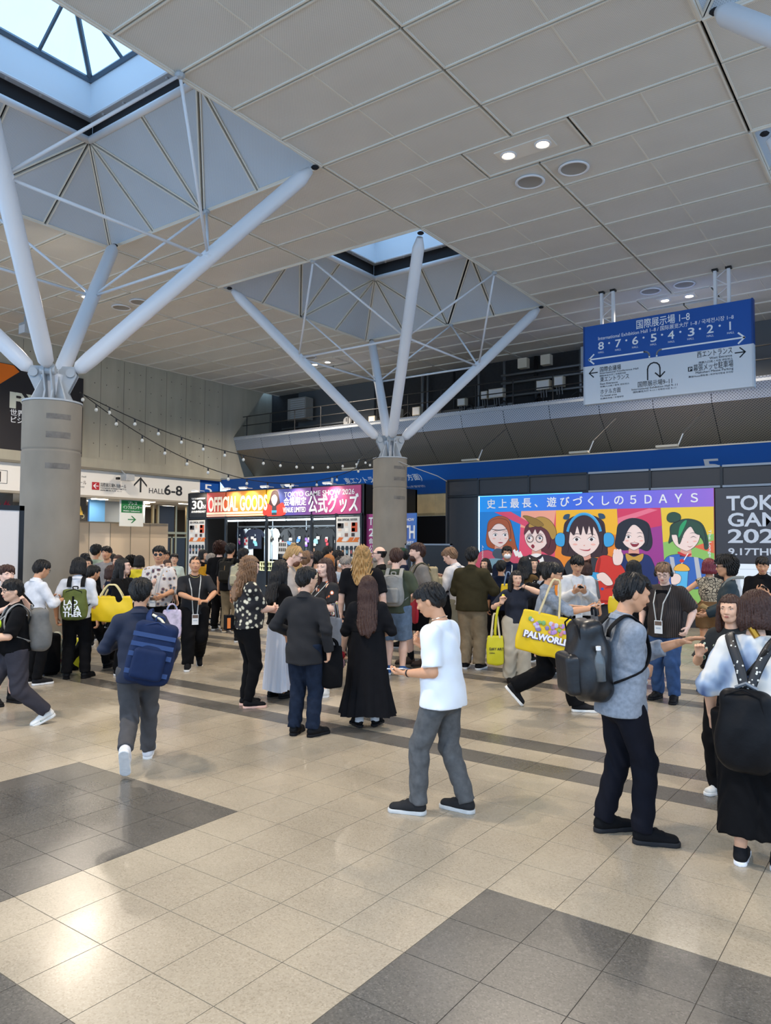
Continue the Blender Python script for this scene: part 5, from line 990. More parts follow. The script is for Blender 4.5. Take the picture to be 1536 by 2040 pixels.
    for nm,E_,W_,sx,i in (('R',ER,WR,1,0),('L',EL,WL,-1,1)):
        dd=nrm(hd[i]) if hd[i] is not None else nrm(W_-E_); pn=np.array(palm[i] if palm[i] is not None else (-sx,.15,0),float); pn=nrm(pn-dd*(pn@dd)); lat=np.cross(dd,pn)*sx
        c=curl[i]; Fh=Field(W_-.2,W_+.2,vf); Fh.cone(E_*.4+W_*.6,W_,.033*w,.0255,.01); kn=[]
        for j,(off,ln) in enumerate(((.030,.068),(.010,.076),(-.010,.071),(-.029,.056))):
            b=W_+dd*(.088-.004*abs(j-1))+lat*off; Fh.cone(W_+lat*off*.6,b,.0155,.0125,.012); dr=nrm(dd+lat*off*2.2*(1-c)); p=b
            for seg,ang in ((.45,75*c),(.32,85*c),(.23,55*c)):
                a_=math.radians(ang); dr=nrm(dr*math.cos(a_)+np.cross(lat,dr)*(-math.sin(a_)) if (np.cross(lat,dr)@pn)<0 else dr*math.cos(a_)+np.cross(lat,dr)*math.sin(a_)); e=p+dr*ln*seg*1.0; Fh.cone(p,e,.0098,.0088 if seg>.3 else .0075,.004); p=e
        tb=W_+dd*.028+lat*.028+pn*.006; t1=tb+nrm(dd*.7+lat*.65+pn*.35)*.04; t2=t1+nrm(dd*.8+lat*.25*(1-c)+pn*(.3+.7*c))*.03; Fh.cone(tb,t1,.0145,.0115,.01); Fh.cone(t1,t2,.0112,.009,.004); parts.append(Fh.net())
        g=np.eye(4); g[:3,0]=lat; g[:3,1]=dd; g[:3,2]=pn; g[:3,3]=(W_+dd*.085+pn*.03)*s; P.hand[nm]=P.M@Matrix(g.tolist())
    put('body',mesh_np('body',[(v*s,f) for v,f in parts],SKIN[skin]),root)
    # ---- face
    if face or face is None and phi_front(phi,head):
        for sx,nm in ((-1,'eye'),(1,'eye')):
            e=MB(); e.ell((sx*.031,.079,.008),(.0165,.0095,.0085),10,6,0); e.ell((sx*.031,.0845,.008),(.0078,.005,.0078),8,6,1); e.tube([(sx*.014,.0895,.012),(sx*.031,.0905,.0185),(sx*.049,.083,.013)],.0026,5,1); e.build('eye',[m_eyew,m_iris],root,True,M=P.Hl@Matrix.Scale(s,4))
            MB().tube([(sx*.015,.092,.026),(sx*.032,.092,.031),(sx*.048,.08,.026)],[.0042,.0048,.003],5).build('eyebrow',HAIR[hair[2]] if hair else m_iris,root,M=P.Hl@Matrix.Scale(s,4))
        e=MB(); e.ell((0,.0985,-.052),(.02,.006,.0042),8,5); e.ell((0,.0975,-.059),(.017,.006,.0046),8,5); e.build('lips',m_lips,root,True,M=P.Hl@Matrix.Scale(s,4))
    if glasses:
        g=MB(); 
        for sx in (-1,1): g.tube([(sx*.033+.024*math.cos(a),.098,.006+.018*math.sin(a)) for a in np.linspace(0,2*pi,13)[:-1]],.0022,5,closed=True); g.tube([(sx*.057,.095,.012),(sx*.08,.05,.014),(sx*.082,-.01,.008)],.0022,5)
        g.tube([(-.01,.1,.01),(.01,.1,.01)],.002,5); ge=g.build('glasses',mat('glasses_frame',glasses,.3),root,M=P.Hl@Matrix.Scale(s,4))
        if glasses=='#0a0a0b':
            for sx in (-1,1): MB().lathe([(.023,-.001),(.023,.001),(.0,.002)],12,sy=.75,M=Matrix.Translation((sx*.033,.098,.006))@Matrix.Rotation(-pi/2,4,'X')).build('dark_lens',m_blackg,ge)
    if hair:
        hm=P.Hl if hair[0] not in('long','curly') else Matrix.Translation(P.Hl.translation)@Matrix((rot('Z',twist+head[1]*.8)@rot('X',-lean*.5-head[0]*.45)).tolist()).to_4x4()
        put('hair',hair_obj(*hair),root,M=hm@Matrix.Scale(s,4))
    # ---- top garment
    if top:
        lo_=top.get('loose',.0); hem=top.get('hem',.80); col=top['m']; ez=.05; zz=(hem-hz)
        pts=[SR,SL,sp(0,0,zz)]+([ER,EL] if sl>0 else [])+([WR,WL] if sl>1 else [])
        F=Field(np.minimum.reduce(pts)-.24*w-belly*.5,np.maximum.reduce(pts)+.24*w+belly*.5,vc); cw=(.150 if fem else .163)*w+lo_
        F.cone(sp(0,-.005,.315),sp(0,.0,.26),cw*.86,cw*.97,.03,Rt,(1,.68,.7)); F.cone(sp(0,0,.28),sp(0,.005,.08),cw,cw*(.86 if fem else .95)+lo_*.4,.03,Rt,(1,.66,1)); cutp=((H+v3(0,0,zz),(0,0,-1)),)
        F.cone(sp(0,.005,.08),H+v3(0,.0,zz-.06)+(Rt@v3(0,0,zz)-v3(0,0,zz))*.3,cw*(.86 if fem else .95)+lo_*.4,cw*1.02+lo_*.6+.006,.03,Rt,(1,.76,1),cutp); F.ell(H+v3(0,-.045,-.03),(.138*w+lo_*.4,.104+lo_*.3,.115),.05) if zz<-.02 else None
        if zz<-.02: F.carve(lambda X,Y,Z:np.where(Z<H[2]+.1,(H[2]+zz)-Z,-1.)+0*X+0*Y)
        if belly: F.ell(sp(0,.06+belly*.3,.10),(.13*w,.1+belly,.15),.06,Rt)
        if fem: 
            for sx in (-1,1): F.ell(sp(sx*.07,.085,.29),(.065,.06,.065),.04,Rt)
        F.cone(SR+Rt@v3(-.025,0,-.012),SL+Rt@v3(.025,0,-.012),.056+lo_*.2,.056+lo_*.2,.05)
        for S_ in (SR,SL): F.cone(NB+Rt@v3(0,-.012,-.012),S_+Rt@v3(0,0,.0),.054,.048+lo_*.15,.03)
        F.cone(NB+Rt@v3(0,-.005,-.03),NB+Rt@v3(0,-.003,-.008),.068,.064,.03)
        for S_,E_,W_ in ((SR,ER,WR),(SL,EL,WL)):
            if sl<=0: continue
            ru=.058*w+lo_*.6; a=min(sl,1); pe=S_+(E_-S_)*a; n=nrm(E_-S_); F.cone(S_,S_+(E_-S_)*min(1,a+.15),ru,ru-.004 if sl<1 else ru-.01,.03,cut=((pe,n),) if sl<1 else ())
            if sl>1: pe=E_+(W_-E_)*(sl-1); n=nrm(W_-E_); F.cone(E_,W_,ru-.01,.044+lo_*.4,.02,cut=((pe,n),))
        top_c=NB+Rt@v3(0,.0,.02)
        if not top.get('collar'): F.carve(lambda X,Y,Z:-(np.sqrt((X-NB[0])**2+(Y-NB[1]-.012)**2)-.064+.0*Z) if False else np.minimum(.06-0*X+0*Y+0*Z,(Z-NB[2]-.012-.25*(NB[1]-.03-Y)*0)+.35*np.maximum(0,(Y-NB[1]))))
        F.disp(fold(top.get('fold',.005),30,_nm[0])); _nm[0]+=1.7
        for E_ in (ER,EL): F.disp(lambda X,Y,Z:.005*np.sin(85*(Z-E_[2])+25*(X-E_[0])+18*(Y-E_[1]))*np.exp(-((X-E_[0])**2+(Y-E_[1])**2+(Z-E_[2])**2)/.012)) if sl>.9 and q<12 else None
        V,Q=F.net(); ob=put(top.get('n','t_shirt'),mesh_np('top',[(V*s,Q)],col),root); P.top=ob
        if top.get('collar'):
            m=MB(); r=.066; m.lathe([(r+.004,-.03),(r,.018),(r+.012,.012),(r+.022,-.02)],18,cap=False); m.build('collar',top['collar'] if top['collar'] is not True else col,root,True,M=Matrix.Translation(NB*s)@Matrix((Rt@rot('X',-8)).tolist()).to_4x4()@Matrix.Scale(s,4))
    # ---- trousers / shorts
    if bot:
        ln=bot.get('len',1); lo_=bot.get('loose',0); fl=bot.get('flare',0); pts=[hipR,hipL,KR,KL]+([AR,AL] if ln>.5 else [])
        F=Field(np.minimum.reduce(pts)-.2*w,np.maximum.reduce(pts)+.2*w+v3(0,0,.02),vc); bw=(.148 if not fem else .155)*w
        F.cone(H+v3(0,0,.10),H+v3(0,0,-.03),bw*.93,bw+lo_*.5,.03,Rt,(1,.72,1)); F.ell(H+v3(0,-.045,-.04),(.13*w,.09,.1),.05)
        for h_,K_,A_ in ((hipR,KR,AR),(hipL,KL,AL)):
            A2=A_+nrm(A_-K_)*.02; r0,r1,r2=.092*w+lo_,.066*w+lo_,.052+lo_+fl
            if ln>.9: F.cone(h_,K_,r0,r1,.03); F.cone(K_,A2,r1,r2,.02,cut=((A_+nrm(A_-K_)*bot.get('cuff',.0),nrm(A_-K_)),))
            else: e=K_ if ln>.5 else h_+(K_-h_)*ln*2; pe=h_+(K_-h_)*min(1,ln*2); F.cone(h_,K_+(K_-h_)*.12,r0,r1+.012,.03,cut=((pe,nrm(K_-h_)),))
        F.disp(lambda X,Y,Z:.0045*np.sin(40*Z+7*np.sin(13*X)+6*np.sin(12*Y)+_nm[0])*(.4+np.exp(-((Z-KR[2])/.12)**2)+.9*np.exp(-((Z-.14)/.1)**2))); tz=.03 if (top and top.get('hem',.8)<.86) else .13; F.carve(lambda X,Y,Z:(Z-H[2]-tz)+0*X+0*Y)
        V,Q=F.net(); put(bot.get('n','trousers'),mesh_np('bottom',[(V*s,Q)],bot['m']),root)
    if skirt:                                                    # skirt or dress body: ring loft with pleats
        z0,z1,r0,r1,pl,am=skirt['z0'],skirt['z1'],skirt['r0'],skirt['r1'],skirt.get('pl',12),skirt.get('am',.012); n=72; m=MB(); rows=22; vs=[]; fs=[]
        for i in range(rows+1):
            f=i/rows; z=z0+(z1-z0)*f; r=r0+(r1-r0)*f**skirt.get('pw',1); 
            if skirt.get('tier') and f>skirt['tier']: r+=.03*((f-skirt['tier'])/(1-skirt['tier']))
            for j in range(n):
                a=2*pi*j/n; k=am*f*(1.6 if skirt.get('tier') and f>skirt['tier'] else 1); rr=r+k*math.sin(pl*a+2*math.sin(3*a))+k*.5*math.sin(2.3*pl*a+4*f); vs.append(((H[0]+rr*math.cos(a))*s,(H[1]*(1-f*.3)+rr*.74*math.sin(a))*s,(z+(.012*math.sin(3*a) if i==rows else 0))*s))
        for i in range(rows):
            for j in range(n): fs.append((i*n+j,(i+1)*n+j,(i+1)*n+(j+1)%n,i*n+(j+1)%n))
        fs.append(tuple(range(n))); m.add(vs,fs); m.build(skirt.get('n','skirt'),skirt['m'],root,True)
    # ---- shoes
    if shoes:
        a,b=shoe_mesh(*shoes[:3])
        for l,A_ in ((lR,AR),(lL,AL)):
            dzf=A_[2]-.08; M=Matrix.Translation(Vector(((A_)*s).tolist()))@Matrix.Rotation(math.radians(l[3]),4,'Z')@Matrix.Rotation(math.radians(-l[4]),4,'X')@Matrix.Translation((0,.03*s,-.08*s))@Matrix.Scale(s*(.92 if fem else 1),4)
            sh_=put('shoe',a,root,M=M); put('sole',b,sh_)
            if len(shoes)>3: MB().lathe([(.05,.06),(.049,.12),(.043,.2)],14,(0,-.03,0),cap=False).build('sock',cl(shoes[3]),root,True,M=Matrix.Translation(Vector((A_*s).tolist()))@Matrix.Rotation(math.radians(l[3]),4,'Z')@Matrix.Translation((0,.03*s,-.08*s))@Matrix.Scale(s,4))
    if lany:                                                     # lanyard with a badge card
        fr=.075+.66*.5*0+(.128 if not fem else .135)*.9*w+ (top.get('loose',0) if top else 0)*.7+belly*.4; zb=lany if isinstance(lany,float) else .08
        m=MB(); 
        for sx in (-1,1): m.tube([sp(sx*.055,-.06,.51),sp(sx*.085,.02,.50),sp(sx*.085,.075,.44),sp(sx*.06,fr,.30),sp(sx*.03,fr+.012,zb+.03)],.008,5,flat=.3)
        la=m.build('lanyard',cl('#b9b9b4'),root); la.data.transform(Matrix.Scale(s,4)); M=Matrix(np.vstack([np.hstack([Rt,(sp(0,fr+.016,zb)*s)[:,None]]),[0,0,0,1]]).tolist())
        bd=MB().box(-.048,-.004,-.13,.048,.004,.03).build('badge',mat('badge_card','#e6e6e4',.4),la); bd.matrix_local=M; pb_=MB().box(-.042,.004,-.03,.042,.0055,.02).build('badge_print',mat('badge_brown','#6b5648',.6),la); pb_.matrix_local=M
        p2=MB().box(-.03,.004,-.075,.03,.0055,-.055).build('badge_print',mat('badge_grey','#b4bcc4',.6),la); p2.matrix_local=M
    return P
def phi_front(phi,head): a=abs((phi-head[1]+180)%360-180); return a>55
# ---------------------------------------------------------------- things people carry
def rbox(F,c,b,r,k=.015):
    q=F.sub([c[i]-b[i]-r-.02 for i in range(3)],[c[i]+b[i]+r+.02 for i in range(3)]); sl,(x,y,z)=q
    X,Y,Z=np.abs(x-c[0])-b[0],np.abs(y-c[1])-b[1],np.abs(z-c[2])-b[2]
    F.put(sl,(np.sqrt(np.maximum(X,0)**2+np.maximum(Y,0)**2+np.maximum(Z,0)**2)+np.minimum(np.maximum(np.maximum(X,Y),Z),0)-r).astype(np.float32),k)
def strap(parent,pts,w,m,name='strap',t=.25): return MB().tube([tuple(p) for p in pts],w,8,flat=t,up=(0,1,0)).build(name,m,parent,True)
def spline(pts,n=4): 
    P=[Vector(p) for p in pts]; out=[]; k=len(P)
    for i in range(k-1):
        a,b,c,d=P[max(0,i-1)],P[i],P[i+1],P[min(k-1,i+2)]
        for q in range(n): t=q/n; out.append(.5*((2*b)+(c-a)*t+(2*a-5*b+4*c-d)*t*t+(3*b-a-3*c+d)*t**3))
    return out+[P[-1]]
def backpack(P,label,col,size=(.29,.17,.45),z=.30,off=0,dy=0,tilt=0,straps=(1,1),scol=None,round_=.05,pocket=True,rough=.7,roll=0,bott=False,mats=None,fa=.005,taper=.03,front=.125,cat='backpack'):
    w,d,h=size; s=P.s; m=mats or cl(col,rough); sm=cl(scol or col,.8); t=empty('backpack',M=P.T,label=label,cat=cat)
    F=Field((-w/2-.05,-d/2-.05,-h/2-.05),(w/2+.05,d/2+.06,h/2+.05),.012); r=round_
    rbox(F,(0,0,0),(w/2-r,d/2-r,h/2-r),r); F.ell((0,-d*.12,-h*.12),(w*.46,d*.55,h*.36),.05)
    F.disp(fold(fa,22,w*10)); F.disp(lambda x,y,z:taper*np.maximum(0,z-.02)/h+0*x+0*y); V,Q=F.net(); B=Matrix.Translation((off,-(front+d/2+dy)*1,z*s))@Matrix.Rotation(math.radians(tilt),4,'X')@Matrix.Rotation(math.radians(roll),4,'Y')
    put('pack_body',mesh_np('pack_body',[(V,Q)],m),t,M=B)
    if pocket:
        G=Field((-w/2,-.07,-h*.33),(w/2,.07,h*.33),.011); rbox(G,(0,0,0),(w*.36-.035,.02,h*.24-.035),.035); V,Q=G.net(); put('front_pocket',mesh_np('front_pocket',[(V,Q)],m),t,M=B@Matrix.Translation((0,-d/2-.02,-h*.17)))
        z_=MB(); z_.tube([(-w*.33,-d/2-.045,-h*.02),(-w*.15,-d/2-.055,h*.045),(w*.15,-d/2-.055,h*.045),(w*.33,-d/2-.045,-h*.02)],.005,5); z_.build('zip',m_trim,t,M=B)
    MB().tube([(-w*.36,-d*.35,h*.2),(-w*.3,-d*.42,h*.40),(0,-d*.40,h*.485),(w*.3,-d*.42,h*.40),(w*.36,-d*.35,h*.2)],.006,5).build('zip',sm,t,M=B)
    MB().tube(spline([(-.03,d*.3,h*.47),(-.03,d*.3,h*.55),(.03,d*.3,h*.55),(.03,d*.3,h*.47)]),.009,6).build('handle',sm,t,True,M=B)
    sh=P.J['SR']; hw=abs(float(np.linalg.norm(P.J['SR']-P.J['SL'])))/2
    for sx,on in ((-1,straps[0]),(1,straps[1])):
        if not on: continue
        a=hw*.52; lo=P.lo*.35+.008; pts=[(sx*min(a,w*.3)+off*.6,-.125-dy*.5-lo,.38),(sx*a,-.112-lo,.44),(sx*a,-.03,.512+lo*.6),(sx*a,.06+lo*.5,.468+lo*.4),(sx*(a+.008),.103+lo,.37),(sx*(a+.03),.108+lo,.27),(sx*(a+.075+lo),.045,.18),(sx*w*.45+off*.6,-.12-dy*.5,.10)]
        strap(t,[Vector(p)*s for p in spline(pts)],.03,sm)
    if bott:
        b=MB(); b.lathe([(.0,-.1),(.032,-.1),(.033,.02),(.028,.05),(.014,.08),(.014,.1)],14); bo=b.build('water_bottle',mat('bottle_clear','#cfd8dc',.08,trans=.85),t,True,M=B@Matrix.Translation((w/2+.015,.0,-h*.05))); MB().lathe([(.016,.095),(.016,.12),(0,.121)],12).build('bottle_cap',m_whitem,bo)
    P.B=B; P.bag=t; return t
def tote(M,label,m,size=(.4,.36,.1),hl=.28,hm=None,grp=None,name='tote_bag',pr=None,hx=.28,cat='bag'):
    w,h,d=size; t=empty(name,M=M,label=label,cat=cat,group=grp); F=Field((-w/2-.04,-d/2-.04,-h-.04),(w/2+.04,d/2+.04,.04),.012)
    rbox(F,(0,0,-h/2),(w/2-.02,.004,h/2-.02),.018); F.ell((0,0,-h*.6),(w*.46,d/2,h*.38),.05); F.disp(lambda x,y,z:.004*np.sin(24*x+9*z)*np.sin(17*z+5*x)); V,Q=F.net(); put('bag_body',mesh_np('bag_body',[(V,Q)],m),t)
    for sy in (-1,1): MB().tube(spline([(-w*hx,sy*.02,-.04),(-w*hx*.9,sy*.02,.02),(-w*hx*.4,sy*.015,hl*.9),(0,sy*.01,hl),(w*hx*.4,sy*.015,hl*.9),(w*hx*.9,sy*.02,.02),(w*hx,sy*.02,-.04)]),.012,6,flat=.35,up=(0,1,0)).build('bag_handle',hm or m,t,True)
    return t
def phone(P,hand,label,col='#1a1a1c',dz=-.018,dy=.0,grp=None,rz=0):
    t=empty('phone',M=P.hand[hand]@Matrix.Translation((0,dy,dz))@Matrix.Rotation(math.radians(rz),4,'Z'),label=label,cat='phone',group=grp)
    MB().box(-.036,-.075,-.004,.036,.075,.0035).build('case',mat('phone_'+col.strip('#'),col,.35),t); MB().box(-.033,-.071,.0035,.033,.071,.0045).build('screen',mat('phone_screen','#20262e',.1,emit=.3),t); return t
def bottle(M,label,capc='#b8c43a'):
    t=empty('water_bottle',M=M,label=label,cat='bottle'); MB().lathe([(.0,-.1),(.03,-.1),(.032,.02),(.028,.05),(.014,.08),(.014,.095)],16).build('bottle_body',mat('bottle_clear','#cfd8dc',.08,trans=.85),t,True); MB().lathe([(.016,.09),(.016,.115),(0,.116)],12).build('cap',mat('cap_'+capc.strip('#'),capc,.5),t); MB().lathe([(.0325,-.05),(.0325,.0)],16,cap=False).build('wrap_label',mat('bottle_wrap','#dfe6e2',.5),t); return t
def wrist_band(P,hand,m,name='bracelet',r=.031):
    M=P.hand[hand]; MB().tube([(r*math.cos(a),-.1,-.03+r*.8*math.sin(a)) for a in np.linspace(0,2*pi,15)[:-1]],.005,6,closed=True).build(name,m,P.root,True,M=P.M.inverted()@M)
def W(P,x,y,z): return P.M@Matrix.Translation((x*P.s,y*P.s,z*P.s))
# ================================================================ the people, nearest first
m_tee=mat('tee_bright_white','#e9edf2',.8,noise=.03); m_jean=cl('#1c2535',.85,.25,20); m_gpant=cl('#595a5b',.85,.18,22); m_black=cl('#0e0e10',.85); m_navy=cl('#161d30',.85); m_khaki=cl('#a3937a',.85); m_wshirt=cl('#d9dade',.8); m_chamb=mat('chambray','#868d97',.85,noise=.18,nscale=40); m_blk2=cl('#141417',.85)
T=lambda m,**k: dict(m=m,**k)
# 1 man in white T-shirt
p=person(-2.819,4.652,1.651,-66,'man in a loose white T-shirt and grey jeans looking down at his phone',T(m_tee,sl=.85,loose=.032,hem=.795,fold=.005),T(m_gpant,loose=.012),('short',0,'k'),'b',(.06,.24,1.20),(-.17,.27,1.03),(.10,-.10,.08,-4,0),(-.11,.20,.08,14,0),4,0,(20,8,0),shoes=('sneaker','#2a2a2b','#c9c9c6'),curl=(.6,.35),palm=((-.3,-.6,.7),(.2,-.2,1)),pole=(None,(-.3,-1,-.6)))
phone(p,'L','thin phone held flat in the hand of the man in the white T-shirt','#d8d4d0',.0); wrist_band(p,'L',m_blackg)
MB().tube([tuple(q*p.s) for q in [p.J['NB']+v3(.066*math.cos(a),.012+.066*math.sin(a),.02-.02*math.sin(a)) for a in np.linspace(0,2*pi,20)[:-1]]],.0022,5,closed=True).build('necklace',mat('chain_silver','#d9d4cc',.2,metal=1),p.root)
# 2 man with the big black backpack
p=person(-1.690,4.973,1.734,66,'man in a light blue shirt with a big black leather backpack, one hand held out',T(m_chamb,sl=1.55,loose=.022,hem=.80,n='shirt',collar=True,fold=.005),T(cl('#14151d',.85),loose=.014),('swept',0,'k'),'b',(-.06,.21,1.05),(.02,.40,1.25),(.11,.09,.08,-18,0),(-.11,-.08,.08,4,0),3,0,(16,-6,0),shoes=('sneaker','#131315','#2a2a2c'),curl=(.5,.12),palm=(None,(.1,-.2,-1)),pole=((.5,-.6,-.6),None))
backpack(p,'big black leather backpack with a bottle in its side pocket','#18181a',(.36,.23,.56),.24,round_=.085,rough=.4,bott=True,fa=.009,taper=.09,tilt=8,mats=mat('pack_leather','#1a1a1c',.38,bump=.25,bscale=18))
# 3 woman at the right edge
m_td=pattern('feather_print','#e2dfd8',[(0,'#2e3a58'),(.38,'#4d5f86'),(.47,'#9fb0c6'),(.53,'#e6e2da'),(1,'#eceae4')],'noise',3.2,interp='LINEAR',stretch=(1.2,1.2,.7))
p=person(-0.873,5.011,1.643,14,'woman with dark bobbed hair and a white and indigo feather print top',T(m_td,sl=1.15,loose=.05,hem=.72,n='blouse'),T(m_black,loose=.085,n='culottes',cuff=-.09),('bob',0,'n'),'a',(.30,.08,.86),(-.30,.1,.88),(.10,.03,.08,-6,0),(-.10,-.02,.08,8,0),2,0,(2,-8,0),fem=1,shoes=('sneaker','#1b1b1d','#e8e8ea'))
MB().tube([(p.J['AR'][0]*p.s,p.J['AR'][1]*p.s,.1),(p.J['KR'][0]*p.s,p.J['KR'][1]*p.s,.42)],[.036,.052],12).build('calf',SKIN['a'],p.root,True); MB().tube([(p.J['AL'][0]*p.s,p.J['AL'][1]*p.s,.1),(p.J['KL'][0]*p.s,p.J['KL'][1]*p.s,.42)],[.036,.052],12).build('calf',SKIN['a'],p.root,True)
t=backpack(p,'black drawstring backpack with studded straps on the woman in the feather print top','#141416',(.31,.17,.48),-.03,round_=.08,pocket=False,rough=.5,straps=(0,0),front=.15)
s=p.s; m_stud=pattern('studded_strap','#17171a',[(0,'#d8d4c8'),(.22,'#d8d4c8'),(.24,'#17171a'),(1,'#17171a')],'voronoi',38,.5)
for sx in (-1,1): strap(t,[Vector(q)*s for q in spline([(sx*.015,-.21,.20),(sx*.05,-.18,.32),(sx*.11,-.13,.46),(sx*.15,-.03,.515),(sx*.15,.09,.43)])],.03,m_stud)
MB().tube([(.03,-.27,.18),(.04,-.28,.0),(.05,-.27,-.12)],.006,6).build('zip',m_trim,t); MB().tube([(.05+.02*math.cos(a),-.285,-.16+.03*math.sin(a)) for a in np.linspace(0,2*pi,13)[:-1]],.005,6,closed=True).build('snap_hook',m_trim,t); MB().tube([(-.06,-.22,.2),(.0,-.23,.23),(.06,-.22,.2)],.012,6).build('buckle',m_trim,t)
MB().tube([tuple(p.Hl@Vector((.02*k,-.105,-.10-.03*k))) for k in range(3)],.02,6).build('hair_clip',mat('clip_gold','#b8862c',.3,metal=.7),p.root)
MB().tube([(-.02,-.13*s,1.2*s),(.1*s,-.14*s,1.36*s),(.16*s,-.05*s,1.5*s)],.012,6).build('braid',HAIR['k'],p.root)
# 4 man walking away in navy
p=person(-5.561,3.996,1.661,6,'man in a navy shirt walking away with a navy backpack on one shoulder',T(mat('navy_shirt','#182136',.85,noise=.12),sl=1.9,loose=.012,hem=.76,n='shirt',collar=True),T(cl('#4b4a4b',.85),loose=.012),('short',0,'k'),'b',(.26,.02,.90),(-.15,.20,1.08),(.075,.26,.08,-4,-12),(-.05,-.36,.25,0,58),3,0,(0,-8,0),shoes=('sneaker','#cfcfd2','#dedcd8'),pole=(None,(-.7,-.9,-.4)))
backpack(p,'navy canvas backpack with cream cord on the man walking away','#1c2947',(.36,.24,.52),.17,off=.13,straps=(0,1),scol='#27365a',roll=12,round_=.06)
for z in (-.02,.06,.14,-.16): MB().box(-.17,-.135,z-.018,.17,-.128 if z>0 else -.16,z+.018).build('webbing_band',mat('webbing_blue','#2c4470',.8),p.bag,M=p.B)
MB().tube(spline([(.12,-.14,.47),(.2,-.2,.42),(.24,-.25,.34),(.22,-.28,.28),(.18,-.26,.33),(.25,-.27,.30),(.29,-.24,.22)]),.011,6).build('cord',cl('#d8cfb8'),p.bag,True)
# 5 man in black pullover
p=person(-5.125,5.609,1.672,24,'man in a black pullover and dark jeans, a black coat over his arm',T(mat('pullover_black','#1a1a1d',.9,noise=.08),sl=1.95,loose=.018,hem=.735,n='pullover',collar=True),T(m_jean,loose=.016),('short',0,'k'),'a',(.27,.06,.86),(-.22,.2,1.02),(.11,.03,.08,-26,0),(-.09,.03,.08,2,0),1,0,(2,-28,0),shoes=('loafer','#121214','#1b1b1d'),glasses='#2a2a2a')
t=tote(W(p,.27,.12,.92),'black coat hanging from the forearm of the man in the black pullover',m_black,(.24,.42,.12),.06,name='folded_coat',cat='coat')
# 6 woman in tiered black dress
p=person(-4.830,6.270,1.584,4,'woman with long brown hair in a long tiered black dress seen from behind',T(m_blk2,sl=1.0,loose=.03,hem=1.08,n='dress_top'),None,('long',.42,'n'),'a',(.20,.18,1.02),(-.26,.10,.86),(.11,.02,.10,-20,0),(-.06,-.04,.10,30,0),1,0,(4,0,0),fem=1,shoes=('sandal','#141416','#1a1a1c','#dcdcdc'),skirt=dict(z0=1.20,z1=.16,r0=.178,r1=.28,pl=13,am=.014,tier=.70,m=m_blk2,n='dress'))
t=empty('plush_charm',M=W(p,-.27,.06,.80),label='small red and white plush charm hanging beside the woman in the black dress',cat='charm'); MB().ell((0,0,0),(.035,.035,.04),12,8).build('head',mat('plush_red','#b5202c',.9),t,True); MB().ell((0,0,-.09),(.03,.028,.055),12,8).build('plush_body',mat('plush_pink','#d8a8b4',.9),t,True)
# 7 curly woman
m_flb=pattern('dandelion_print','#161518',[(0,'#e6e0cc'),(.3,'#c8c0a6'),(.42,'#17161a'),(1,'#17161a')],'voronoi',17,.85,interp='LINEAR')
p=person(-6.572,6.212,1.761,70,'woman with curly light brown hair, dandelion print blouse and black trousers',T(m_flb,sl=.9,loose=.035,hem=.90,n='blouse'),T(m_black,loose=.0),('curly',.24,'l'),'c',(-.02,.34,1.10),(-.06,.32,1.08),(.09,.0,.08,-12,0),(-.09,.02,.08,4,0),0,0,(4,8,0),w=1.14,fem=1,belly=.03,shoes=('sneaker','#141416','#e2b7a6'),curl=(.8,.8))
t=empty('belt_pouch',M=W(p,.0,-.2,.98),label='small black pouch with orange lettering on the hip of the curly haired woman',cat='pouch'); MB().box(-.05,-.05,-.1,.05,.04,.07).build('pouch_body',m_black,t); MB().box(.05,-.04,-.08,.054,.0,.04).build('print',mat('orange_print','#e07a30',.6),t)
# 8 woman with long white skirt
p=person(-6.657,6.799,1.715,58,'woman with long straight black hair, black cardigan and long white skirt',T(m_black,sl=1.4,loose=.02,hem=.90,n='cardigan'),None,('long',.34,'k'),'d',(.04,.32,1.10),(-.1,.3,1.08),(.09,.05,.08,0,0),(-.09,0,.08,0,0),1,0,(5,12,0),fem=1,shoes=('flat','#141416','#141416'),skirt=dict(z0=.98,z1=.10,r0=.14,r1=.20,pl=9,am=.012,m=mat('skirt_white','#dcdbe0',.8)))
MB().tube([tuple(Vector(q)*p.s) for q in spline([(-.1,-.1,1.38),(.02,.12,1.35),(.12,.14,1.15),(.2,.05,.95)])],.008,6).build('bag_strap',cl('#b8a888'),p.root,True)
# 9 woman in flowered dress
m_fld=pattern('flower_print','#141316',[(0,'#f2d24a'),(.16,'#e8e6e0'),(.24,'#c8683a'),(.3,'#141316'),(1,'#141316')],'voronoi',8.5,.8,interp='CONSTANT')
p=person(-6.227,7.326,1.734,-118,'woman with long wavy brown hair in a black dress with yellow flowers holding a bottle',T(m_fld,sl=.8,loose=.03,hem=1.02,n='dress_top'),None,('long',.22,'n'),'c',(.15,.30,1.12),(-.12,.3,1.16),(.09,.0,.08,0,0),(-.09,.1,.08,0,0),0,0,(2,20,0),fem=1,shoes=('sneaker','#dcdad4','#e8e6e2'),lany=.02,skirt=dict(z0=1.14,z1=.40,r0=.172,r1=.28,pl=9,am=.016,m=m_fld,n='dress'),curl=(.6,.6))
bottle(p.hand['L']@Matrix.Rotation(-pi/2,4,'Y')@Matrix.Translation((0,0,.02)),'clear water bottle with a yellow green cap held by the woman in the flowered dress'); wrist_band(p,'L',m_trim,'watch')
t=tote(W(p,.0,.2,.98),'small red pouch hanging from the lanyard of the woman in the flowered dress',mat('pouch_red','#c0202a',.6),(.11,.12,.05),.05,cat='pouch',name='red_pouch')
t=tote(W(p,-.30,.1,1.0),'flat grey tote bag on the arm of the woman in the flowered dress',cl('#6d7178'),(.34,.34,.06),.16)
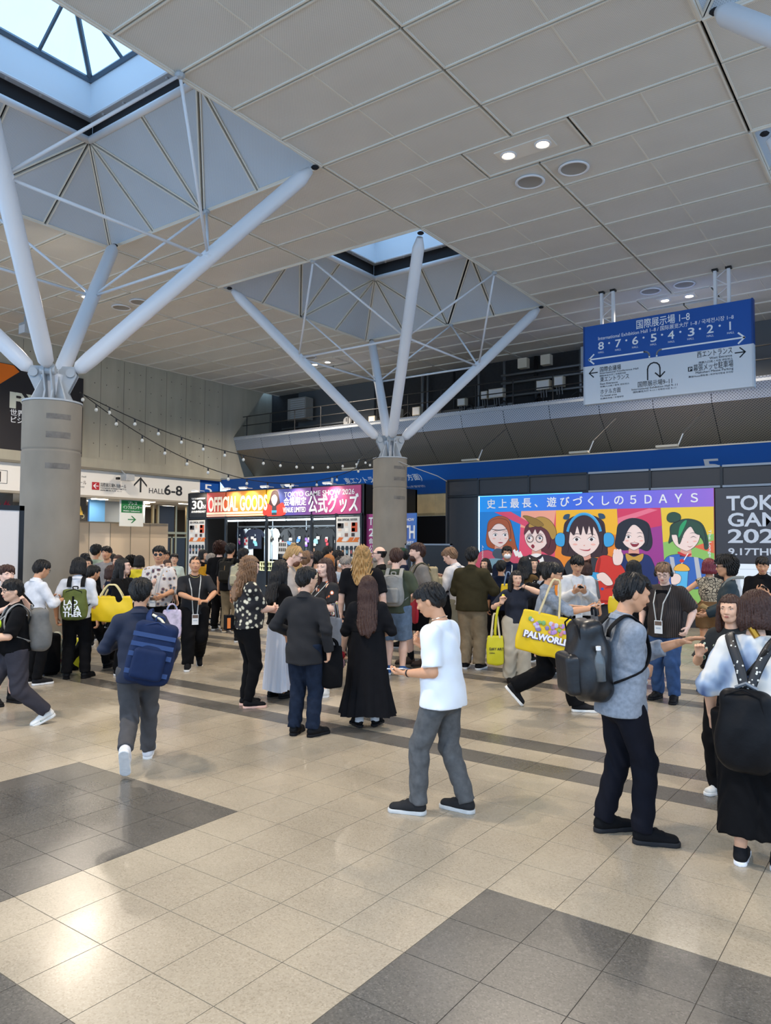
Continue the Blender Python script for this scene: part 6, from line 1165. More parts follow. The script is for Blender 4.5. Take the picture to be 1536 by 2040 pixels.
# 15 woman on the phone
p=person(-4.755,9.648,1.557,172,'woman in a navy T-shirt and wide beige trousers talking on a phone',T(mat('tee_ink','#151a28',.85),sl=.95,loose=.02,hem=.90),T(mat('beige_wide','#b3a894',.85,noise=.06),loose=.035,flare=.02,n='wide_trousers'),('long',.16,'k'),'a',(.24,.22,1.22),(-.10,.13,1.47),(.10,0,.08,-6,0),(-.11,.05,.08,10,0),0,0,(8,8,4),fem=1,w=1.05,shoes=('flat','#1b1716','#241c18'),lany=-.0,curl=(.75,.55),pole=((.8,-.3,-.8),(-.9,-.1,-.8)),hd=((0,.1,1),None),palm=((-.3,.9,.2),(.9,.2,.2)))
phone(p,'L','phone held to the ear of the woman in the navy T-shirt','#22252b',-.015); wrist_band(p,'L',m_blackg,'watch'); wrist_band(p,'R',m_blackg)
m_yel=mat('bag_yellow','#e8c20c',.55,noise=.06,nscale=5); m_yel2=mat('bag_acid','#cfc41a',.5)
t=tote(W(p,.33,.12,.72),'acid yellow carrier bag with black lettering beside the woman on the phone',m_yel2,(.22,.40,.08),.30,cl('#d8c9a8'))
for q,z,c in (('DAY ART',-.2,.035),('exhibition',-.245,.014)): text(q,c/.72,frame((.09,.052,z),(-1,0,0),(0,0,1)),m_ink,t,'LEFT',.02)
strap(p.root,[Vector(q)*p.s for q in spline([(.2,.1,1.34),(.3,.16,1.1),(.33,.14,.85),(.33,.12,.72)])],.018,m_yel2,'printed_strap')
# 16 man with the yellow tote
p=person(-3.600,8.354,1.780,86,'man in glasses and a light blue shirt striding right with a large yellow tote bag',T(m_chamb,sl=1.15,loose=.022,hem=.86,n='shirt',collar=True),T(m_black,loose=.03,flare=.012),('bang',0,'k'),'b',(.16,.36,1.14),(-.16,.34,1.12),(.10,.22,.08,0,0),(-.07,-.47,.22,0,48),5,0,(10,0,0),shoes=('loafer','#18181a','#e4e2dc'),glasses='#2b2b2e',curl=(.5,.5),palm=((-.2,0,1),(.2,0,1)),pole=((.3,-1,-.5),None))
phone(p,'R','white phone in the hand of the man with the yellow tote','#e2e2e4',0)
t=tote(p.M@Matrix.Translation((.27,-.09,1.08*p.s))@Matrix.Rotation(pi/2,4,'Z')@Matrix.Rotation(math.radians(12),4,'Y'),'large yellow tote bag with a white game title on the shoulder of the striding man',m_yel,(.60,.47,.11),.40,cl('#d9c69a'),hx=.2)
to=text('PALWORLD',.098,frame((-.24,-.066,-.30),(1,0,-.02),(0,.0,1)),mat('title_white','#f0eef2',.5),t,'LEFT',.05); to2=text('PALWORLD',.098,frame((-.245,-.064,-.305),(1,0,-.02),(0,0,1)),mat('title_plum','#4a3a6a',.5),t,'LEFT',.09)
rnd=random.Random(3)
for k in range(26): a=-.22+.44*rnd.random(); b=-.2+.11*rnd.random()-.05*a; MB().ell((a,-.058,b),(.018+.014*rnd.random(),.0035,.02+.01*rnd.random()),8,5).build('printed_blot',mat('blot%d'%(k%5),('#b58ac8','#8a7ab0','#c8c0d8','#7fae6a','#d88a8a')[k%5],.5),t,True)
# 18 man with headphones
m_plaid=pattern('dark_plaid','#2a211d',[(0,'#1c1615'),(.5,'#2a211d'),(.85,'#2e2521'),(1,'#4a3f38')],'wave',16,.85,interp='LINEAR')
p=person(-2.706,9.722,1.714,-160,'man with headphones and glasses in an open dark checked shirt looking down',T(m_plaid,sl=.95,loose=.03,hem=.78,n='checked_shirt'),T(mat('jean_blue','#28446c',.85,noise=.2,nscale=18),loose=.02),('short',0,'l'),'c',(.26,.16,.92),(-.30,.14,.92),(.11,0,.08,-8,0),(-.12,.1,.08,12,0),2,0,(22,10,0),w=1.08,belly=.02,shoes=('boot','#141416','#1b1b1d'),glasses='#3a2622',lany=.06)
MB().add([(x_*p.s,.01*p.s+.165*p.s*math.cos(x_*5),z_*p.s) for z_ in (1.36,.86) for x_ in np.linspace(-.075,.075,7)],[(i,i+1,8+i,7+i) for i in range(6)]).build('black_undershirt',m_black,p.root,True)
hp=MB(); hp.tube([tuple(Vector((.094*math.cos(a),-.01,.02+.108*math.sin(a)))) for a in np.linspace(0,pi,16)],.009,6,flat=1.6); ho=hp.build('headphones',m_blackg,p.root,True,M=p.Hl@Matrix.Scale(p.s,4))
for sx in (-1,1): MB().ell((sx*.096,-.008,-.012),(.022,.034,.042),12,8).build('ear_cup',m_blackg,ho,True)
# 40 man checking his watch
p=person(-9.257,7.657,1.737,176,'man in a black T-shirt and black waistcoat walking forward checking his watch',T(mat('tee_black2','#141418',.85),sl=.95,loose=.02,hem=.80,n='t_shirt'),T(m_black,loose=.035,flare=.0),('buzz',0,'k'),'b',(.04,.30,1.06),(-.16,.30,1.02),(.09,.16,.08,-8,0),(-.10,-.26,.17,4,38),0,0,(2,0,0),w=1.06,shoes=('sneaker','#161618','#d6d4d0'),lany=-.1,curl=(.6,.5),palm=((0,-.3,-1),(0,-.2,-1)),pole=((.9,-.2,-.4),(-.9,-.1,-.2)),hd=((-.9,.3,-.1),(.9,.3,.1)))
wrist_band(p,'L',m_trim,'watch'); MB().tube([tuple(q*p.s) for q in [p.J['NB']+v3(.075*math.cos(a),.02+.085*math.sin(a),.015-.05*math.sin(a)) for a in np.linspace(0,2*pi,20)[:-1]]],.004,5,closed=True).build('necklace',mat('chain_gold','#c8a860',.25,metal=1),p.root)
t=tote(W(p,.33,.16,.90),'pale lilac gift bag with a printed face held by the man checking his watch',pattern('lilac_print','#c4b4cc',[(0,'#5a6f9a'),(.38,'#8a9cc0'),(.48,'#c4b4cc'),(.6,'#d8cce0'),(1,'#3a3a50')],'noise',9,.6,interp='LINEAR'),(.26,.42,.06),.08)
# 36 man with lettered olive backpack
p=person(-9.817,6.025,1.701,10,'man in a white shirt and black trousers with an olive backpack printed with large words',T(m_wshirt,sl=1.2,loose=.02,hem=.86,n='shirt',collar=True),T(m_black,loose=.02),('bob',0,'k'),'b',(.27,.02,.82),(-.27,.02,.86),(.12,.02,.08,-24,0),(-.12,0,.08,10,0),1,0,(6,-20,0),shoes=('loafer','#141416','#141416'))
t=backpack(p,'olive backpack with large white words on the man in the white shirt','#5c6434',(.33,.16,.43),.15,scol='#1a1a1a',round_=.05,pocket=False)
for q,z,wd in (('LAD',-.01,.16),('WEA',-.09,.22),('THER',-.17,.28)): ptext(None,q,(0,0,0),(1,0,0),(0,0,1),0,.07,m_wtext) if False else text(q,.098,p.B@frame((-.125,-.108,z),(1,0,0),(0,0,1)),m_wtext,t,'LEFT',.03)
MB().box(-.012,-.112,-.14,.012,-.1,.11).build('zip_flap',m_black,t,M=p.B)
# 33 man striding at the left edge
p=person(-7.802,4.096,1.586,-100,'man in glasses and a black polo shirt striding left with a grey backpack',T(m_black,sl=.95,loose=.025,hem=.84,n='polo_shirt',collar=True),T(cl('#3b393f',.85),loose=.022,cuff=-.02),('bang',0,'k'),'a',(.14,.32,1.06),(-.16,.34,1.02),(.09,.34,.08,0,-8),(-.08,-.34,.13,0,24),2,0,(4,14,0),w=1.08,belly=.02,shoes=('sneaker','#e2e0da','#e8e6e0'),glasses='#3a3a3c',lany=.1,palm=((-.2,0,1),(.2,0,1)))
for sh_ in [o for o in p.root.children if o.name.split('.')[0]=='shoe']:
    for k in range(3): MB().add([(sx*.046,.03+.022*k,.03) for sx in (1,)]+[(.046,.042+.022*k,.03),(.04,.022+.022*k,.075),(.04,.01+.022*k,.075)],[(0,1,2,3)]).build('stripe',mat('stripe_green','#2a6b4a',.6),sh_); MB().add([(-.046,.03+.022*k,.03),(-.046,.042+.022*k,.03),(-.04,.022+.022*k,.075),(-.04,.01+.022*k,.075)],[(3,2,1,0)]).build('stripe',mat('stripe_green',0),sh_)
backpack(p,'grey backpack on the man striding left','#6b6a67',(.32,.20,.46),.22,scol='#8a8884',round_=.07,pocket=False)
t=empty('neon_clip',M=p.T@Matrix.Translation((-.1,.16,.30)),label='yellow green ring clipped to the backpack strap of the man striding left',cat='clip'); MB().tube([(.04*math.cos(a),0,.03*math.sin(a)) for a in np.linspace(0,2*pi,15)[:-1]],.012,6,closed=True).build('ring',mat('neon','#b6d022',.5),t,True)
t=tag(MB().box(-.13,-.01,-.16,.13,.01,.16).build('folder',mat('folder_teal','#2e4650',.5)),'dark teal folder carried by the man striding left','folder'); t.matrix_world=W(p,.0,.44,1.05)@Matrix.Rotation(math.radians(20),4,'X')
# 34 woman behind him
p=person(-8.996,4.587,1.635,150,'woman with short brown hair, black top and black boots at the left edge',T(m_black,sl=.9,loose=.02,hem=.86),T(m_black,len=.4,loose=.05,n='shorts'),('bang',0,'n'),'c',(.12,.25,1.2),(-.1,.25,1.28),None,None,0,0,(0,-10,0),fem=1,shoes=('boot','#121214','#1c1c1e'))
# 35 man at the column
p=person(-9.874,5.434,1.680,62,'man in a white shirt with a phone standing against the near column',T(m_wshirt,sl=1.5,loose=.02,hem=.86,n='shirt',collar=True),T(m_black,loose=.01),('bang',0,'k'),'b',(.14,.32,1.15),(-.1,.3,1.15),None,None,3,0,(18,0,0),glasses='#2b2b2e',palm=((-.2,-.2,1),None)); phone(p,'R','dark phone in the hand of the man in white at the column')
# 37 man beside the olive backpack
p=person(-10.391,6.543,1.610,60,'man in a black suit leaning beside the man with the olive backpack',T(m_black,sl=1.9,loose=.01,hem=.75,n='jacket'),T(m_black,loose=.01),('short',0,'k'),'b',(.2,.15,.82),(-.2,.1,.85),(.1,.3,.08,-6,-8),(-.1,-.25,.12,6,20),2,0,(14,0,0),shoes=('loafer','#101012','#101012'))
tote(W(p,.22,.24,.66),'black soft bag hanging from the hand of the man in the black suit',m_black,(.3,.34,.12),.16)
# 38 woman with glasses and the yellow bag
m_strp=pattern('thin_stripes','#e2e0dc',[(0,'#e2e0dc'),(.7,'#e2e0dc'),(.75,'#4a5058'),(1,'#4a5058')],'wave',9,.85,stretch=(.01,.01,1))
p=person(-9.621,6.610,1.690,112,'woman in glasses, black cardigan and striped top with a huge yellow bag on her arm',T(m_black,sl=1.05,loose=.035,hem=.82,n='cardigan'),T(m_black,loose=.02),('long',.18,'k'),'c',(.14,.3,1.16),(-.2,.36,1.3),None,None,0,0,(-4,12,0),fem=1,w=1.1,belly=.03,glasses='#3a2a30',palm=(None,(.2,0,1)))
MB().add([(x_*p.s,(.17+.02*math.cos(x_*9))*p.s,z_*p.s) for z_ in (1.38,.95) for x_ in np.linspace(-.07,.07,5)],[(i,i+1,6+i,5+i) for i in range(4)]).build('striped_top',m_strp,p.root,True)
tote(W(p,.30,-.02,1.17)@Matrix.Rotation(pi/2,4,'Z'),'huge yellow carrier bag on the arm of the woman in glasses',m_yel,(.60,.36,.14),.16,cl('#e0cf9a'))
p2=person(-10.639,7.106,1.550,80,'person in dark clothes behind the big yellow bags holding one by its handles',T(m_navy,sl=1.3,loose=.02,hem=.82,n='jacket'),T(m_black),('bob',0,'n'),'b',(.1,.34,1.2),None,fem=1)
tote(W(p2,.16,.02,1.2)@Matrix.Rotation(pi/2,4,'Z'),'second yellow carrier bag held behind the huge one',m_yel,(.44,.34,.12),.16,cl('#e0cf9a'))
# 39 man in flowered shirt
m_aloha=pattern('aloha_print','#d8d0ca',[(0,'#7a2a34'),(.14,'#2f3a4a'),(.24,'#7d8a96'),(.32,'#b88a5a'),(.4,'#d8d0ca'),(1,'#ded7d0')],'voronoi',13,.8)
p=person(-10.013,7.562,1.857,-158,'man in sunglasses and a pale shirt with red and grey flowers, badge on his chest',T(m_aloha,sl=1.2,loose=.025,hem=.84,n='shirt',collar=True),T(m_black,loose=.02),('short',0,'k'),'b',(.1,.3,1.1),(-.14,.2,1.0),None,None,0,0,(2,14,0),glasses='#0a0a0b',lany=.05)
# things standing on the floor by the near column
def atf(x,y): return Matrix.Translation((x,y,0))
t=empty('suitcase',M=Matrix.Translation((-10.508,5.953,0)),label='black soft suitcase standing by the near column behind the striding man',cat='suitcase'); F=Field((-.26,-.2,-.02),(.26,.2,.62),.014); rbox(F,(0,0,.31),(.17,.09,.24),.05); put('case_body',mesh_np('case',[F.net()],m_black),t); MB().tube([(-.08,0,.58),(-.08,0,.66),(.08,0,.66),(.08,0,.58)],.012,6).build('case_handle',m_blackg,t)
for sx in (-.16,.16): MB().tube([(sx,-.1,.03),(sx,.1,.03)],.03,10).build('wheel',m_blackg,t)
m_prt=pattern('painted_print','#c9b48a',[(0,'#2a3040'),(.35,'#8a4a5a'),(.45,'#c9b48a'),(.6,'#b8c8c0'),(1,'#e0d8c8')],'noise',7,.6,interp='LINEAR')
tote(Matrix.Translation((-10.571,6.176,.46))@Matrix.Rotation(.5,4,'Z'),'bag with a colourful painted print standing on the floor beside the suitcase',m_prt,(.36,.46,.14),.12)
tote(Matrix.Translation((-10.680,6.550,.46))@Matrix.Rotation(.6,4,'Z'),'yellow green bag on the floor between the legs of the olive backpack man',m_yel2,(.34,.46,.12),.14)
# ---------------------------------------------------------------- middle group
p=person(-6.519,8.377,1.894,4,'tall person with long curly blond hair in a black T-shirt seen from behind',T(m_blk2,sl=.9,loose=.03,hem=.82),T(m_black,loose=.02),('curly',.26,'b'),'c',(.27,.02,.84),(-.27,.04,.84),w=1.1)
m_olive=cl('#474d3e',.85)
p=person(-6.404,9.031,1.850,12,'man in a green T-shirt and denim shorts with a grey backpack seen from behind',T(m_olive,sl=.85,loose=.025,hem=.84),T(mat('denim_light','#5f7288',.85,noise=.2,nscale=16),len=.5,loose=.035,n='denim_shorts'),('short',0,'n'),'c',(.2,.22,1.02),(-.26,.04,.86),(.10,0,.08,-16,0),(-.10,.02,.08,4,0),1,0,(10,0,0),w=1.05,shoes=('sneaker','#3a5f94','#d8d8d6'))
backpack(p,'grey backpack on the man in the green T-shirt','#8b8b88',(.31,.17,.46),.24,scol='#9a9892',round_=.07)
p=person(-6.637,10.026,1.930,-104,'tall bearded man in a grey T-shirt and black shorts turning to the left',T(cl('#77726c',.85),sl=.8,loose=.03,hem=.84),T(m_black,len=.47,loose=.045,n='shorts'),('short',0,'n'),'c',(.24,.05,.9),(-.2,.16,.98),(.10,.1,.08,0,0),(-.1,-.08,.08,6,0),0,0,(2,0,0),w=1.12,belly=.02,shoes=('loafer','#4a3a30','#2b2420','#151516'))
MB().ell((0,.062,-.085),(.058,.05,.055),12,8).build('beard',HAIR['n'],p.root,True,M=p.Hl@Matrix.Scale(p.s,4))
backpack(p,'beige backpack with a bottle on the tall bearded man','#a89878',(.3,.17,.4),.3,bott=True,straps=(1,1),scol='#6a6450')
m_redb=mat('bag_red','#b8162c',.6); tote(W(p,-.26,.14,.98),'red shopping bag hanging from the hand of the tall bearded man',m_redb,(.36,.40,.07),.12)
p=person(-6.346,10.733,1.880,-64,'man with receding hair in a white shirt looking down at something in his hands',T(cl('#cfcac8',.8),sl=1.95,loose=.03,hem=.84,n='shirt',collar=True),T(cl('#8f8873',.85),loose=.03),('short',0,'l'),'c',(.1,.3,1.22),(-.18,.28,1.18),None,None,6,0,(24,6,0),w=1.1)
tote(W(p,-.28,.2,.92),'red tote bag on the arm of the man in the white shirt',m_redb,(.3,.32,.07),.2); tote(W(p,-.24,.05,1.0),'black coat over the arm of the man in the white shirt',m_black,(.26,.46,.12),.05,name='folded_coat',cat='coat')
p=person(-5.761,10.170,1.868,18,'man in a dark olive jacket and khaki trousers seen from behind',T(cl('#37311f',.8),sl=1.95,loose=.04,hem=.82,n='jacket',collar=True),T(cl('#8a7a62',.85),loose=.03),('bang',0,'k'),'b',(.2,.28,1.12),(-.15,.28,1.1),w=1.06)
p=person(-4.220,10.550,1.776,172,'man in a white sweatshirt and black trousers bent over his phone',T(cl('#d6d4d2',.85),sl=1.95,loose=.03,hem=.86,n='sweatshirt'),T(m_black,loose=.015),('bang',0,'k'),'b',(.07,.27,1.2),(-.07,.27,1.2),None,None,2,0,(24,0,0),palm=((-.3,-.5,.8),(.3,-.5,.8)),curl=(.6,.6),lany=.05); phone(p,'R','dark phone held in both hands by the man in the white sweatshirt')
m_leo=pattern('leopard_print','#2a211c',[(0,'#2a211c'),(.06,'#2f2620'),(.1,'#b7a88e'),(1,'#241c18')],'voronoi',20,.85,interp='LINEAR',feature='DISTANCE_TO_EDGE')
p=person(-2.835,12.552,1.712,4,'woman with dark red bobbed hair in a sleeveless leopard print top, hands on her hips',T(m_leo,sl=.05,loose=.0,hem=.96,n='sleeveless_top'),T(cl('#6d5236',.8),len=.32,loose=.03,n='shorts'),('bob',0,'r'),'b',(.2,-.0,1.0),(-.2,-.0,1.0),(.09,.06,.08,-10,0),(-.09,-.05,.08,10,0),0,0,(0,-6,0),fem=1,shoes=('boot','#1c1614','#1c1614','#151416'),pole=((1,-.25,0),(-1,-.25,0)),curl=(.3,.3))
MB().tube([tuple(Vector(q)*p.s) for q in spline([(-.1,-.15,.98),(.0,-.2,.93),(.14,-.19,.88)])],.045,8).build('fur_tail',mat('fur_tan','#8a744c',.9,bump=.8,bscale=40),p.root,True)
p=person(-2.110,10.727,1.775,-96,'person with a big mop of dark curls, glasses and a teal jacket, phone in hand',T(mat('jacket_teal','#1a2c34',.8,noise=.1),sl=1.9,loose=.03,hem=.72,n='jacket'),T(m_black),('afro',0,'k'),'b',(.2,.3,.98),(-.2,.36,.98),(.09,-.1,.08,0,0),(-.1,.24,.08,0,0),0,0,(4,0,0),shoes=('sneaker','#1e2432','#35507a'),glasses='#b09a5a',palm=(None,(.2,0,1)),pole=(None,(-.3,-1,-.2))); phone(p,'L','dark phone in the hand of the person with the mop of curls')
strap(p.root,[Vector(q)*p.s for q in spline([(-.12,-.1,1.45),(-.13,.08,1.42),(-.02,.16,1.2),(.16,.1,.9)])],.02,cl('#8a8a82'),'bag_strap')
p=person(-2.119,12.827,1.751,178,'man in an open black shirt looking at his phone before the white information board',T(m_black,sl=1.6,loose=.035,hem=.84,n='shirt',collar=True),T(m_black),('short',0,'k'),'b',(.08,.27,1.2),(-.06,.27,1.16),None,None,0,0,(18,0,0),palm=((-.3,-.5,.8),(.3,-.5,.8))); phone(p,'R','phone held by the man in the open black shirt')
m_fldk=pattern('leaf_print','#15181a',[(0,'#4f6a58'),(.2,'#b9c4b0'),(.26,'#15181a'),(1,'#15181a')],'voronoi',13,.85)
p=person(-1.268,6.313,1.539,-148,'woman in a dark leaf print shirt half hidden by the woman with bobbed hair',T(m_fldk,sl=.95,loose=.03,hem=.78,n='shirt'),T(m_black,loose=.05,flare=.02),('long',.16,'n'),'a',(.12,.28,1.2),(-.1,.2,1.15),None,None,0,0,(4,16,0),fem=1,shoes=('sneaker','#d8d6d0','#e4e2de'),curl=(.6,.6),palm=((-.4,.6,.2),None),hd=((-.2,.3,.9),None))
p=person(-3.346,10.445,1.704,0,'person with smooth black hair seen from behind, beyond the man with the black backpack',T(m_black,sl=1.3,loose=.02,hem=.8),T(m_jean),('bob',0,'k'),'b'); tote(W(p,-.2,-.16,1.22),'small yellow bag on the back of the person with smooth black hair',m_yel,(.26,.3,.08),.14,cl('#e0cf9a'))
p=person(-6.650,13.114,1.877,176,'man in a white face mask and dark jacket in front of the poster',T(m_navy,sl=1.9,loose=.03,n='jacket',collar=True),T(m_black),('short',0,'k'),'b',lany=.1); MB().ell((0,.075,-.045),(.062,.045,.048),12,8).build('face_mask',m_whitem,p.root,True,M=p.Hl@Matrix.Scale(p.s,4))
p=person(-5.451,11.387,1.719,16,'woman with long dark hair in a brown suede jacket seen from behind',T(cl('#5a4529',.9),sl=1.9,loose=.04,hem=.74,n='jacket'),T(m_black),('long',.14,'k'),'b',fem=1)
p=person(-6.103,13.141,1.671,168,'smiling woman with dark hair standing before the poster',T(m_blk2,sl=1,loose=.02),T(m_black),('long',.1,'k'),'a',fem=1,w=.95)
p=person(-4.740,10.543,1.648,52,'person in a pale grey shirt with a black backpack',T(cl('#b9bdc4',.85),sl=1.5,loose=.02,n='shirt'),T(m_black),('short',0,'k'),'a'); backpack(p,'black backpack on the person in the pale grey shirt','#151517',(.28,.15,.42),.28)
p=person(-6.139,11.876,1.633,12,'person with a yellow and grey shoulder bag under the poster edge',T(m_navy,sl=1.3,loose=.02,n='jacket'),T(m_black),('short',0,'k'),'b'); t=tote(W(p,.16,-.14,1.3)@Matrix.Rotation(.3,4,'Z'),'yellow shoulder bag with a grey strap below the poster edge',m_yel,(.24,.34,.09),.2,cl('#7d8ea8'))
p=person(-7.125,13.139,1.645,-150,'woman with straight black hair beside the glowing poster edge',T(cl('#b8c0cc',.8),sl=1,loose=.02),T(m_black),('long',.12,'k'),'a',fem=1)
p=person(-4.995,12.959,1.600,20,'person with brown hair and grey jeans behind the man in the white sweatshirt',T(cl('#6d6a6a',.85),sl=1,loose=.02),T(cl('#6f7276',.85),loose=.03),('bob',0,'n'),'b',fem=1)
p=person(-2.849,13.533,1.766,0,'person with black hair in a white top beyond the leopard print top',T(cl('#d4d4d4',.85),sl=1,loose=.04),T(m_gpant,loose=.04),('short',0,'k'),'a'); backpack(p,'black backpack on the person in the white top','#17171a',(.28,.15,.42),.28)
# ---------------------------------------------------------------- queue at the shop
p=person(-7.788,8.194,1.901,96,'bearded man with a blond bun and glasses looking down in the queue',T(cl('#b0a49a',.85),sl=1,loose=.03,n='t_shirt'),T(m_gpant),('topknot',0,'b'),'c',(.1,.3,1.12),(-.1,.3,1.1),None,None,2,0,(26,0,0),w=1.08,glasses='#4a2a24'); MB().ell((0,.06,-.085),(.058,.05,.055),12,8).build('beard',mat('beard_ginger','#6a4028',.6),p.root,True,M=p.Hl@Matrix.Scale(p.s,4))
p=person(-7.975,8.802,1.790,40,'person in a grey cap and beige T-shirt in the queue',T(cl('#b8a88e',.85),sl=.9,loose=.025),T(m_gpant),('short',0,'l'),'c')
def cap(p,col,yaw=0):
    c=MB(); c.lathe([(.094,.02),(.094,.05),(.082,.10),(.05,.128),(.0,.136)],18,(0,-.014,0),sy=1.1); o=c.build('cap',cl(col),p.root,True,M=p.Hl@Matrix.Rotation(yaw,4,'Z')@Matrix.Scale(p.s,4)); MB().lathe([(.0,.0),(.075,-.008),(.076,-.002),(.0,.008)],14,(0,.09,.035),sy=.9).build('cap_brim',cl(col),o,True)
cap(p,'#4a4448',pi)
p=person(-8.639,9.309,1.660,70,'woman with long pale blond hair in the queue',T(m_gpant,sl=1,loose=.02),T(m_black),('long',.14,'b'),'c',fem=1)
p=person(-8.498,9.659,1.780,30,'man with a black backpack over a white T-shirt in the queue',T(m_wshirt,sl=.9,loose=.02),T(m_jean),('short',0,'k'),'b'); backpack(p,'black round backpack on the man in the queue','#151518',(.3,.2,.4),.3,round_=.08)
p=person(-8.924,10.463,1.716,50,'woman with ginger hair in the queue',T(m_wshirt,sl=1,loose=.02),T(m_black),('bob',0,'o'),'c',fem=1)
p=person(-10.838,12.537,1.850,60,'man with black hair bending to the counter behind the ginger woman',T(m_black,sl=1,loose=.02),T(m_black),('short',0,'k'),'b',lean=8)
p=person(-9.923,11.841,1.783,80,'man with black hair looking down left of the older man',T(m_navy,sl=1,loose=.02),T(m_black),('bang',0,'k'),'b',head=(16,0,0))
p=person(-7.857,9.755,1.736,-150,'older man with grey hair looking down at his hands',T(cl('#a8b2bc',.8),sl=1.9,loose=.02,n='shirt',collar=True),T(m_jean),('short',0,'g'),'c',(.08,.28,1.2),(-.08,.28,1.2),None,None,4,0,(30,0,0),w=1.08)
p=person(-9.280,11.195,1.666,160,'woman in a white face mask beside the older man',T(m_wshirt,sl=1,loose=.02),T(m_black),('long',.1,'k'),'a',fem=1); MB().ell((0,.075,-.045),(.06,.042,.046),12,8).build('face_mask',m_whitem,p.root,True,M=p.Hl@Matrix.Scale(p.s,4))
p=person(-7.860,10.620,1.870,-96,'man with thinning hair, glasses and a grey beard facing left by the far column',T(m_black,sl=1,loose=.03),T(m_black),('bald',0,'k'),'c',w=1.08,belly=.04,glasses='#2b2b2b'); MB().ell((0,.062,-.085),(.055,.045,.05),12,8).build('beard',HAIR['g'],p.root,True,M=p.Hl@Matrix.Scale(p.s,4))
p=person(-7.994,11.514,1.831,-80,'man in a dark green cap with a hand raised to his mouth',T(m_navy,sl=1.4,loose=.02),T(m_black),('short',0,'k'),'c',(.1,.2,1.45),None); cap(p,'#24402f')
p=person(-17.975,20.214,1.836,176,'shop assistant with black hair behind the counter',T(m_black,sl=1,loose=.02),None,('short',0,'k'),'b')
p=person(-13.399,11.535,1.672,36,'person in dark clothes with a mustard yellow backpack in the queue',T(m_navy,sl=1.4,loose=.02,n='jacket'),T(m_black),('short',0,'g'),'b'); backpack(p,'mustard yellow backpack in the queue','#c08a1c',(.31,.17,.46),.28,round_=.06)
p=person(-12.769,11.251,1.930,24,'man with short curly brown hair in a black T-shirt seen from behind',T(m_black,sl=.95,loose=.025),T(m_black,loose=.02),('afro',0,'n'),'c')
p=person(-12.277,11.114,1.906,22,'man in black with a dark leather trimmed backpack and khaki trousers',T(m_black,sl=.95,loose=.025),T(cl('#7d6f58',.85),loose=.02),('short',0,'k'),'b',(.2,.25,1.1),None,shoes=('sneaker','#6a5a48','#c8bca8')); backpack(p,'dark grey backpack with a tan strap on the man in khaki trousers','#26241f',(.3,.17,.46),.26); MB().tube([(-.02,-.31,.12),(.01,-.32,.42)],.012,6,flat=.4).build('tan_strap',cl('#a08258'),p.bag)
p=person(-10.866,10.161,1.811,30,'person in a grey jacket with a cream backpack strap in the queue',T(cl('#55565c',.85),sl=1.5,loose=.03,n='jacket'),T(m_black),('bang',0,'k'),'b'); backpack(p,'cream backpack on the person in the grey jacket','#b8ae90',(.27,.14,.4),.3)
p=person(-14.651,12.356,1.750,120,'woman with shoulder length black hair at the end of the queue',T(m_black,sl=1,loose=.02),T(m_black),('bob',0,'k'),'a',fem=1)
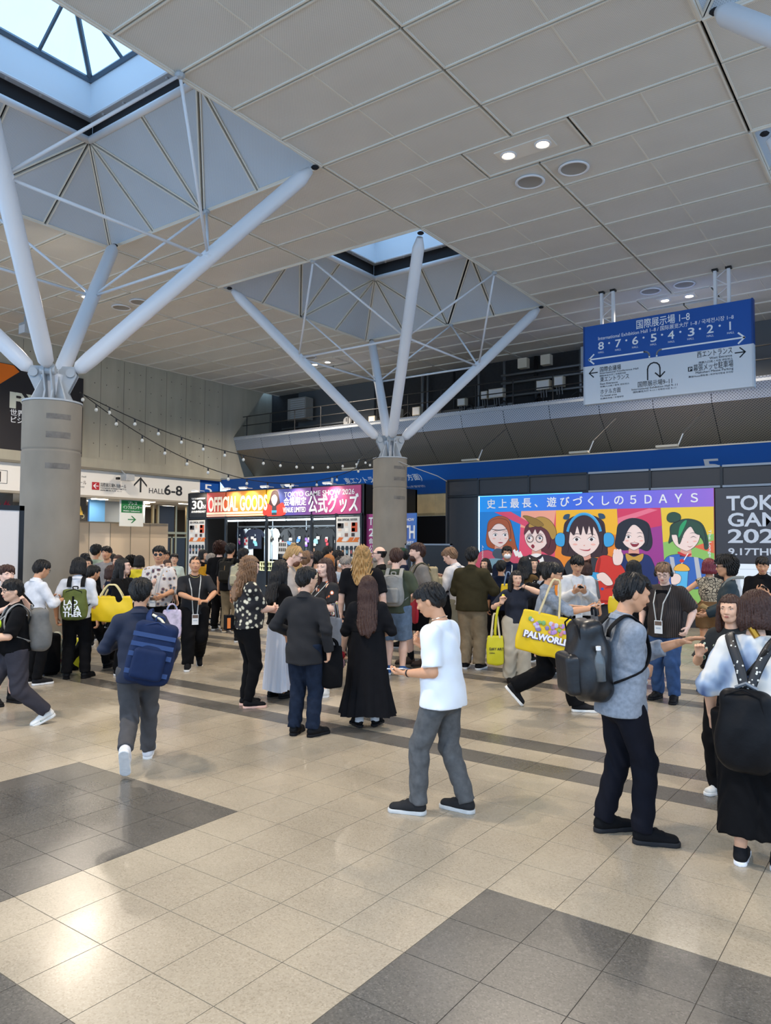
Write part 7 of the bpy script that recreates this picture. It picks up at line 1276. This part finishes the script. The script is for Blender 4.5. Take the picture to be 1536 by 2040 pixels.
# ---------------------------------------------------------------- crowd at the corridor
far=[(-12.761,8.035,1.620,-170,'smiling woman with dark hair tied back and a yellow strap',m_black,('bun', 0, 'k'),1),
(-14.093,9.046,1.871,30,'man in a pale green shirt beyond the smiling woman',cl('#9aa38a',0.85),('bang', 0, 'k'),0),
(-13.372,8.829,1.834,-165,'man in a grey shirt with a dark fringe facing the crowd',cl('#8a8684',0.85),('bang', 0, 'k'),0),
(-12.473,8.493,1.680,-140,'woman with long auburn hair in black looking up to the left',m_black,('long', 0.16, 'n'),1),
(-15.044,10.087,1.660,-120,'person with black hair behind the auburn haired woman',m_black,('bob', 0, 'k'),1),
(-15.744,9.824,1.660,60,'person with black hair deep in the crowd at the partition',m_gpant,('short', 0, 'k'),0),
(-13.795,8.520,1.550,150,'short woman with dark hair just right of the near column',cl('#a08078',0.85),('long', 0.1, 'n'),1),
(-13.837,9.728,1.620,10,'person with round black hair and a yellow cape, left one of two',mat('cape_yellow', '#dcc814', 0.6),('afro', 0, 'k'),1),
(-12.842,9.215,1.660,6,'person with smooth black hair and a yellow cape, right one of two',mat('cape_yellow',0),('bob', 0, 'k'),1),
(-14.317,11.236,1.660,178,'woman in a pale mint blouse with a blue shoulder bag by the doors',cl('#c6d4ca',0.85),('short', 0, 'k'),1),
(-15.058,11.563,1.720,176,'man in a black cap by the doors',cl('#b08a6a',0.85),('short', 0, 'k'),0),
(-12.394,9.542,1.580,150,'woman with brown hair behind the flowered shirt',cl('#8a6a60',0.85),('long', 0.1, 'n'),1),
(-11.850,8.204,1.550,140,'woman with dark brown hair behind the woman in glasses',m_navy,('long', 0.08, 'n'),1)]
for x,y,h,phi,lb,mt,hr,fem in far: p=person(x,y,h,phi,lb,T(mt,sl=1.2,loose=.025,n='shirt'),T(m_black),hr,'a' if fem else 'b',fem=fem,armR=(.1,.26,1.1) if fem else None)
# ---------------------------------------------------------------- lettering becomes mesh, fitted to its measured width
bpy.context.view_layer.update()
for o,wd in FIT:
    d=o.dimensions.x
    if d>1e-4: o.matrix_basis=o.matrix_basis@Matrix.Diagonal((wd/d,1,1,1))
dg=bpy.context.evaluated_depsgraph_get(); _jobs=[]
for o in [q for q in C.objects if q.type=='FONT']:
    _jobs.append((o,bpy.data.meshes.new_from_object(o.evaluated_get(dg))))
for o,me in _jobs:
    e=o.get('emb',0)
    nm,pa,mb=o.name,o.parent,o.matrix_basis.copy(); bpy.data.objects.remove(o)
    if e and len(me.vertices):
        co=np.empty(len(me.vertices)*3); me.vertices.foreach_get('co',co); co=co.reshape(-1,3); fs=[tuple(p.vertices) for p in me.polygons]; nv=len(co); mt=me.materials[0]
        V=[];F=[]
        for k,(dx,dy) in enumerate(((0,0),(e*1.4,0),(0,e*1.4),(e*1.4,e*1.4))): V.append(co+[dx,dy,.0004*k]); F+=[tuple(i+k*nv for i in f) for f in fs]
        me=bpy.data.meshes.new('lettering'); me.from_pydata(np.vstack(V).tolist(),[],F); me.materials.append(mt)
    q=bpy.data.objects.new(nm,me); C.objects.link(q); q.parent=pa; q.matrix_basis=mb
bpy.context.view_layer.update()
